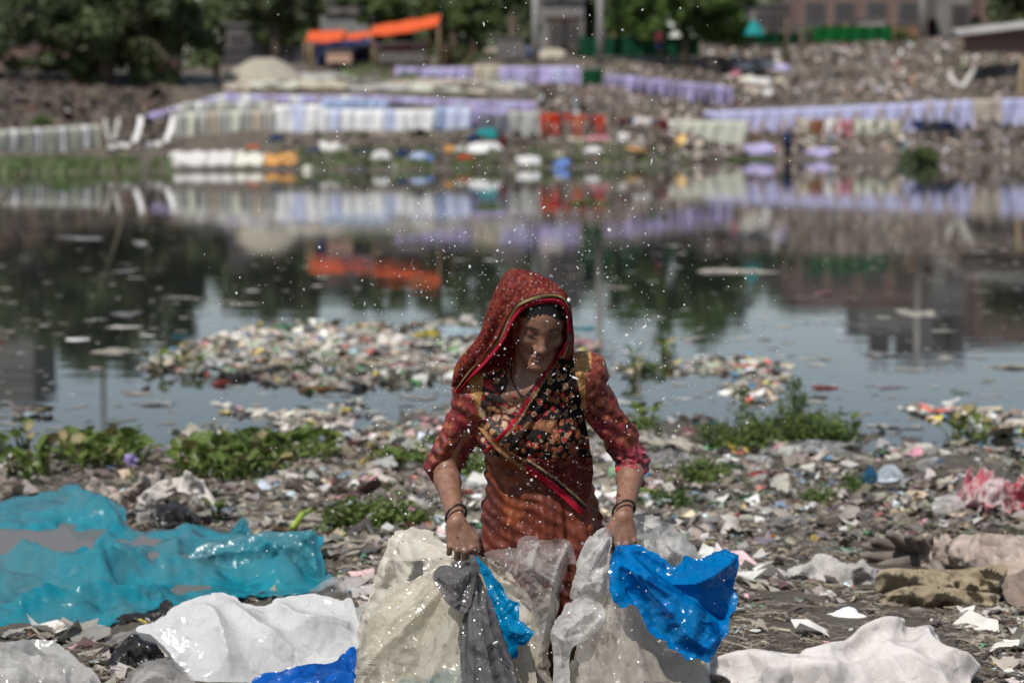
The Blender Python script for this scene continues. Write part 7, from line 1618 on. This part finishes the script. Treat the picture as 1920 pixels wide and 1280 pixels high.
# white stick, bottles
def bottle(px, py, L_, rz, col, label):
    g = G(px, py, .03); z = max(float(ground_z(g[0], g[1])), 0) + .03; e = empty('plastic_bottle', (g[0], g[1], z), label, 'bottle', None, rz)
    mb = MB(); mb.tube([[-L_ / 2, 0, 0], [-L_ * .48, 0, 0], [0, 0, .002], [L_ * .25, 0, 0], [L_ * .40, 0, 0], [L_ * .46, 0, 0]], [.022, .032, .030, .032, .014, .012], 12); mb.build('body', M[col], e, True)
    mb = MB(); mb.tube([[L_ * .46, 0, 0], [L_ * .52, 0, 0]], .016, 10); mb.build('cap', M['litter_blue'], e, True)
bottle(300, 976, .2, .5, 'film_clear', 'clear plastic bottle glinting above the teal sheet'); bottle(1745, 880, .22, 1.0, 'film_clear', 'clear plastic bottle left of the pink netting'); bottle(1180, 905, .2, -.4, 'litter_pale_green', 'pale green bottle behind her right wrist')
mb = MB(); a_, b_ = G(1410, 1046, .05), G(1470, 1034, .06); mb.tube([a_, (a_ + b_) / 2, b_], [.018, .02, .018], 8); tag(mb.build('stick', M['litter_cream'], None, True), 'short pale cream stick lying below the orange wrapper', 'stick')
mb = MB(); a_, b_ = G(548, 990, .05), G(585, 955, .10); mb.tube([a_, (a_ + b_) / 2 + [0, 0, .02], b_], [.014, .013, .010], 7); tag(mb.build('stick', M['litter_lime'], None, True), 'yellowish stem lying slanted above the rolled teal fold', 'stick')
# scattered pieces that nothing tells apart
cols = ['cream', 'tan', 'tan', 'brown', 'grey', 'cream', 'grey', 'tan', 'brown', 'brown']
rs = np.random.RandomState(99); cnt = 0
while cnt < 190:
    px, py = rs.uniform(-40, 1960), 800 + 480 * rs.uniform(0, 1) ** .8
    g = G(px, py, .03)
    if not clear_of(g[None, :2])[0] or float(ground_z(g[0], g[1])) < -.03: continue
    c = cols[rs.randint(len(cols))]; side = 'left of' if px < 960 else 'right of'
    item(px, py, rs.uniform(16, 42), c, 'crumpled %s scrap trodden into the muddy shore, %s the woman' % (c, side), 'mud_scrap', 'litter', '%s scraps on the muddy shore' % c, zs=rs.uniform(.15, .4)); cnt += 1
cnt = 0
while cnt < 70:
    px, py = rs.uniform(290, 900), rs.uniform(612, 724)
    if poly_sd(np.array(px), np.array(py), ISLAND) < 6: continue
    c = ['white', 'cream', 'grey', 'tan', 'white', 'cream'][rs.randint(6)]
    item(px, py, rs.uniform(18, 42), c, 'crumpled %s scrap among the rubbish on the big floating raft' % c, 'raft_scrap', 'litter', '%s scraps on the big raft' % c, zs=rs.uniform(.18, .4), lift=.015); cnt += 1

# ---- plants
def leaf_mesh(kind):
    if kind in _lm: return _lm[kind]
    V, Q, T3 = [], [], []
    if kind.startswith('hyacinth'):                     # round glossy blade on a swollen stalk
        st = catmull([(0, 0, 0), (.03, 0, .07), (.05, 0, .13), (.07, 0, .17)], 6); mb = MB(); mb.tube(st, [.011, .014, .010, .007, .006, .005], 5); V, Fs, _ = mb.get()
        n0 = len(V); B_ = []
        for i in range(6):
            t = i / 5; wd = .052 * math.sin(math.pi * min(1, t * .92 + .08)) ** .6
            for j in (-1, -.4, .4, 1): B_.append([.07 + .085 * t + 0 * j, wd * j, .17 + .075 * t - .03 * t * t + .018 * abs(j) ** 1.5])
        V = np.concatenate([V, np.array(B_)]); me = mesh('leaf', V, Fs + [grid_faces(6, 4) + n0], M[kind])
    _lm[kind] = me; return me
M['hyacinth'] = leafy('hyacinth_leaf', (.105, .15, .035), .55, 3, .4, .4); M['hyacinth_dry'] = leafy('hyacinth_dry', (.20, .17, .08), .4, 6, .2, .6); M['weed'] = leafy('weed_leaf', (.125, .175, .045), .5, 5, .35, .5); M['weed_dark'] = leafy('weed_dark', (.08, .13, .035), .45, 5, .35, .5)
rs = np.random.RandomState(17); hy = []
while len(hy) < 130:
    px = rs.uniform(-50, 620); top = np.interp(px, [0, 150, 300, 420, 620], [838, 842, 868, 860, 868]); bot = np.interp(px, [0, 150, 260, 400, 620], [905, 900, 885, 925, 905])
    py = rs.uniform(top, bot)
    if float(vnoise(px * .018, py * .05, None, 19)) < -.12: continue
    hy.append((px, py, rs.uniform(.6, 1.45)))
hy += [(1790, 820, 1.1), (1815, 815, 1.3), (1832, 822, 1.1), (1800, 834, 1.0), (1845, 830, .9), (300, 695, 1.2), (345, 690, 1.2), (372, 694, 1.1), (360, 704, 1.0), (1185, 700, 1.4), (1192, 712, 1.2), (1245, 672, 1.3), (1262, 668, 1.2), (735, 962, .8), (1210, 800, 1.1), (870, 885, 1.1), (884, 880, 1.2), (800, 860, .9), (760, 850, .8), (740, 895, .9), (720, 890, 1.0), (1190, 808, 1.0), (1600, 822, 1.0), (60, 920, 1.0), (420, 985, 1.1), (1520, 800, 1.0)]
for i, (px, py, sc) in enumerate(hy):
    g = G(px, py, .0); z = max(float(ground_z(g[0], g[1])), 0)
    where = ('in the broad bed along the left shore' if i < 130 else 'in the water right of the floating strips' if i < 135 else 'at the left tip of the big raft' if i < 139 else 'among the litter apart from the beds')
    e = empty('water_hyacinth', (g[0], g[1], z), 'green water hyacinth with round leaves ' + where, 'water plant', 'water hyacinths ' + where, rs.uniform(0, 6.28))
    for k in range(rs.randint(5, 8)):
        o = link('leaf', leaf_mesh('hyacinth_dry' if rs.uniform() < .16 else 'hyacinth'), e, (rs.uniform(-.03, .03), rs.uniform(-.03, .03), -.02), (rs.uniform(-.25, .25), rs.uniform(-.5, .35), k * 2.4 + rs.uniform(-.4, .4)), sc * .52 * rs.uniform(.7, 1.15))
mb_ = [(245, 868)]
for px, py in mb_:
    g = G(px, py, .12); V, Q = leaf_cloud([(0, 0, .02)], [.035], 60000, .016, 5); e = empty('hyacinth_flower', g, 'pale violet hyacinth flower in the left bed', 'flower'); obj('petals', V, Q, leafy('violet', (.42, .34, .62), .2), e, smooth_=False); mb = MB(); mb.tube([[0, 0, -.16], [0, 0, 0]], .005, 5); mb.build('stem', M['weed'], e, True)
def weed(px, py, w_px, h_px, label, seed, mat='weed', shoots=(), name='weed_plant', n=420, leaf=.012):
    """feathery weed: many thin stems each set with small leaves"""
    g = G(px, py, .02); z = max(float(ground_z(g[0], g[1])), 0); k_ = g[1] / F; R = w_px * k_ / 2; Hh = h_px * k_; r = np.random.RandomState(seed)
    e = empty(name, (g[0], g[1], z), label, 'weed'); mb = MB(); LP = []
    stems = [(r.uniform(-1, 1) * R, r.uniform(-.5, .5) * R, Hh * r.uniform(.45, 1.0) * (1 - .5 * abs(q)), r.normal(0, .2)) for q in r.uniform(-1, 1, max(10, int(w_px / 4)))]
    ns_ = len(stems); stems += [((sx - px) * k_, r.uniform(-.1, .1), sh * k_, .03) for sx, sh in shoots]
    for q_, (x, y, h, ln) in enumerate(stems):
        p = catmull([(x * .8, y * .8, -.02), (x * .92, y * .9, h * .5), (x + ln * h, y, h)], 7); mb.tube(p, np.linspace(.006, .002, 7), 4)
        m = int(18 + h * 110) if q_ < ns_ else int(h * 750)
        t = r.uniform(.15, 1, m); c = np.stack([np.interp(t, np.linspace(0, 1, 7), p[:, q]) for q in range(3)], 1); sp = ((.02 + .055 * (1 - t)) if q_ < ns_ else (.018 + .05 * (1 - t)))[:, None]
        LP.append(c + r.normal(0, 1, (m, 3)) * sp * np.array([1, 1, .6]))
    mb.build('stems', M['weed_dark'], e, True)
    c = np.concatenate(LP); c[:, 2] = np.maximum(c[:, 2], .0); V, Q = leaf_cloud(c, [leaf * .8] * len(c), 2.4 / (leaf * .8) ** 2, leaf, seed + 1); obj('leaves', V, Q, M[mat], e, smooth_=False)
weed(1380, 842, 130, 62, 'feathery green weed on the right shore with one tall shoot', 3, 'weed', [(1392, 115)]); weed(1490, 820, 180, 62, 'wide feathery weed with a tall shoot, right of the other', 5, 'weed', [(1487, 112), (1500, 80), (1460, 70)])
weed(1320, 915, 100, 50, 'low green weed on the mud near her right sleeve', 7, 'weed'); weed(1575, 822, 60, 36, 'small weed tuft at the right end of the wide weed', 9, 'weed_dark')
weed(690, 998, 150, 60, 'leafy weed patch left of her arm on the mud', 11, 'weed', leaf=.016); weed(765, 1000, 60, 40, 'small weed tuft between the weed patch and her wrist', 13, 'weed', leaf=.016); weed(1205, 810, 50, 34, 'weed tuft at the water edge beside her sleeve', 15, 'weed'); weed(870, 895, 60, 40, 'bright weed tuft seen behind her left sleeve', 17, 'weed', leaf=.018); weed(760, 880, 90, 30, 'thin weed patch on the shore left of her elbow', 19, 'weed', leaf=.016); weed(1250, 955, 70, 30, 'dark weed tuft behind her right hand', 21, 'weed_dark'); weed(1605, 925, 30, 26, 'tiny weed tuft on the mud at right', 23, 'weed_dark'); weed(1215, 690, 30, 20, 'tiny weed on the small raft right of her shoulder', 25, 'weed'); weed(1540, 955, 30, 24, 'tiny green weed beside the brown rag', 27, 'weed'); weed(590, 690, 90, 16, 'low green growth on the big floating raft', 29, 'weed_dark')
# dead branches standing in the far left water
mb = MB(); p = [P(184, 228, 47), P(205, 290, 46.5), P(222, 340, 46), P(240, 400, 45.6), P(246, 416, 45.4)]; mb.tube(catmull(p, 14), np.linspace(.012, .05, 14), 6); mb.tube(catmull([P(222, 340, 46), P(200, 372, 45.6), P(196, 384, 45.5)], 6), np.linspace(.02, .012, 6), 5); tag(mb.build('dead_branch', M['bark'], None, True), 'thin dead branch leaning in the water at far left', 'branch')
mb = MB(); p = [P(62, 308, 47), P(30, 346, 46.5), P(-8, 388, 46), P(-30, 410, 45.8)]; mb.tube(catmull(p, 12), np.linspace(.02, .05, 12), 6); tag(mb.build('dead_branch', M['bark'], None, True), 'thicker dead branch rising from the left edge of the water', 'branch')

# ---- drops of water flung up around the woman
r = np.random.RandomState(123); n = 2900
px = np.where(r.uniform(0, 1, n) < .72, r.normal(980, 185, n), r.uniform(380, 1500, n)); py = np.where(r.uniform(0, 1, n) < .7, r.normal(640, 260, n), r.uniform(-10, 1290, n)); d = np.where(r.uniform(0, 1, n) < .62, r.uniform(5.9, 6.5, n), r.uniform(5.0, 8.0, n))
face_ = (np.abs(px - 1008) < 52) & (np.abs(py - 640) < 60) & (r.uniform(0, 1, n) < .6); px = np.where(face_, px + 190, px); c = P(px, py, d); rad = np.clip(r.gamma(.9, .00055, n) + .0004, .0004, .0048)
ico = np.array([[0, 0, 1], [.894, 0, .447], [.276, .851, .447], [-.724, .526, .447], [-.724, -.526, .447], [.276, -.851, .447], [.724, .526, -.447], [-.276, .851, -.447], [-.894, 0, -.447], [-.276, -.851, -.447], [.724, -.526, -.447], [0, 0, -1]])
fi = np.array([[0, 1, 2], [0, 2, 3], [0, 3, 4], [0, 4, 5], [0, 5, 1], [1, 6, 2], [2, 7, 3], [3, 8, 4], [4, 9, 5], [5, 10, 1], [6, 7, 2], [7, 8, 3], [8, 9, 4], [9, 10, 5], [10, 6, 1], [6, 11, 7], [7, 11, 8], [8, 11, 9], [9, 11, 10], [10, 11, 6]])
st_ = r.normal(0, 1, (n, 3)) + [0, 0, .6]; st_ /= np.linalg.norm(st_, axis=1)[:, None]; el_ = r.gamma(.8, .9, n)[:, None]; io = ico[None] + (ico[None] * st_[:, None]).sum(-1, keepdims=True) * st_[:, None] * el_[:, None]
V = (c[:, None] + io * rad[:, None, None]).reshape(-1, 3); T3 = (fi[None] + (np.arange(n) * 12)[:, None, None]).reshape(-1, 3)
dm, dn, dl_, db = new_mat('water_drop'); db.inputs['Base Color'].default_value = (.9, .91, .92, 1); db.inputs['Roughness'].default_value = .15; set_spec(db, .6)
t_ = dn.new('ShaderNodeBsdfTranslucent'); t_.inputs[0].default_value = (.95, .95, .96, 1); mx_ = dn.new('ShaderNodeMixShader'); mx_.inputs[0].default_value = .5; dl_.new(db.outputs[0], mx_.inputs[1]); dl_.new(t_.outputs[0], mx_.inputs[2]); dl_.new(mx_.outputs[0], dn['Material Output'].inputs[0])
tag(obj('water_spray', V, T3, dm), kind='stuff')
